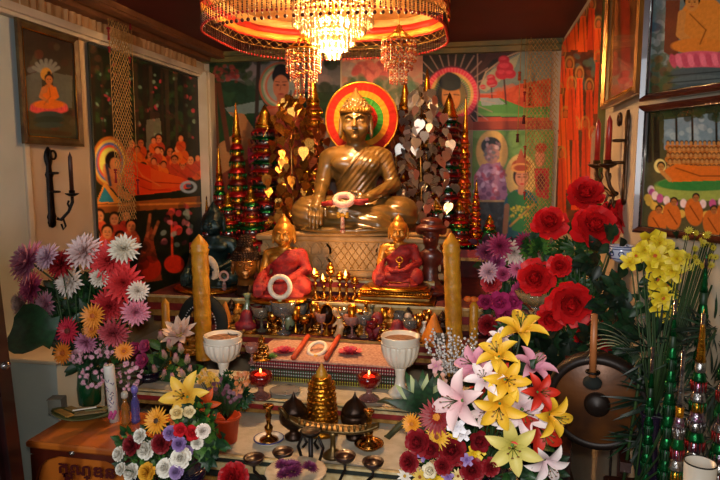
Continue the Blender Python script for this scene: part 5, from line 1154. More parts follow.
# small gold candle lamps before the plinth
fl = mat('flame', ''); 
LB = [(316, 300, 268, 'leftmost'), (323, 302, 276, ''), (331, 299, 262, ''), (339, 303, 272, ''), (347, 301, 270, ''), (354, 304, 278, 'rightmost')]
nm_ = ['short gold lotus lamp with a flame, furthest left before the plinth', 'gold lotus lamp second from the left before the plinth', 'tallest gold candle lamp before the plinth', 'gold candle lamp just right of the tallest one', 'gold candle lamp with the brightest white flame', 'low gold candle lamp at the right end of the lamp row']
for (px, pb, pt, _), lb in zip(LB, nm_):
    w0 = Vector((P(px, pb, 2.94).x, 2.93+.03*(LB.index((px, pb, pt, _)) % 2), zD)); tz = P(px, pt, 2.94).z; H = tz-zD; r = thing('candle_lamp', lb, 'lamp', w0)
    B().lathe([(0, 0), (.03, 0), (.028, .01), (.008, .03), (.006, H*.45), (.014, H*.5), (.006, H*.55), (.006, H*.66), (.02, H*.72), (.024, H*.80), (.018, H*.81)], (0, 0, 0), 12).build('stand', BRASS, r)
    B().lathe([(.016, H*.80), (.021, H*.87), (.012, H*.95), (.003, H), (0, H)], (0, 0, 0), 10).build('lotus_bud', GOLD, r)
    if px in (316, 347, 323): B().lathe([(0, 0), (.007, .008), (.006, .018), (0, .036)], (0, -.022, H*.82), 8).build('flame', fl, r)
lamp('POINT', 'candle_flame_light', P(334, 270, 2.86), 3.5, (1, .55, .2), .02)

# ---- a crowd of small offerings on the lace step and the low tier behind it
_PZ = PZ
def PZ(px, py, z):
    if z == zT and py < 356:
        Y = 2.875-max(0, min(1, (py-320)/34))*.10; return Vector((P(px, py, Y).x, Y, zC))
    return _PZ(px, py, z)
def mini_buddha(label, px, py, z, h, m=GOLD, rb=None): small_statue(label, px, py, z, h, random.uniform(-10, 20), body=None if m is GOLD else m, robe=rb if rb else False)
def crystal_cup(label, px, py, z, w, h, m=GLASS):
    w0 = PZ(px, py, z); k = mpp(px, py, w0.y); w *= k; h *= k
    r = thing('crystal_bowl', label, 'bowl', w0)
    B().lathe([(0, 0), (w*.30, 0), (w*.28, h*.05), (w*.07, h*.12), (w*.06, h*.42), (w*.16, h*.5)], (0, 0, 0), 16).build('foot', m, r)
    B().lathe([(w*.15, h*.48), (w*.40, h*.62), (w*.5, h*.98), (w*.46, h*.98), (w*.36, h*.66), (0, h*.56)], (0, 0, 0), 24, wob=lambda a, kk: 1+.07*math.cos(a*9)).build('fluted_bowl', m, r); return r
def brass_cup(label, px, py, z, w, h, m=BRASS, cat='cup', name='brass_cup'):
    w0 = PZ(px, py, z); k = mpp(px, py, w0.y); w *= k; h *= k
    lathe_thing(name, label, cat, w0, [('cup_foot', [(0, 0), (w*.35, 0), (w*.33, h*.06), (w*.10, h*.2), (w*.12, h*.4)], m, 14), ('cup_bowl', [(w*.10, h*.38), (w*.42, h*.55), (w*.5, h), (w*.44, h), (w*.34, h*.6), (0, h*.5)], m, 16)])
def ewer(label, px, py, z, w, h, m, name='small_vase'):
    w0 = PZ(px, py, z); k = mpp(px, py, w0.y); w *= k; h *= k
    lathe_thing(name, label, 'vase', w0, [('vase_body', [(0, 0), (w*.3, 0), (w*.28, h*.05), (w*.5, h*.3), (w*.45, h*.5), (w*.16, h*.72), (w*.16, h*.85)], m, 16), ('vase_neck', [(w*.16, h*.84), (w*.3, h), (w*.25, h), (w*.1, h*.85)], m, 16)])
zo = zT
crystal_cup('fluted crystal bowl on a stem, left of the offering box top', 284, 350, zo, 26, 34)
crystal_cup('clear crystal bowl glittering near the left red-robed statue', 262, 342, zo, 20, 26, mat('smoky_glass', 'c8b8a0', .06, 0., 'a89878', 10, trans=.8))
crystal_cup('small pink crystal cup right of the orange incense roll', 352, 345, zo, 18, 22, PKG)
brass_cup('small brass offering cup left of the central mirror', 305, 338, zo, 15, 20); brass_cup('squat brass cup right of the central mirror', 345, 336, zo, 17, 16)
brass_cup('polished brass chalice behind the right incense roll', 358, 330, zo, 13, 24); brass_cup('tiny brass cup at the foot of the gilt pedestal', 378, 336, zo, 10, 14); brass_cup('brass chalice between crystal bowls', 273, 345, zo, 11, 22)
ewer('pale green glass vase in front of the left red-robed statue', 248, 335, zo, 14, 36, mat('celadon_glass', '7c8a68', .2, 0., '5c6a4c', 10, coat=.5)); ewer('greenish glass vase below the white flower ring', 289, 330, zo, 14, 30, mat('celadon_glass', ''))
ewer('dark bronze vase at the left of the lamp row', 310, 330, zo, 12, 34, DBRONZE); ewer('slender gold vase by the gilt pedestal', 366, 330, zo, 9, 34, GOLD); ewer('grey-green jar left of the small crimson bundle', 372, 322, zo+.0, 10, 30, mat('grey_jar', '5c5a44', .4, coat=.3)); ewer('small white jar behind the right goblet', 424, 338, zo, 9, 18, WHITE)
mini_buddha('tiny gold seated Buddha above the small crimson bundles', 391, 330, zo, .14); mini_buddha('small gold seated figure at the left edge of the crowd of offerings', 238, 345, zo, .13); mini_buddha('small gold seated figure left of the offering box', 262, 358, zo-.0, .10, BRASS); mini_buddha('little dark bronze seated figure behind the crystal bowl', 297, 326, zo, .12, DBRONZE); mini_buddha('little gold seated figure before the right lamp', 360, 322, zo, .11)
mini_buddha('tiny brass seated figure right of the central mirror', 340, 326, zo, .13, BRASS)
# dark oval mirror on a gilt stand
w0 = PZ(327, 345, zo); mr = thing('oval_mirror', 'dark oval plaque on a gilt stand in the middle of the offerings', 'ornament', w0); B().lathe([(0, 0), (.03, 0), (.026, .01), (.006, .03), (.005, .06), (0, .06)], (0, 0, 0), 12).build('stand', GOLD, mr)
b = B().lathe([(0, 0), (.030, .002), (.032, .006), (0, .012)], (0, .004, .10), 24, (0, -1, 0)); b.v = [(x, y, (z-.10)*1.55+.105) for x, y, z in b.v]; b.build('plaque', DBRONZE, mr)
b = B().torus((0, 0, .105), .034, .005, (0, -1, 0), 26, 6, (1, 1.5)) ; b.build('gilt_rim', GOLD, mr)
# candle figure arching at the right of the mirror
w0 = PZ(338, 348, zo); r = thing('arched_figurine', 'cream arched figurine with gilt collar beside the oval plaque', 'figurine', w0)
s = SDF((-.05, -.04, -.01), (.05, .04, .16), .004); s.chain([(0, 0, .0), (.012, 0, .04), (.010, 0, .08), (-.008, 0, .11)], [.022, .016, .013, .012], .01).ell((-.014, -.004, .125), (.015, .014, .018), .008).cap((.01, 0, .075), (.03, -.01, .05), .008, .006, .006).cap((.0, 0, .075), (-.02, -.015, .055), .008, .006, .006)
link('figure_body', s.mesh('figure_body', mat('ivory', 'c8a878', .4, 0., 'b08858', 20, coat=.3)), r); B().torus((.004, 0, .095), .014, .004).build('collar', GOLD, r)
# ---- the rest of the crowd between the steps: one by one
SG_ = mat('smoky_glass', ''); RUBY = mat('ruby_glass', '8c1420', .1, 0., '5c0c14', 10, trans=.5, coat=.5)
for i, (kd, x, y, z_, w_, h_, m_, lb) in enumerate([
 ('c', 236, 350, zT, 15, 20, GLASS, 'small clear crystal cup above the left white goblet'), ('c', 252, 357, zT, 14, 16, PKG, 'pink glass cup at the back left corner of the lace box'), ('c', 273, 330, zT, 16, 24, GLASS, 'tall clear crystal cup behind the smoky one'), ('b', 296, 336, zT, 10, 22, GOLD, 'narrow gold goblet right of the stemmed crystal bowl'),
 ('b', 314, 326, zT, 10, 24, BRASS, 'brass goblet under the leftmost candle lamp'), ('c', 322, 334, zT, 14, 18, PKG, 'rosy crystal cup under the candle lamps'), ('b', 333, 332, zT, 9, 20, GOLD, 'gold goblet touching the oval plaque'), ('c', 364, 340, zT, 16, 20, GLASS, 'clear crystal cup right of the pink one'),
 ('c', 372, 346, zT, 13, 16, RUBY, 'ruby glass cup at the back right corner of the lace box'), ('b', 352, 328, zT, 9, 24, GOLD, 'gold goblet below the brightest flame lamp'), ('c', 410, 344, zT, 15, 18, GLASS, 'clear crystal cup peeping past the right goblet'), ('b', 418, 334, zT, 9, 20, BRASS, 'brass goblet right of the white-faced figurine'),
 ('b', 240, 331, zT, 9, 20, GOLD, 'gold goblet below the bronze head'), ('c', 256, 326, zT, 14, 20, RUBY, 'ruby glass cup below the bronze head chin'), ('c', 300, 322, zT, 15, 22, GLASS, 'clear crystal cup at the back under the flower ring'), ('b', 268, 322, zT, 9, 22, BRASS, 'brass goblet at the back under the left red robe'),
 ('b', 284, 320, zT, 9, 24, GOLD, 'gold goblet at the back below the white ring pendant'), ('c', 343, 320, zT, 14, 20, SG_, 'smoky crystal cup at the back under the lamp row'), ('b', 385, 318, zT, 9, 22, GOLD, 'gold goblet at the back before the gilt pedestal'), ('c', 399, 320, zT, 14, 20, GLASS, 'clear crystal cup at the back before the gilt pedestal'), ('b', 427, 322, zT, 10, 22, BRASS, 'brass goblet at the back below the carved figure'),
 ('b', 225, 352, zT, 10, 16, BRASS, 'small brass goblet hidden behind the left white goblet'), ('c', 440, 350, zT, 14, 18, GLASS, 'clear crystal cup at the foot of the right tall candle')]):
    (crystal_cup if kd == 'c' else brass_cup)(lb, x, y+6, z_, w_, h_*1.25, m_)
for (x, y, h_, m_, lb) in ((250, 344, .10, GOLD, 'little gold seated figure right of the dark red bundle'), (318, 322, .13, BRASS, 'brass seated figure left of the oval plaque'), (352, 318, .12, DBRONZE, 'dark bronze seated figure under the lamp row, right end'), (418, 328, .12, GOLD, 'little gold seated figure right of the red-robed figurine'), (276, 336, .12, BRASS, 'brass seated figure between two crystal cups'), (232, 330, .15, DBRONZE, 'dark bronze seated figure above the saffron cone'), (364, 326, .10, GOLD, 'little gold seated figure beside the slender gold vase')): mini_buddha(lb, x, y+6, zo, h_, m_)
# crimson bundles and a small white-faced figure in red
def bundle(label, px, py, z, w, h, m, seed):
    w0 = PZ(px, py, z); k = mpp(px, py, w0.y); w *= k; h *= k; rd = random.Random(seed); r = thing('cloth_bundle', label, 'cloth', w0)
    s = SDF((-w*.7, -w*.5, -.01), (w*.7, w*.5, h*1.15), w/22)
    s.ell((0, 0, h*.25), (w*.48, w*.30, h*.26), w*.1).ell((w*.05, 0, h*.6), (w*.26, w*.2, h*.36), w*.12)
    for i in range(7): a = rd.uniform(0, 6.28); s.cap((w*.38*math.cos(a), w*.26*math.sin(a), h*.05), (w*.1*math.cos(a), w*.1*math.sin(a), h*.8), w*.07, w*.04, w*.03)
    link('folded_cloth', s.mesh('folded_cloth', m), r)
CRIM = mat('crimson_gold_cloth', '8c1420', .6, 0., '5c0c18', 30, .5, 90)
bundle('crimson cloth bundle at the foot of the gilt pedestal, left one', 376, 334, zo, 24, 26, CRIM, 1); bundle('crimson cloth bundle right of the tiny gold Buddha', 396, 338, zo, 24, 20, CRIM, 2); bundle('dark red cloth bundle in front of the bronze head', 246, 352, zo, 24, 24, CRIM, 3)
w0 = PZ(408, 332, zo); k = mpp(408, 320, w0.y); r = thing('red_robed_figurine', 'small white-faced figurine with black hair and red robe behind the right goblet', 'figurine', w0)
s = SDF((-.07, -.06, -.01), (.07, .06, .10), .004); s.ell((0, 0, .02), (.055, .045, .03), .01).cap((0, 0, .03), (0, 0, .07), .03, .02, .02).cap((-.03, 0, .07), (.03, 0, .07), .012, .012, .01); link('robe', s.mesh('robe', mat('scarlet_robe', 'b8241c', .6, 0., '901810', 20)), r)
s = SDF((-.04, -.04, .06), (.04, .04, .16), .003); s.cap((0, 0, .07), (0, 0, .09), .010, .010, .006).ell((0, -.003, .108), (.018, .018, .023), .006).ell((0, -.022, .104), (.003, .004, .005), .003); link('face', s.mesh('face', mat('porcelain_skin', 'd8b898', .4, coat=.3)), r)
B().ball((0, .005, .120), .021, 12, 8, (1, 1, .8)).build('hair', mat('black_hair', '0c0a0a', .5), r).location = (0, 0, 0); B().ball((0, .004, .141), .009, 8, 5).build('hair_bun', mat('black_hair', ''), r)
# saffron robed cones beside the candles, and the dark figure behind
for (px, py, pt, wd, z_, lb, Yz) in ((226, 346, 317, 18, zo, 'pointed saffron cloth cone above the left white goblet', None), (433, 352, 322, 25, zo, 'pointed saffron cloth cone left of the right tall candle', None)):
    w0 = PZ(px, py, z_); k = mpp(px, py, w0.y); s = SDF((-.08, -.06, -.01), (.08, .06, .20), .005); h = (py-pt)*k; s.cap((0, 0, .02), (.004, 0, h-.006), wd*k*.48, .006, .01)
    for i in range(6): a = i*1.05; s.cap((wd*k*.45*math.cos(a), wd*k*.38*math.sin(a), .0), (.006*math.cos(a), .006*math.sin(a), h*.85), .008, .004, .008)
    r = thing('saffron_cone', lb, 'cloth', w0); link('draped_cloth', s.mesh('draped_cloth', mat('saffron_cloth', 'd07c1c', .65, 0., 'b0620f', 20)), r)
small_statue('little black seated figure between the saffron cone and the right tall candle', 442, 338, zo, .14, 0, body=DBRONZE, robe=False)
small_statue('small gilt attendant figure left of the right goblet', 384, 352, zo, .09, 0, body=BRASS, robe=False)
small_statue('small gilt seated figure beside the black beaded hoop', 192, 352, zA+.02, .13, 10, robe=False)

PZ = _PZ
# ================================================================ wooden donation box and what stands on it
zW = P(28, 440, 1.70).z; fl_ = P(29, 440, 1.70); fr_ = P(138, 452, 1.70); ybk = PZ(60, 406, zW).y
wb = thing('wooden_box', 'orange-brown wooden box with red lettering at the lower left', 'box', ((fl_.x+fr_.x)/2, 1.70, 0)); wx = (fr_.x-fl_.x)/2; dp = ybk-1.70
TW = mat('orange_wood', 'b8621e', .35, 0., '924814', 3, .1, 30, coat=.35, wave=2.2); TW2 = mat('dark_cherry_wood', '541c0c', .35, 0., '3a1208', 8, coat=.35)
B().box((0, dp/2, zW-.012), (wx*2+.02, dp+.02, .024), bev=.006).build('lid', TW, wb, smooth=False)
B().box((0, dp/2+.004, (zW-.03)/2), (wx*2-.01, dp-.02, zW-.03)).build('body', TW, wb, smooth=False)
b = B(); b.box((0, .004, zW-.035), (wx*2-.01, .016, .02)); 
for q in (-1, 1):
    b.box((q*(wx-.012), .004, (zW-.05)/2), (.014, .016, zW-.05))
    M = Matrix.Translation((q*(wx-.018), .004, zW-.044)) @ Matrix.Scale(-q, 4, (1, 0, 0)) @ Matrix.Rotation(PI/2, 4, 'X')
    b.prism([(0, 0), (.10, 0), (.05, -.018), (.018, -.05), (0, -.10)], -.008, .009, M)
b.build('front_frame', TW2, wb, smooth=False)
kp = P(72, 453, 1.695)-wb.location; B().lathe([(.010, 0), (.010, .004), (.004, .006), (.003, .010), (0, .011)], (kp.x, -.004, kp.z), 12, (0, -1, 0)).build('lock', SFOIL, wb)
tc_ = bpy.data.curves.new('lettering', 'FONT'); tc_.body = 'កុណ្ឌន\n ្ទូ'; tc_.size = .056; tc_.extrude = .0012; tc_.space_line = .55; tc_.offset = .0012
tc_.materials.append(mat('dark_red_paint', '4a0c0a', .5)); _t = bpy.data.objects.new('t', tc_); COL.objects.link(_t); _dg = bpy.context.evaluated_depsgraph_get(); tme = bpy.data.meshes.new_from_object(_t.evaluated_get(_dg)); bpy.data.objects.remove(_t); to = link('lettering', tme, wb, (P(57, 474, 1.69).x-wb.location.x, -.006, P(57, 473, 1.69).z), rot=(PI/2, 0, 0)); to.scale = (1.25, 1, 1); to['kind'] = 'stuff'
# leaf-shaped tray of palm strips
w0 = PZ(82, 420, zW); r = thing('palm_leaf_tray', 'leaf-shaped green tray with folded tan palm strips on the wooden box', 'tray', w0, rot=(0, 0, .12)); b = B(); n = 20; vs = []
for i in range(n+1):
    t = i/n*2-1; hw = .058*(1-t*t)**.6+.002; zz_ = .012+.016*t*t; vs += [(t*.115, -hw, zz_+.010), (t*.115, 0, .004+.014*t*t), (t*.115, hw, zz_+.010), (t*.115, hw*.9, zz_+.012), (t*.115, 0, .008+.014*t*t), (t*.115, -hw*.9, zz_+.012)]
b.add(vs, [(i*6+q, i*6+(q+1) % 6, (i+1)*6+(q+1) % 6, (i+1)*6+q) for i in range(n) for q in range(6)]); b.build('leaf_tray', mat('dried_green_leaf', '5c5c30', .6, 0., '44461f', 20), r)
for (x, y, a, c_, L) in ((-.055, -.02, -.55, 'a87830', .10), (-.03, .01, -.5, '8a6a34', .10), (.03, .02, .35, '6c6a3c', .12), (.04, -.01, .45, '7a6438', .11), (.02, .03, .25, '9c8458', .09)): B().box((x, y, .034), (L, .026, .004), rz=a, bev=.003).build('palm_strip', mat('palm_'+c_, c_, .6), r, smooth=False)
B().box((.01, .004, .042), (.08, .004, .004), rz=.5).build('white_stick', WHITE, r, smooth=False)
w0 = PZ(58, 412, zW); r = thing('small_grey_box', 'small grey cardboard box behind the palm leaf tray', 'box', w0, rot=(0, 0, .2)); B().box((0, 0, .028), (.05, .045, .056)).build('carton', mat('grey_card', '7c7a6c', .8), r, smooth=False); B().box((0, -.005, .058), (.052, .05, .004), rz=.03).build('flap', mat('grey_card', ''), r, smooth=False)
# white candle with pink and violet lettering-like trim
w0 = PZ(115, 421, zW); k = mpp(112, 400, w0.y); r = thing('white_pillar_candle', 'tall white pillar candle with violet and pink decoration on the wooden box', 'candle', w0, rot=(0, math.radians(-4), 0)); H = 58*k; R = 5.2*k
B().lathe([(0, 0), (R, 0), (R, H*.97), (R*.9, H), (R*.4, H*.985), (0, H*.985)], (0, 0, 0), 20).build('wax_body', mat('white_wax', 'dcd6cc', .35, sss=.2), r)
b = B(); rd = random.Random(3)
for i in range(9): a = -PI/2+rd.uniform(-.7, .7); z0 = H*(.3+.055*i); b.tube([(R*1.02*math.cos(a+.25*j), R*1.02*math.sin(a+.25*j), z0+.006*math.sin(j*2+i)) for j in range(4)], .0014, 4)
b.build('violet_script', mat('violet_ink', '4a3070', .5), r); b = B()
for i in range(6): b.ball((R*math.cos(-2.0+.25*i), R*math.sin(-2.0+.25*i), H*(.10+.04*(i % 3))), R*.32, 7, 5, (1, 1, 1.5))
b.build('pink_trim', mat('pink_wax', 'b8407c', .5), r); B().tube([(0, 0, H*.98), (.001, 0, H+.012)], .0012, 5).build('wick', IRON, r)
w0 = PZ(118, 422, zW); 
# two glass bottles
for (px, py, c1, h_, lb) in ((126, 424, 'b87a34', 34, 'amber beaded glass bottle right of the white candle'), (136, 422, '6a62b0', 38, 'violet-capped clear glass bottle on the wooden box edge')):
    w0 = PZ(px, py, zW); k = mpp(px, py, w0.y); r = thing('glass_bottle', lb, 'bottle', w0); R = 4.3*k; H = h_*k
    B().lathe([(0, 0), (R, 0), (R*1.05, H*.08), (R*.9, H*.2), (R*1.05, H*.3), (R*.9, H*.42), (R*1.0, H*.55), (R*.5, H*.68), (R*.45, H*.8)], (0, 0, 0), 16).build('bottle_body', mat('bottle_'+c1, c1, .1, 0., c1, 5, trans=.6), r)
    B().lathe([(R*.5, H*.79), (R*.8, H*.82), (R*.8, H*.95), (R*.4, H), (0, H)], (0, 0, 0), 14).build('bottle_cap', mat('cap_'+c1, c1 if c1[0] == '6' else 'b8b0a0', .3, 0., coat=.4), r)
# white pedestal behind the box against the wall
a = P(16, 352, 2.15); r = thing('white_pedestal', 'plain grey-white pedestal standing against the wall behind the wooden box', 'pedestal', (XL+.20, 2.22, 0)); ph = P(30, 352, 2.2).z; B().box((0, 0, ph/2), (.36, .30, ph)).build('pedestal_body', WALLG, r, smooth=False); B().box((0, 0, ph+.008), (.38, .32, .016), bev=.004).build('pedestal_top', TRIMW, r, smooth=False)
# ================================================================ flowers
def pmat(c1, c2, rough=.55): return mat('petal_%s_%s' % (c1, c2), c1, rough, 0., c2, attr='pt', sss=.0)
FM = {}
def petals(kind, c1, c2):
    key = (kind, c1, c2)
    if key in FM: return FM[key]
    random.seed(hash(kind) % 1 + len(kind)*7+int(c1, 16) % 97); b = B(); g = math.radians
    if kind == 'mum':
        for (n, L, w, e0, e1, z) in ((18, 1.15, .30, -14, 6, 0), (18, 1.08, .29, 4, 20, .02), (16, .95, .28, 22, 38, .05), (13, .78, .25, 40, 58, .08), (10, .58, .21, 58, 76, .10), (7, .40, .16, 74, 94, .12)):
            for i in range(n): b.petal(2*PI*(i+random.uniform(-.2, .2))/n+n, L*random.uniform(.9, 1.05), w, e0+random.uniform(-8, 8), e1+random.uniform(-8, 8), .04, z, cup=.35, nt=4, ns=2, pw=.9)
    elif kind == 'peony':
        for (n, L, w, e0, e1, z) in ((8, 1.0, .80, -15, 25, -.1), (8, .92, .75, 15, 50, -.05), (8, .80, .66, 40, 75, 0), (8, .66, .55, 60, 95, .0), (7, .5, .45, 75, 115, .02), (5, .36, .34, 85, 130, .05)):
            for i in range(n): b.petal(2*PI*(i+random.uniform(-.2, .2))/n+n*.7+L*3, L*random.uniform(.9, 1.08), w, e0+random.uniform(-8, 8), e1+random.uniform(-10, 10), .06, z, cup=.12, nt=5, ns=4, pw=1.5, jit=.05, point=.6)
    elif kind == 'carnation':
        for (n, L, w, e0, e1, z) in ((12, 1.05, .62, -15, 12, -.08), (12, .98, .6, 10, 35, -.02), (11, .88, .55, 30, 60, .02), (10, .74, .5, 50, 80, .05), (8, .58, .42, 68, 96, .1), (6, .45, .35, 80, 105, .12)):
            for i in range(n): b.petal(2*PI*(i+random.uniform(-.3, .3))/n+L*5, L, w, e0+random.uniform(-10, 10), e1+random.uniform(-12, 12), .04, z, cup=.1, nt=4, ns=5, pw=1.7, jit=.06, point=.5)
    elif kind == 'rose':
        for (n, L, w, e0, e1, z) in ((5, .95, .85, 0, 55, 0), (5, .8, .75, 35, 80, .02), (4, .68, .62, 60, 100, .04), (4, .5, .5, 75, 118, .06), (3, .36, .36, 85, 130, .08)):
            for i in range(n): b.petal(2*PI*(i+random.uniform(-.1, .1))/n+L*4, L, w, e0, e1, .05, z, cup=.25, nt=5, ns=4, pw=1.3, jit=.015, point=.5)
    elif kind == 'gerbera':
        for (n, L, w, e0, e1, z) in ((20, 1.0, .20, 2, 6, 0), (18, .86, .18, 12, 16, .03), (14, .5, .12, 30, 40, .05)):
            for i in range(n): b.petal(2*PI*(i+random.uniform(-.15, .15))/n+L, L, w, e0, e1+random.uniform(-5, 5), .05, z, cup=.1, nt=4, ns=2, pw=.8)
    elif kind == 'lotus':
        for (n, L, w, e0, e1, z) in ((9, 1.1, .42, 5, 35, 0), (8, .98, .40, 30, 60, .03), (7, .8, .36, 55, 85, .06)):
            for i in range(n): b.petal(2*PI*i/n+L*4, L, w, e0, e1, .05, z, cup=.3, nt=5, ns=2, pw=.85)
    elif kind == 'bud':
        for (n, L, w, e0, e1, z) in ((5, 1.15, .75, 55, 108, -.5), (4, 1.05, .6, 65, 105, -.5)):
            for i in range(n): b.petal(2*PI*i/n+L*3, L*1.3, w, e0, e1, .05, z, cup=.45, nt=6, ns=4, pw=.8)
    elif kind == 'orchid':
        for (n, L, w, e0, e1) in ((5, 1.0, .66, 25, 5), (4, .6, .5, 60, 40)):
            for i in range(n): b.petal(2*PI*i/n+L*2, L, w, e0, e1, .03, 0, cup=.1, nt=4, ns=4, pw=1.2, jit=.06, point=.6)
    elif kind == 'daisy':
        for i in range(11): b.petal(2*PI*i/11, 1.0, .34, 10, 5, .05, 0, cup=.1, nt=3, ns=2, pw=.8)
    FM[key] = b.mesh('petals', pmat(c1, c2)); return FM[key]
def lily_petal(c1, c2):
    key = ('lily', c1, c2)
    if key not in FM:
        b = B(); b.petal(0, 1.35, .54, 70, -24, .05, -.45, cup=.24, nt=8, ns=4, pw=1.05, jit=.008); FM[key] = b.mesh('petal', pmat(c1, c2))
    return FM[key]
CENT = {}
def centre_mesh(c, R=.22):
    if (c, R) not in CENT:
        b = B().lathe([(R, .0), (R*1.05, .08), (R*.8, .14), (0, .16)], (0, 0, 0), 12); 
        for i in range(14): a = i*2.4; q = R*.9*math.sqrt(i/14); b.ball((q*math.cos(a), q*math.sin(a), .14), .035, 5, 3)
        CENT[(c, R)] = b.mesh('flower_centre', mat('centre_'+c, c, .7, 0., c, 5))
    return CENT[(c, R)]
STA = B()
for i in range(6):
    a = i*PI/3+.3; STA.tube([(0, 0, -.1), (.10*math.cos(a), .10*math.sin(a), .35), (.22*math.cos(a), .22*math.sin(a), .62)], .014, 4); STA.m = 1; STA.ball((.22*math.cos(a), .22*math.sin(a), .64), .04, 5, 4, (1.6, .7, .7)); STA.m = 0
STA_M = STA.mesh('stamens', [GREENY, mat('stamen_brown', '7a3c10', .7)])
def bloom(kind, c1, c2, name, label, px, py, rp, Y, face=None, src=None, centre=None, cat='flower', group=None, spin=None):
    w = P(px, py, Y); R = rp*mpp(px, py, Y)*(1.08 if kind == 'lily' else 1.0 if kind == 'carnation' else 1.12)
    if face is None: face = (random.uniform(-.35, .35), -1, random.uniform(.1, .7))
    q = Vector(face).normalized().to_track_quat('Z', 'Y')
    r = thing(name, label, cat, w, group=group)
    if kind == 'lily':
        for i in range(6):
            qq = q @ Quaternion((0, 0, 1), i*PI/3+(spin or 0)); link('petal', lily_petal(c1, c2), r, (0, 0, 0), rot=qq, scale=R*(1.0 if i % 2 else .94))
        link('stamens', STA_M, r, rot=q, scale=R)
        link('flower_tube', FM.setdefault('ltube', B().lathe([(.03, -.72), (.07, -.6), (.10, -.42), (.05, -.38)], (0, 0, 0), 8).mesh('flower_tube', GREENY)), r, rot=q, scale=R)
    else:
        q2 = q @ Quaternion((0, 0, 1), random.uniform(0, 6)); link('petals', petals(kind, c1, c2), r, rot=q2, scale=R)
        if centre: link('flower_centre', centre_mesh(centre, .26 if kind == 'gerbera' else .18), r, rot=q, scale=R)
    if src is not None:
        v = Vector(src)-w; bk = (q @ Vector((0, 0, -1)))*R*(.55 if kind == 'lily' else .1)
        B().tube([bk, bk+(q @ Vector((0, 0, -1)))*R*.8+v*.12, v*.55+Vector((0, 0, .0)), v], max(.0022, R*.05), 5).build('stem', STEM, r)
    return r
def vase(name, label, loc, prof, m, cat='vase', n=24, rim=None):
    r = thing(name, label, cat, loc); B().lathe(prof, (0, 0, 0), n).build('vase_body', m, r)
    R, z = max(prof, key=lambda t: t[1]); B().torus((0, 0, z), max(R, .01), .004, n=24, m=5).build('vase_rim', rim or m, r); return r
LEAFM = {}
def leafm(kind, m):
    if (kind, m.name) not in LEAFM:
        b = B()
        if kind == 'broad': b.petal(0, 1, .62, 15, -15, cup=.15, nt=6, ns=4, pw=.85)
        elif kind == 'round': b.petal(0, 1, 1.15, 10, -10, cup=.1, nt=6, ns=6, pw=.75, jit=.03, point=.6)
        elif kind == 'blade': b.petal(0, 1, .16, 25, -25, cup=.2, nt=6, ns=2, pw=.8)
        elif kind == 'needle': b.petal(0, 1, .07, 15, -20, cup=.2, nt=5, ns=1, pw=.8)
        elif kind == 'lobed':
            for a in (-.9, -.45, 0, .45, .9): b.petal(a, 1-abs(a)*.25, .26, 15, -10, cup=.15, nt=4, ns=2)
        LEAFM[(kind, m.name)] = b.mesh('leaf', m)
    return LEAFM[(kind, m.name)]
def greenery(label, root_loc, spots, kind, mats_, seed, name='leafy_greenery', cat='foliage', up=.5):
    """spots: (px, py, radius_px, Y, count) clusters of leaves, joined by stems to root_loc"""
    rd = random.Random(seed); r = thing(name, label, cat, root_loc); rl = Vector(root_loc)
    for (px, py, rp, Y, n, ls) in spots:
        k = mpp(px, py, Y); c0 = P(px, py, Y)
        B().tube([Vector((0, 0, 0)), (c0-rl)*.5+Vector((0, 0, .01)), c0-rl], .003, 5).build('stem', STEM, r)
        for i in range(n):
            a = rd.uniform(0, 2*PI); q = math.sqrt(rd.random())*rp*k
            p = c0-rl+Vector((q*math.cos(a), rd.uniform(-.3, .5)*rp*k, q*math.sin(a)))
            d = Vector((math.cos(a), -.5+rd.uniform(-.6, .4), math.sin(a)*.8+up*rd.uniform(-.3, 1))).normalized(); nn = Vector((0, -1, .4)); zq = (nn-d*nn.dot(d)).normalized(); yq = zq.cross(d)
            M = Matrix((d, yq, zq)).transposed(); qq = M.to_quaternion()
            bad = False
            for e in (p, p+d*ls*k):
                wx_, wy_ = rl.x+e.x, rl.y+e.y; lim = XR-.06 if wy_ > YR else XR-.06+(YR-wy_)*FX/FY
                bad = bad or wx_ > lim
            if bad: continue
            link('leaf', leafm(kind, rd.choice(mats_)), r, p-d*ls*k*.4, rot=qq, scale=ls*k*rd.uniform(.7, 1.2))
    return r

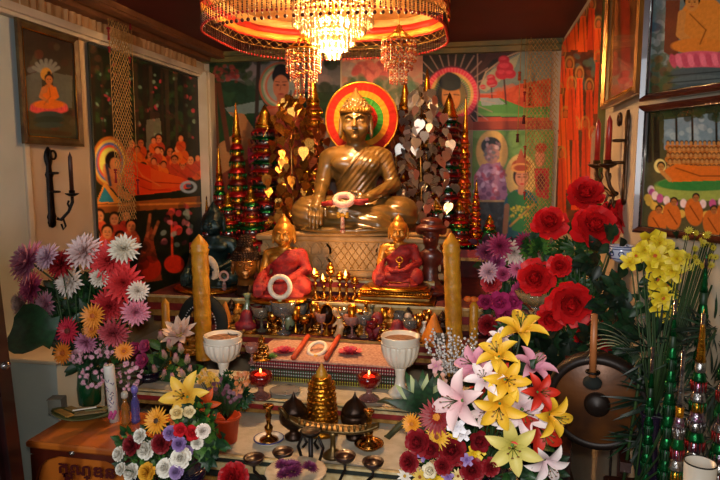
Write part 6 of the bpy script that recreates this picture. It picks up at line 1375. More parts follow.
# ---- left vase of large artificial chrysanthemums, on the wooden box
lv = PZ(90, 404, zW); lvt = P(88, 362, lv.y); Hh = lvt.z-zW
vase('flower_vase', 'tall dark green vase holding the big chrysanthemums at the left', lv, [(0, 0), (.035, 0), (.042, .01), (.045, Hh*.4), (.038, Hh*.8), (.048, Hh), (.042, Hh-.002), (.03, Hh*.8), (.03, .02)], mat('green_glass_vase', '0f4020', .2, 0., '0a2c16', 6, coat=.5))
src = lv+Vector((0, 0, Hh-.02)); LY = lv.y
MUMS = [
 (29, 262, 19, 'c04c7c', 'e8a8c4', 'magenta-pink spiky chrysanthemum, uppermost at the far left of the vase'), (48, 257, 12, 'c890a8', 'd8bcc8', 'pale mauve chrysanthemum behind the magenta one, top left'),
 (33, 288, 15, 'b03468', 'cc6c98', 'magenta chrysanthemum below the uppermost magenta one'), (62, 264, 13, '7c1018', 'a01c20', 'dark red chrysanthemum between two pale ones at the top'),
 (84, 252, 16, 'd0a098', 'dcc4c0', 'pale pink chrysanthemum at the top centre of the vase'), (22, 304, 12, 'c8a49c', 'd0b8b0', 'faded cream-pink chrysanthemum at the left edge'),
 (70, 282, 13, 'd8c8b8', 'dccfc4', 'small white spiky chrysanthemum in the middle left'), (47, 304, 12, 'c07890', 'd8a8b8', 'dusty pink chrysanthemum above the round leaf'),
 (109, 261, 18, 'b81c24', 'e04848', 'large coral red chrysanthemum at the upper right'), (124, 249, 13, 'd8c8a8', 'e0d8c8', 'cream white chrysanthemum at the top right corner'),
 (124, 283, 17, 'b01c20', 'd83c3c', 'large red chrysanthemum below the coral one'), (138, 291, 9, 'd8c4b0', 'e0d0c0', 'small white chrysanthemum tucked beside the red one'),
 (110, 306, 15, '98141c', 'b82c30', 'deep red chrysanthemum lower right above the gerberas'), (136, 312, 12, 'c05070', 'd890a0', 'pink chrysanthemum at the right edge of the vase'),
 (114, 333, 13, '90202c', 'b04850', 'dusky red chrysanthemum low at the right'), (57, 332, 11, '9c4880', 'b878a0', 'mauve chrysanthemum behind the red gerbera'), (86, 342, 10, 'a85878', 'c07c98', 'small dusty rose chrysanthemum low in the middle'), (100, 277, 9, 'c8b8a0', 'd4c8b8', 'small ivory half-open chrysanthemum between the reds')]
for (x, y, r_, c1, c2, lb) in MUMS: bloom('mum', c1, c2, 'chrysanthemum', lb, x, y, r_, LY-.06+random.uniform(-.05, .05), face=((x-80)*.012, -1, (300-y)*.012+.1), src=src)
for (x, y, r_, c1, c2, lb) in [(93, 316, 12, 'd0701c', 'e08c24', 'orange gerbera right of the red gerbera'), (68, 331, 13, 'a0102c', 'c4283c', 'red gerbera with brown centre at the middle left'), (63, 353, 11, 'd06a18', 'e08420', 'orange gerbera hanging low at the left'), (124, 351, 9, 'd87818', 'e88c20', 'small orange gerbera low at the right'), (92, 329, 9, 'b85c14', 'd07c1c', 'orange gerbera half hidden under the bright orange one')]:
    bloom('gerbera', c1, c2, 'gerbera', lb, x, y, r_, LY-.10, face=((x-80)*.01, -1, .25), src=src, centre='5c2410' if c1[0] == 'a' else 'a85010')
greenery('dark green leaves filling the left chrysanthemum vase', src, [(60, 300, 26, LY+.03, 40, 18), (90, 305, 26, LY+.03, 44, 18), (75, 325, 26, LY+.03, 40, 18), (110, 340, 22, LY, 18, 14), (75, 275, 22, LY+.04, 14, 14), (85, 355, 26, LY-.02, 22, 15), (40, 320, 22, LY, 10, 12), (125, 300, 16, LY, 10, 12)], 'broad', [GREENL, GREEND, GREEND], 21)
r = thing('round_leaf', 'big round dark green leaf hanging at the left of the chrysanthemum vase', 'leaf', P(33, 332, LY-.10))
link('leaf_blade', leafm('round', mat('big_leaf_green', '1c4a26', .45, 0., '123418', 8, coat=.2)), r, P(12, 328, LY-.14)-r.location, rot=(math.radians(62), .1, .15), scale=42*mpp(33, 332, LY)); B().tube([P(20, 325, LY-.10)-r.location, (0, 0, 0.03), src-r.location], .003, 5).build('stem', STEM, r)
# pink filler sprays
def sprays(label, spots, srcp, c1, n, rp, Y, seed, name='flower_spray', kind='daisy', c2=None):
    rd = random.Random(seed); r = thing(name, label, 'flowers', srcp)
    me = petals(kind, c1, c2 or c1)
    for (px, py, R_) in spots:
        st = B()
        for i in range(n):
            a = rd.uniform(0, 6.28); q = math.sqrt(rd.random())*R_; w = P(px+q*math.cos(a), py+q*math.sin(a), Y+rd.uniform(-.04, .04)); k = mpp(px, py, Y)
            f = Vector((rd.uniform(-.6, .6), -1, rd.uniform(-.2, .8))).normalized().to_track_quat('Z', 'Y'); link('blossom', me, r, w-srcp, rot=f, scale=rp*k*rd.uniform(.7, 1.2))
            st.tube([w-srcp, (w-srcp)*.5+Vector((0, 0, -.01)), (0, 0, 0)], .0012, 3)
        o = st.build('stems', STEM, r); o['kind'] = 'stuff'
    return r
sprays('frothy sprays of tiny pink blossom behind the white candle', [(92, 372, 16), (128, 375, 15), (108, 350, 12), (78, 358, 8)], src, 'c07890', 34, 2.6, LY-.06, 5, c2='d8a8b0')

# ---- pink buds and tulips at the left end of the altar
v2 = Vector((P(150, 400, 2.34).x, 2.34, zA)); v2h = P(150, 392, 2.34).z-zA+.05; vase('flower_vase', 'small dark purple vase of pink buds behind the glass bottles', v2, [(0, 0), (.04, 0), (.055, .04), (.05, v2h*.5), (.03, v2h*.8), (.035, v2h), (.028, v2h)], mat('dark_purple_glaze', '20142a', .25, 0., '140c1c', 6, coat=.5))
s2 = v2+Vector((0, 0, v2h-.02)); Y2 = v2.y-.02
for (x, y, r_, c1, c2, kd, lb) in [(137, 349, 8, '9c1c50', 'c84880', 'rose', 'magenta rose, upper left of the pair beside the orange gerbera'), (147, 347, 8, 'a8245c', 'd05c90', 'rose', 'magenta rose, upper right of the pair by the lotus buds'), (145, 361, 9, 'a02458', 'c85088', 'rose', 'magenta rose below the upper pair')]: bloom(kd, c1, c2, 'rose', lb, x, y, r_, Y2, src=s2)
bloom('lotus', 'c89c90', 'e0c8b0', 'lotus', 'open cream-pink lotus flower above the green buds', 180, 335, 17, Y2+.05, face=(0, -.7, .9), src=s2, centre='a8942c')
LBud = [(161, 338, 8), (170, 346, 8), (181, 350, 8), (165, 356, 7), (176, 360, 8), (187, 361, 8), (155, 371, 7), (164, 375, 7), (183, 375, 7), (173, 379, 7), (151, 384, 6), (190, 370, 6)]
wd = ['topmost', 'upper middle', 'upper right', 'second row left', 'central', 'right of the central one', 'low left', 'low middle left', 'low right', 'lowest middle', 'lowest left', 'rightmost']
for (x, y, r_), t_ in zip(LBud, wd): bloom('bud', '7c8c54', 'd08890', 'lotus_bud', 'closed pink-green lotus bud, %s of the cluster beside the left candle' % t_, x, y, r_, Y2, face=(random.uniform(-.3, .3), -.25, 1), src=s2)
greenery('upright green leaves around the lotus buds', s2, [(165, 370, 20, Y2+.03, 26, 14), (185, 378, 16, Y2+.03, 18, 14), (150, 378, 12, Y2+.02, 12, 12), (160, 350, 14, Y2+.05, 12, 12)], 'broad', [GREENL, GREENY, GREEND], 22)
# orange pot plant
w0 = PZ(227, 441, zB); k = mpp(227, 430, w0.y); pot = thing('flower_pot', 'bright orange plastic flower pot on the front step', 'pot', w0)
B().lathe([(0, 0), (10*k, 0), (13*k, 24*k), (14*k, 24*k), (14*k, 27*k), (12.4*k, 27*k), (12*k, 22*k), (0, 21*k)], (0, 0, 0), 28).build('pot_body', mat('orange_plastic', 'd8481a', .4, 0., 'c03c12', 6), pot); B().torus((0, 0, 26*k), 13.8*k, 1*k, n=28).build('pot_rim', mat('orange_plastic', ''), pot)
s3 = w0+Vector((0, 0, 22*k)); Y3 = w0.y
greenery('bushy dark foliage of the potted plant in the orange pot', s3, [(226, 400, 20, Y3, 60, 11), (215, 392, 14, Y3, 26, 10), (240, 395, 14, Y3, 24, 10), (228, 385, 12, Y3, 18, 9)], 'lobed', [GREEND, GREENL, GREEND], 23, name='potted_plant_leaves')
sprays('small purple-brown florets of the potted plant', [(218, 388, 10), (232, 394, 10)], s3, '5c3040', 22, 2.6, Y3-.07, 6, c2='7c4858')
sprays('orange florets at the top right of the potted plant', [(243, 380, 8), (238, 390, 6)], s3, 'b85c2c', 16, 2.8, Y3-.06, 7, c2='d08040')
sprays('yellow florets clustered above the yellow lily', [(207, 377, 9), (213, 383, 6)], s3, 'c8901c', 24, 2.8, Y3-.04, 8, c2='e0b030')

# ---- lower left bouquet
v4 = Vector((P(170, 470, 1.66).x, 1.66, zL)); v4t = P(168, 466, 1.64).z; Hb = v4t-zL
vase('flower_bowl', 'dark blue glazed bowl holding the lower left bouquet', v4, [(0, 0), (.06, 0), (.07, .01), (.05, .04), (.10, Hb*.7), (.12, Hb*.95), (.11, Hb*.96), (.07, Hb*.6), (0, Hb*.5)], mat('cobalt_glaze', '10142c', .2, 0., '0a0c1c', 8, coat=.6), cat='bowl')
s4 = v4+Vector((0, 0, Hb*.7)); Y4 = 1.56
bloom('lily', 'c88c1c', 'e8c24c', 'lily', 'golden yellow lily left of the orange pot', 184, 396, 21, Y4+.16, face=(.1, -1, .5), src=s4, spin=.2)
bloom('lily', 'b83810', 'd85c18', 'lily', 'orange-red lily between the yellow lily and orange pot', 204, 405, 14, Y4+.20, face=(.5, -1, .2), src=s4)
for (x, y, r_, c1, c2, kd, nm, ct, lb) in [
 (157, 421, 13, 'c87814', 'e09c24', 'gerbera', 'sunflower', '3a2410', 'yellow-orange sunflower at the top of the lower left bouquet'), (178, 413, 8, 'd8b870', 'e4d098', 'rose', 'rose', None, 'pale yellow rose beneath the golden lily'), (190, 412, 7, 'd8c090', 'e4d8b0', 'rose', 'rose', None, 'cream rose right of the pale yellow one'),
 (132, 445, 10, '500c14', '7c141c', 'carnation', 'carnation', None, 'dark maroon carnation at the left of the lower left bouquet'), (161, 443, 10, '540c14', '80141c', 'carnation', 'carnation', None, 'dark maroon carnation in the middle of the lower left bouquet'),
 (181, 430, 8, 'a8101c', 'd42430', 'rose', 'rose', None, 'bright red rose, left of the red pair'), (193, 433, 9, 'a8101c', 'd02028', 'rose', 'rose', None, 'bright red rose, right of the red pair'), (203, 431, 7, 'd8c8c0', 'e8dcd0', 'carnation', 'carnation', None, 'white carnation with petals beside the red rose pair'),
 (170, 433, 7, '70508c', '9478b0', 'carnation', 'carnation', None, 'lilac carnation above the maroon one'), (179, 444, 7, '6c4c88', '8c70a8', 'carnation', 'carnation', None, 'lilac carnation below the left red rose'), (187, 452, 6, '6c4c88', '8c70a8', 'carnation', 'carnation', None, 'lilac carnation lower down by the large white one'),
 (146, 450, 9, 'd8d0c0', 'ece8dc', 'carnation', 'carnation', None, 'white carnation between the two maroon ones'), (181, 458, 10, 'd8d0c0', 'ece8dc', 'carnation', 'carnation', None, 'largest white carnation at the right of the lower left bouquet'), (165, 468, 9, 'd8d0c0', 'ece8dc', 'carnation', 'carnation', None, 'white carnation low in the middle of the bouquet'), (132, 473, 9, 'd8d0c0', 'ece8dc', 'carnation', 'carnation', None, 'white carnation at the lower left corner of the bouquet'),
 (119, 454, 7, 'ccc4b4', 'e0dcd0', 'carnation', 'carnation', None, 'small white carnation at the far left edge of the bouquet'), (121, 469, 6, 'ccc4b4', 'e0dcd0', 'carnation', 'carnation', None, 'small white carnation below the far left one'), (140, 436, 7, 'ccc4b4', 'e0dcd0', 'carnation', 'carnation', None, 'small white carnation above the gap between maroon ones'), (147, 472, 9, 'c08418', 'e0a42c', 'carnation', 'marigold', None, 'golden marigold low in the left bouquet'), (176, 472, 7, '6c4c88', '9c84b4', 'carnation', 'carnation', None, 'pale lilac carnation at the bottom of the bouquet'), (197, 443, 6, 'ccc4b4', 'e0dcd0', 'carnation', 'carnation', None, 'small white carnation under the right red rose')]:
    bloom(kd, c1, c2, nm, lb, x, y, r_, Y4+random.uniform(-.03, .03), face=((x-165)*.012, -1, .5), src=s4, centre=ct)
greenery('mixed green leaves filling the lower left bouquet', s4, [(160, 445, 32, Y4+.08, 110, 11), (190, 440, 24, Y4+.08, 40, 11), (200, 415, 16, Y4+.12, 26, 12), (130, 460, 18, Y4+.06, 30, 9), (208, 455, 10, Y4+.08, 14, 14), (150, 470, 30, Y4+.05, 60, 9), (128, 446, 16, Y4+.05, 24, 9), (214, 440, 12, Y4+.1, 20, 16), (195, 425, 18, Y4+.12, 30, 12)], 'broad', [GREENL, GREEND, GREENY], 24)

# ---- big lily bouquet at the lower right
v5 = Vector((P(480, 480, 1.74).x, 1.74, zL)); Hb = .28
vase('flower_vase', 'dark round vase hidden under the big lily bouquet', v5, [(0, 0), (.06, 0), (.11, .08), (.12, .14), (.07, .22), (.09, Hb), (.08, Hb)], mat('dark_purple_glaze', ''))
s5 = v5+Vector((0, 0, Hb-.04)); Y5 = 1.66
PKL = ('d8a0a8', 'f0d8d4'); WHL = ('d8b8c0', 'f4ece8'); YL = ('d89810', 'f2c838'); PYL = ('b8b048', 'e4d480'); RL = ('9c1408', 'd83018'); PKD = ('c06c88', 'e4a8b8')
for (x, y, r_, cc_, f_, lb) in [
 (521, 326, 22, YL, (.0, -.5, 1), 'yellow lily with upright petals, topmost of the big bouquet'), (497, 352, 19, YL, (-.3, -.7, .8), 'yellow lily second from the top, left of the pink lily'), (507, 380, 20, YL, (.2, -1, .3), 'yellow lily in the middle of the big bouquet'), (499, 408, 22, YL, (-.1, -1, -.1), 'yellow lily drooping beneath the middle one'),
 (555, 417, 20, YL, (.7, -1, .1), 'yellow lily at the right edge against the gong'), (513, 448, 24, PYL, (.0, -1, .2), 'large pale greenish-yellow lily low in the big bouquet'),
 (472, 364, 19, PKD, (-.7, -.8, .6), 'pink lily trumpet at the upper left of the bouquet'), (456, 401, 26, PKL, (-.6, -.9, .25), 'large pale pink lily facing left above the dark gerbera'), (484, 378, 17, WHL, (-.2, -.8, .7), 'slim white lily between pink and yellow lilies'), (484, 412, 15, WHL, (-.1, -1, .1), 'small bluish-white lily left of the drooping yellow one'),
 (535, 364, 20, PKD, (.4, -.5, 1), 'pink half-open lily at the upper right of the bouquet'), (524, 412, 25, WHL, (.1, -1, .15), 'large white lily flushed pink in the bouquet centre'), (500, 338, 12, WHL, (-.2, -.7, .9), 'small pale lily behind the topmost yellow ones'),
 (541, 392, 17, RL, (.4, -1, .4), 'red lily above the yellow lily at the right edge'), (541, 430, 25, RL, (.4, -1, -.1), 'large flame red lily below the red and yellow pair'), (480, 392, 10, RL, (-.3, -1, .3), 'small red lily peeping between the pink lilies'), (503, 372, 9, RL, (.1, -1, .3), 'small red lily behind the middle yellow lily'), (548, 465, 19, WHL, (.3, -1, -.2), 'grey-white lily at the bottom right of the bouquet')]:
    bloom('lily', cc_[0], cc_[1], 'lily', lb, x, y, r_, Y5+random.uniform(-.05, .05)+(.06 if r_ < 13 else 0), face=f_, src=s5, spin=random.uniform(0, 1))
DR = ('4c060c', '8c101c')
for (x, y, r_, cc_, kd, nm, ct, lb) in [
 (437, 417, 17, ('5c080e', '98141c'), 'gerbera', 'gerbera', 'c87c1c', 'dark red gerbera with yellow centre at the left of the big bouquet'), (412, 424, 10, ('c86c10', 'e49c20'), 'gerbera', 'gerbera', 'a86010', 'orange gerbera at the far left edge of the big bouquet'), (437, 437, 12, ('c88c14', 'e8b830'), 'gerbera', 'gerbera', '7c3c10', 'yellow gerbera below the dark red one'),
 (432, 449, 11, DR, 'rose', 'rose', None, 'velvety dark red rose below the yellow gerbera'), (452, 450, 14, DR, 'peony', 'rose', None, 'large velvety dark red rose in the lower middle'), (479, 441, 12, DR, 'rose', 'rose', None, 'dark red rose left of the pale greenish lily'), (418, 442, 12, DR, 'peony', 'rose', None, 'dark red ragged rose at the left edge'), (409, 462, 10, DR, 'carnation', 'carnation', None, 'dark red carnation low at the left edge'),
 (443, 466, 9, DR, 'carnation', 'carnation', None, 'dark red carnation right of the cream rose'), (472, 470, 12, DR, 'carnation', 'carnation', None, 'dark red carnation at the bottom middle'), (491, 467, 9, DR, 'carnation', 'carnation', None, 'dark red carnation left of the pale lily base'),
 (431, 470, 9, ('d8c8a8', 'ece4cc'), 'rose', 'rose', None, 'cream white rose at the bottom left'), (420, 477, 8, ('c09a30', 'dcc058'), 'daisy', 'daisy', '8c4a14', 'yellow daisy at the bottom left corner of the big bouquet'), (405, 476, 8, ('ccc4b4', 'e4dcd0'), 'daisy', 'daisy', 'b88c20', 'white daisy at the bottom beside the altar edge'), (457, 427, 9, ('ccc8d0', 'eceaf0'), 'orchid', 'orchid', None, 'bluish white orchid beside the dark gerbera'), (463, 434, 7, ('ccc8d0', 'eceaf0'), 'orchid', 'orchid', None, 'small white orchid under the larger bluish one'),
 (474, 454, 8, ('c8a010', 'e8c82c'), 'orchid', 'freesia', None, 'bright yellow freesia right of the large dark rose'), (481, 449, 6, ('c8a010', 'e8c82c'), 'orchid', 'freesia', None, 'small yellow freesia under the dark red rose'), (454, 438, 6, ('c8a010', 'e8c82c'), 'orchid', 'freesia', None, 'small yellow freesia between gerbera and dark rose'), (433, 480, 11, ('c8a010', 'e8c82c'), 'orchid', 'freesia', None, 'yellow freesia at the bottom edge'), (467, 460, 6, ('70508c', '9478b0'), 'orchid', 'orchid', None, 'small violet orchid among the dark roses'), (448, 477, 6, ('70508c', '9478b0'), 'orchid', 'orchid', None, 'small violet orchid at the bottom edge'), (458, 476, 7, ('ccb060', 'e4d090'), 'daisy', 'daisy', '8c4a14', 'pale straw daisy at the bottom middle'), (424, 455, 6, ('604878', '8c70a8'), 'orchid', 'orchid', None, 'small purple orchid left of the velvety roses')]:
    bloom(kd, cc_[0], cc_[1], nm, lb, x, y, r_, Y5+random.uniform(-.05, .0), face=((x-460)*.008, -1, .35), src=s5, centre=ct)
greenery('large dark green leaves inside the big lily bouquet', s5, [(480, 430, 34, Y5+.10, 50, 20), (500, 390, 30, Y5+.12, 34, 18), (440, 445, 26, Y5+.08, 40, 12), (530, 440, 30, Y5+.10, 40, 16), (460, 470, 40, Y5+.05, 44, 12), (520, 372, 14, Y5+.04, 6, 18), (545, 470, 20, Y5+.06, 16, 14), (515, 472, 16, Y5, 16, 14)], 'broad', [GREENL, GREEND, GREEND], 25)
# variegated rosette
w0 = P(424, 408, 1.86); r = thing('variegated_rosette', 'spiky rosette plant with cream-edged green leaves left of the bouquet', 'plant', w0); VG = mat('variegated_leaf', '1c4420', .5, 0., 'a8b070', attr='pt')
for i in range(16):
    me = leafm('blade', [GREEND, VG, GREENL][i % 3]); a = math.radians(15+150*(i/15)); d = Vector((math.cos(a)*.9, -.35+.3*(i % 3), math.sin(a))).normalized(); zq = (Vector((0, -1, .3))-d*Vector((0, -1, .3)).dot(d)).normalized(); M = Matrix((d, zq.cross(d), zq)).transposed(); link('leaf', me, r, rot=M.to_quaternion(), scale=(.15*random.uniform(.7, 1), .24, .15))
B().tube([(0, 0, 0), Vector((0, .0, -.02)), s5-w0], .006, 6).build('stem', STEM, r)
for (pts, lb) in (([(418, 403), (400, 405), (385, 400), (377, 402)], 'curling dry brown leaf reaching over the front step from the bouquet'), ([(420, 412), (400, 425), (388, 437), (384, 436)], 'twisted olive leaf drooping below the curling brown one')):
    w0 = P(*pts[0], 1.86); r = thing('curled_leaf', lb, 'leaf', w0); b = B(); pw = [P(x, y, 1.85)-w0 for x, y in pts]
    b.tube(pw, [.006, .012, .010, .002], 6); b.build('leaf_blade', mat('olive_leaf', '4c4420', .5, 0., '2c2c14', 20), r)
# pearl bead sprays
w0 = P(450, 388, 2.1); r = thing('pearl_bead_spray', 'sprays of silver pearl beads on wires between the goblet and bouquet', 'ornament', w0); me = B().ball((0, 0, 0), 1, 7, 5).mesh('pearl', PEARL); rd = random.Random(9); b = B()
for i in range(22):
    tx, ty = rd.uniform(424, 480), rd.uniform(328, 352); tp = P(tx, ty, 2.1+rd.uniform(-.06, .08))-w0; b.tube([(0, 0, 0), tp*.5+Vector((0, 0, .02)), tp], .0012, 3)
    for j in range(11):
        t = .3+.7*j/10; p = (tp*.5+Vector((0, 0, .02)))*2*t*(1-t)+tp*t*t; link('pearl', me, r, p+Vector((rd.uniform(-.006, .006), -.004, rd.uniform(-.003, .003))), scale=rd.uniform(.0035, .0062))
b.build('wires', SFOIL, r); B().tube([(0, 0, 0), (0, -.05, -.05), s5-w0], .004, 5).build('stem', STEM, r)
for (x, y, c1, lb) in ((440, 380, 'c87820', 'small orange blossom right of the white goblet'), (436, 366, 'c080a8', 'small mauve blossom right of the white goblet rim')): bloom('orchid', c1, 'e0b0a0', 'small_blossom', lb, x, y, 7, 2.0, src=s5)

# ---- red peonies on the right
v6 = Vector((P(572, 420, 2.42).x, 2.42, zA)); Hb = .26; AXX = AX1
vase('flower_vase', 'tall dark vase of the red peonies, mostly hidden by the gong', v6, [(0, 0), (.05, 0), (.07, .05), (.065, .14), (.035, .22), (.045, Hb), (.035, Hb)], mat('dark_purple_glaze', ''))
s6 = v6+Vector((0, 0, Hb-.04)); Y6 = 2.36
for (x, y, r_, lb) in [(585, 195, 17, 'red peony, topmost of all, in front of the orange mural'), (550, 223, 16, 'red peony at the upper left, below the lady in the green sari'), (594, 227, 21, 'large red peony below the topmost one'), (629, 217, 19, 'large red peony at the upper right beneath the wall sconce'), (612, 212, 10, 'small red peony tucked between the two large upper ones'),
 (630, 287, 21, 'large red peony left of the yellow orchids'), (571, 303, 21, 'large red peony in the middle above the gong'), (551, 318, 13, 'smaller red peony at the lower left of the middle one'), (594, 338, 19, 'red peony directly behind the wooden mallet handle'), (536, 278, 17, 'red peony at the left beside the glass bowl'), (560, 266, 11, 'small red peony in the leaves above the middle one'), (645, 302, 9, 'small red peony behind the yellow orchid stems')]:
    bloom('peony', '8c0408', 'd81418', 'peony', lb, x, y, r_, Y6+random.uniform(-.08, .05), face=((x-590)*.006, -1, (270-y)*.006+.2), src=s6)
greenery('green peony leaves among the red blooms', s6, [(575, 250, 26, Y6+.06, 40, 15), (610, 255, 24, Y6+.05, 34, 14), (560, 340, 26, Y6+.04, 40, 14), (600, 310, 30, Y6+.05, 50, 14), (540, 250, 18, Y6+.06, 22, 13), (635, 335, 24, Y6+.0, 30, 14), (595, 275, 26, Y6+.05, 36, 13), (565, 290, 20, Y6+.06, 26, 14), (612, 200, 10, Y6+.04, 8, 14), (520, 330, 20, Y6+.1, 20, 14), (620, 360, 30, Y6, 30, 14)], 'lobed', [GREENL, GREENY, GREEND, GREENL], 26)
# ---- magenta and mixed flowers left of the peonies
v7 = Vector((P(505, 360, 2.65).x, 2.65, zA)); Hb = .20; vase('flower_vase', 'dark vase of the mixed magenta flowers beside the right candles', v7, [(0, 0), (.045, 0), (.06, .06), (.03, .15), (.04, Hb), (.03, Hb)], mat('dark_purple_glaze', ''))
s7 = v7+Vector((0, 0, Hb-.03)); Y7 = 2.60
for (x, y, r_, c1, c2, kd, nm, ct, lb) in [
 (517, 269, 9, 'a03058', 'd87898', 'gerbera', 'gerbera', '701830', 'pink gerbera in the middle of the magenta flowers'), (503, 274, 7, '982850', 'b84870', 'carnation', 'carnation', None, 'small magenta carnation left of the pink gerbera'), (491, 283, 10, '8c1420', 'b82830', 'carnation', 'carnation', None, 'dark red carnation above the magenta roses'), (489, 272, 9, 'b88090', 'd0a8b0', 'mum', 'chrysanthemum', None, 'dusty pink chrysanthemum above the red carnation'),
 (500, 303, 13, '981850', 'c83878', 'rose', 'rose', None, 'magenta rose at the left of the low group'), (513, 302, 12, '981850', 'd04080', 'rose', 'rose', None, 'magenta rose right of the first, above the yellow lily'), (505, 316, 11, '901848', 'b83068', 'rose', 'rose', None, 'magenta rose lowest of the three'), (486, 302, 9, '801440', 'a82c5c', 'rose', 'rose', None, 'small magenta rose next to the thin candle'),
 (514, 252, 11, 'c8a8a0', 'd8c8b8', 'mum', 'chrysanthemum', None, 'cream-pink chrysanthemum below the lady in green'), (536, 254, 11, 'c88c80', 'dcb8a8', 'mum', 'chrysanthemum', None, 'salmon chrysanthemum left of the peony leaves'), (500, 246, 11, '7c1838', 'a03058', 'mum', 'chrysanthemum', None, 'plum chrysanthemum at the top left of the group'), (525, 242, 9, '701430', '942850', 'mum', 'chrysanthemum', None, 'small plum chrysanthemum at the top'), (541, 239, 7, 'b88c38', 'c8a858', 'orchid', 'orchid', None, 'small yellow-brown orchid under the upper left peony'), (486, 252, 9, '5c1430', '803050', 'mum', 'chrysanthemum', None, 'dark plum chrysanthemum beside the slim gold tower'), (530, 262, 8, 'c89890', 'd8b8a8', 'carnation', 'carnation', None, 'pale salmon carnation right of the pink gerbera'),
 (497, 262, 8, '8c2c58', 'a84878', 'carnation', 'carnation', None, 'purple carnation between plum and dusty pink flowers'), (521, 290, 9, '8c1c48', 'b84070', 'carnation', 'carnation', None, 'magenta carnation left of the crystal bowl'), (488, 325, 10, '6c0c18', '94141c', 'carnation', 'carnation', None, 'dark red carnation low behind the pearl sprays'), (515, 322, 10, '7c0c14', 'a4181c', 'rose', 'rose', None, 'dark red rose behind the topmost yellow lily')]:
    bloom(kd, c1, c2, nm, lb, x, y, r_, Y7+random.uniform(-.04, .04), face=((x-510)*.01, -1, .3), src=s7, centre=ct)
greenery('dark leaves among the magenta flowers', s7, [(505, 265, 26, Y7+.06, 44, 12), (505, 300, 26, Y7+.06, 40, 12), (530, 280, 18, Y7+.06, 24, 12), (500, 330, 24, Y7+.06, 30, 12), (485, 245, 12, Y7+.05, 12, 10)], 'broad', [GREEND, GREENL, GREEND, mat('purple_leaf', '3c1428', .5)], 27)
# ---- crystal bowl near the red peony
w0 = P(536, 306, 2.5); w0 = Vector((w0.x, 2.5, w0.z)); cb = thing('crystal_compote', 'faceted crystal compote glittering left of the middle red peony', 'bowl', (w0.x, 2.5, zA)); hh = w0.z-zA; k = mpp(536, 300, 2.5)
B().lathe([(0, 0), (.05, 0), (.045, .01), (.008, .04), (.008, hh-.02), (.03, hh)], (0, 0, 0), 14).build('foot', GLASS, cb); B().lathe([(.02, hh-.005), (15*k, hh+6*k), (20*k, hh+15*k), (19*k, hh+15*k), (13*k, hh+7*k), (0, hh+1*k)], (0, 0, 0), 36, wob=lambda a, kk: 1+.08*math.cos(a*12)).build('fluted_bowl', mat('gold_tint_glass', 'e8c898', .06, 0., 'd0a868', 10, trans=.7), cb)

# ---- yellow orchids on the right
v8 = Vector((P(655, 430, 1.95).x-.03, 1.98, zB)); SB = thing('side_table', 'dark side table at the lower right under the glittering foil trees', 'table', (.505, 1.60, 0)); B().box((0, 0, .66), (.235, .50, .03), bev=.005).build('table_top', WOOD, SB, smooth=False)
for q in ((-.095, -.22), (.095, -.22), (-.095, .22), (.095, .22)): B().box((q[0], q[1], .3225), (.035, .035, .645)).build('leg', WOOD, SB, smooth=False)
zS = .675
v8 = Vector((.50, 1.80, zS)); vase('flower_vase', 'slim dark vase of the yellow orchids on the side table', v8, [(0, 0), (.03, 0), (.036, .04), (.02, .14), (.026, .22), (.02, .22)], mat('dark_purple_glaze', '')); s8 = v8+Vector((0, 0, .20)); rd = random.Random(2)
YO = [(648, 240, 11, 'topmost left'), (660, 243, 9, 'top, beside the topmost left one'), (645, 250, 8, 'upper left edge'), (655, 256, 10, 'upper middle left'), (667, 254, 11, 'upper middle right'), (677, 259, 9, 'upper right'), (661, 268, 10, 'centre'), (672, 271, 10, 'centre right'), (652, 266, 8, 'left under the upper ones'), (657, 280, 10, 'middle left'), (668, 284, 9, 'middle right'), (655, 292, 9, 'lower left'), (663, 298, 9, 'lower middle'), (658, 306, 8, 'second lowest'), (672, 302, 8, 'lower right'), (664, 314, 7, 'lowest, tapering tip'), (630, 262, 8, 'detached beside the blue-white cup'), (636, 256, 7, 'small, just left of the main cluster')]
for (x, y, r_, t_) in YO: bloom('orchid', 'b89008', 'e8d02c', 'orchid', 'yellow ragged orchid in the hanging cluster, %s' % t_, x, y, r_*1.12, 1.83+rd.uniform(-.03, .03), face=(rd.uniform(-.5, .3), -1, rd.uniform(-.4, .5)), src=s8, centre=None if rd.random() < .6 else 'b8501c')
sprays('small round yellow blossoms on thin stems at the right edge', [(697, 236, 14), (705, 255, 12), (688, 262, 8), (712, 240, 8)], s8, 'a89014', 10, 3.8, 1.80, 12, c2='dcc838')
greenery('dark leaves behind the yellow orchids', s8, [(665, 270, 26, 1.88, 36, 14), (695, 250, 22, 1.84, 34, 12), (650, 300, 18, 1.86, 18, 13)], 'broad', [GREENL, GREEND, GREEND], 28)
# blue and white cup on a rod stand with a red bloom inside
w0 = P(621, 262, 2.05); k = mpp(621, 250, 2.05); rr_ = thing('blue_white_cup', 'blue and white porcelain cup on a tall thin stand, under the red peony', 'cup', (w0.x, 2.05, 0)); hh = w0.z
B().lathe([(0, 0), (.05, 0), (.045, .01), (.004, .02), (.004, hh)], (0, 0, 0), 12).build('rod_stand', IRON, rr_)
B().lathe([(0, hh), (5*k, hh), (9*k, hh+3*k), (11*k, hh+10*k), (11.6*k, hh+17*k), (10.8*k, hh+17*k), (9.6*k, hh+8*k), (0, hh+4*k)], (0, 0, 0), 28).build('cup_body', mat('porcelain', 'b8bccc', .2, 0., '9ca4bc', 8, coat=.6), rr_)
b = B(); BL = mat('cobalt_paint', '20306c', .25, coat=.5)
for z_, R_ in ((hh+16*k, 11.6), (hh+4*k, 9.7), (hh+13.6*k, 11.5)): b.torus((0, 0, z_), R_*k, .5*k, n=28, m=5)
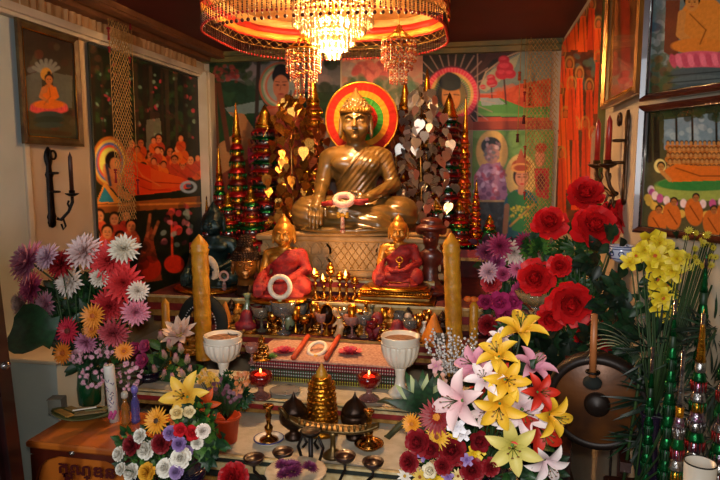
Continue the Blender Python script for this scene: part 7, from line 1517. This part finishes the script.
for i in range(7):
    a = 2*PI*i/7; b.torus((11.0*k*math.cos(a), 11.0*k*math.sin(a), hh+9*k), 2.4*k, .5*k, (math.cos(a), math.sin(a), -.1), 12, 4)
b.build('blue_pattern', BL, rr_)

# ================================================================ gong with mallet
gc = P(597, 403, 1.90); k = mpp(597, 403, 1.90); gr = thing('bronze_gong', 'large dark bronze gong with raised centre hung at the lower right', 'gong', gc, rot=(0, 0, math.radians(-10))); R = 50*k
GM = mat('gong_bronze', '6e4018', .40, .3, '3c2210', 7, .3, 25); GD = mat('gong_dark', '241812', .5, .3, '1a100a', 12)
b = B().lathe([(0, .01), (R*.80, .01), (R*.84, .006), (R*.84, -.002), (0, -.002)], (0, 0, 0), 56, (0, -1, 0)); b.build('gong_face', GM, gr)
B().lathe([(R*.82, .012), (R*.97, .004), (R, -.02), (R*.98, -.05), (R*.94, -.05), (R*.94, -.01), (R*.82, .0)], (0, 0, 0), 56, (0, -1, 0)).build('gong_rim', GD, gr)
B().lathe([(R*.25, .008), (R*.24, .020), (R*.18, .032), (0, .036)], (0, 0, 0), 32, (0, -1, 0)).build('raised_boss', GD, gr)
b = B(); zf = -gc.z
for q in (-1, 1): b.box((q*R*.55, .075, (zf+R*.7)/2), (.03, .03, R*.7-zf)); b.box((q*R*.55, .03, zf+.015), (.05, .26, .03)); b.box((q*R*.55, .0, -R*.88-.02), (.03, .16, .03))
b.build('stand_posts', WOOD, gr, smooth=False); B().box((0, .075, R*.62), (R*1.3, .03, .035)).build('stand_beam', WOOD, gr, smooth=False)
b = B()
for q in (-1, 1): b.tube([(q*R*.4, .03, R*.90), (q*R*.4, .075, R*.62)], .004, 5)
b.build('hanging_cord', DRED, gr)
ma, mb_ = P(594.5, 314, 1.83), P(592.5, 380, 1.85); ml = thing('gong_mallet', 'gong mallet with light wooden handle and dark padded head before the gong', 'mallet', mb_)
B().cone((0, 0, 0), ma-mb_, .011, .009, 12).build('handle', mat('light_wood', 'a8683a', .45, 0., '8c5028', 10), ml); b = B(); b.ball((0, 0, -.008), .028, 14, 8, (1, 1, .75)); b.build('padded_head', mat('black_velvet', ''), ml)
B().torus((0, .0, .025), .018, .004, (0, 0, 1)).build('grip_band', IRON, ml)

# ================================================================ glittering foil trees on the side table
MULT = mat('multicolour_foil', '8c8c94', .2, .9, '7c3c60', 160, .4, 180); SG = [(SFOIL, MULT, GREENF), (GREENF, SFOIL, RED), (MULT, GFOIL, SFOIL)]
def foil_tree(label, px, pyt, Y, fcone, cols, wb, n, fin, pole=None): tower(label, px, 470, pyt, Y, n, wb, wb*.6, cols, fin, finm=fcone, zbase=zS, name='foil_tree')
foil_tree('foil tree with a golden cone top at the right edge', 693, 306, 1.60, GFOIL, SG, 22, 8, .24)
foil_tree('foil tree with a silver cone top left of the golden one', 676, 344, 1.52, SFOIL, SG, 18, 6, .30)
foil_tree('tall foil tree with shiny green cone, highest at the right', 692, 250, 1.74, GREENF, [(GREENF, GREEND, GREENF)], 16, 9, .16)
foil_tree('foil tree with green cone left of the highest green one', 665, 292, 1.72, GREENF, [(GREENF, GREEND, GREENF)], 14, 7, .20)
foil_tree('low foil tree with slim green cone behind the gong edge', 646, 342, 1.78, GREENF, [(GREENF, GREEND, GREENF)], 12, 5, .3)
foil_tree('dark green foil tree cut by the right edge of the view', 719, 300, 1.55, SFOIL, [(GREENF, SFOIL, GREENF), (SFOIL, MULT, RED)], 22, 9, .2)
w0 = PZ(700, 482, zS); w0 = Vector((P(700, 470, 1.42).x, 1.42, zS)); k = mpp(700, 465, 1.42); r = thing('white_cup', 'white cup with red mark at the bottom right corner', 'cup', w0); H = P(700, 462, 1.42).z-zS
B().lathe([(0, 0), (.02, 0), (.03, H*.5), (.034, H), (.031, H), (.026, H*.5), (0, H*.3)], (0, 0, 0), 24).build('cup_body', WHITE, r); B().torus((0, 0, H), .0335, .0018, n=28, m=5).build('dark_rim', IRON, r)
b = B(); b.tube([(-.005, -.034, H*.7), (.002, -.034, H*.8), (.006, -.034, H*.6), (-.002, -.033, H*.5)], .002, 4); b.build('red_mark', mat('dark_red_paint', ''), r)
NEED = mat('needle_dark', '0e2415', .5, 0., '08160c', 12)
greenery('broad dark leaves filling the shade beneath the red peonies', Vector((v6.x, v6.y, v6.z+.2)), [(560, 360, 26, 2.2, 40, 18), (600, 350, 30, 2.15, 50, 18), (634, 330, 26, 1.98, 60, 18), (628, 290, 22, 2.02, 44, 16), (600, 260, 22, 2.25, 30, 14), (640, 380, 30, 1.96, 60, 20), (618, 300, 24, 2.08, 40, 16), (628, 255, 14, 2.04, 14, 13), (560, 400, 26, 2.15, 30, 18), (655, 440, 26, 1.9, 40, 22), (540, 350, 20, 2.3, 24, 16), (612, 240, 14, 2.15, 14, 14), (540, 440, 24, 2.2, 24, 20), (676, 320, 24, 1.86, 40, 20)], 'broad', [GREEND, NEED], 31)
greenery('dense dark needle-leaf fronds between the gong and foil trees', Vector((.46, 1.78, zS)), [(655, 350, 32, 1.84, 70, 34), (690, 305, 30, 1.86, 90, 34), (705, 350, 26, 1.80, 80, 34), (660, 400, 34, 1.84, 100, 34), (700, 420, 30, 1.80, 80, 30), (645, 440, 26, 1.84, 70, 28), (712, 285, 22, 1.82, 50, 30), (680, 360, 30, 1.84, 60, 34), (716, 330, 26, 1.70, 60, 30), (716, 390, 26, 1.66, 60, 30), (712, 440, 24, 1.66, 50, 28), (700, 350, 30, 1.78, 60, 30)], 'needle', [NEED, NEED, GREEND, NEED], 29, name='palm_fronds', up=.2)
w0 = P(640, 365, 1.86); r = thing('striped_grass', 'arching white-striped grass leaves left of the foil trees', 'plant', w0)
for i in range(9):
    b = B(); dx = -.04+.012*i; b.petal(0, .20, .014, 75, 75-14*(8-i)-20, cup=.2, nt=8, ns=2, pw=.7); b.v = [(-x*(.9 if i < 6 else -.6)+dx*.3, y+.003*i, z) for x, y, z in b.v]; b.build('leaf', mat('striped_leaf', '3c6034', .5, 0., 'b8bca0', attr='pt'), r)
B().tube([(0, 0, 0), (0, .0, -.05), Vector((.44, 1.82, zS))-w0], .005, 5).build('stem', STEM, r)

# ================================================================ small foreground pieces
w0 = P(296, 474, 1.70); r = thing('flower_plate', 'wide cream dish of purple petals at the bottom edge', 'dish', (w0.x, 1.70, zL)); hh = w0.z-zL; k = mpp(297, 480, 1.70)
B().lathe([(0, 0), (.05, 0), (.045, .02), (.02, .04), (.02, hh-.02), (.05, hh-.01)], (0, 0, 0), 20).build('foot', WHITE, r); B().lathe([(.03, hh-.012), (22*k, hh-4*k), (31*k, hh+3*k), (30*k, hh+4*k), (20*k, hh), (0, hh-.005)], (0, 0, 0), 40, wob=lambda a, kk: 1+.02*math.cos(a*24)).build('dish', mat('cream_dish', 'c8b89c', .4, 0., 'b09c80', 30, .3, 90, coat=.3), r)
fl2 = petals('mum', '4c1438', '7c2c5c')
rd = random.Random(4)
for i in range(7):
    q = thing('purple_flower_head', 'purple flower head lying in the wide cream dish', 'flower', (w0.x+rd.uniform(-.05, .05), 1.69+rd.uniform(-.03, .03), w0.z+.014+.002*i), group='purple flower heads in the cream dish'); link('petals', fl2, q, rot=(rd.uniform(-.4, .4), rd.uniform(-.4, .4), rd.uniform(0, 6)), scale=.026); link('flower_centre', centre_mesh('b8905c', .18), q, scale=.026)
w0 = P(233, 478, 1.70); r = thing('red_pompom', 'deep red pompom flower at the bottom beside the left bouquet', 'flower', w0); link('petals', petals('carnation', '6c0408', 'a80c14'), r, rot=Vector((0, -1, .6)).to_track_quat('Z', 'Y'), scale=.048); B().tube([(0, 0, 0), (0, .02, -.12), (0, .03, zL+.004-w0.z)], .004, 5).build('stem', STEM, r)
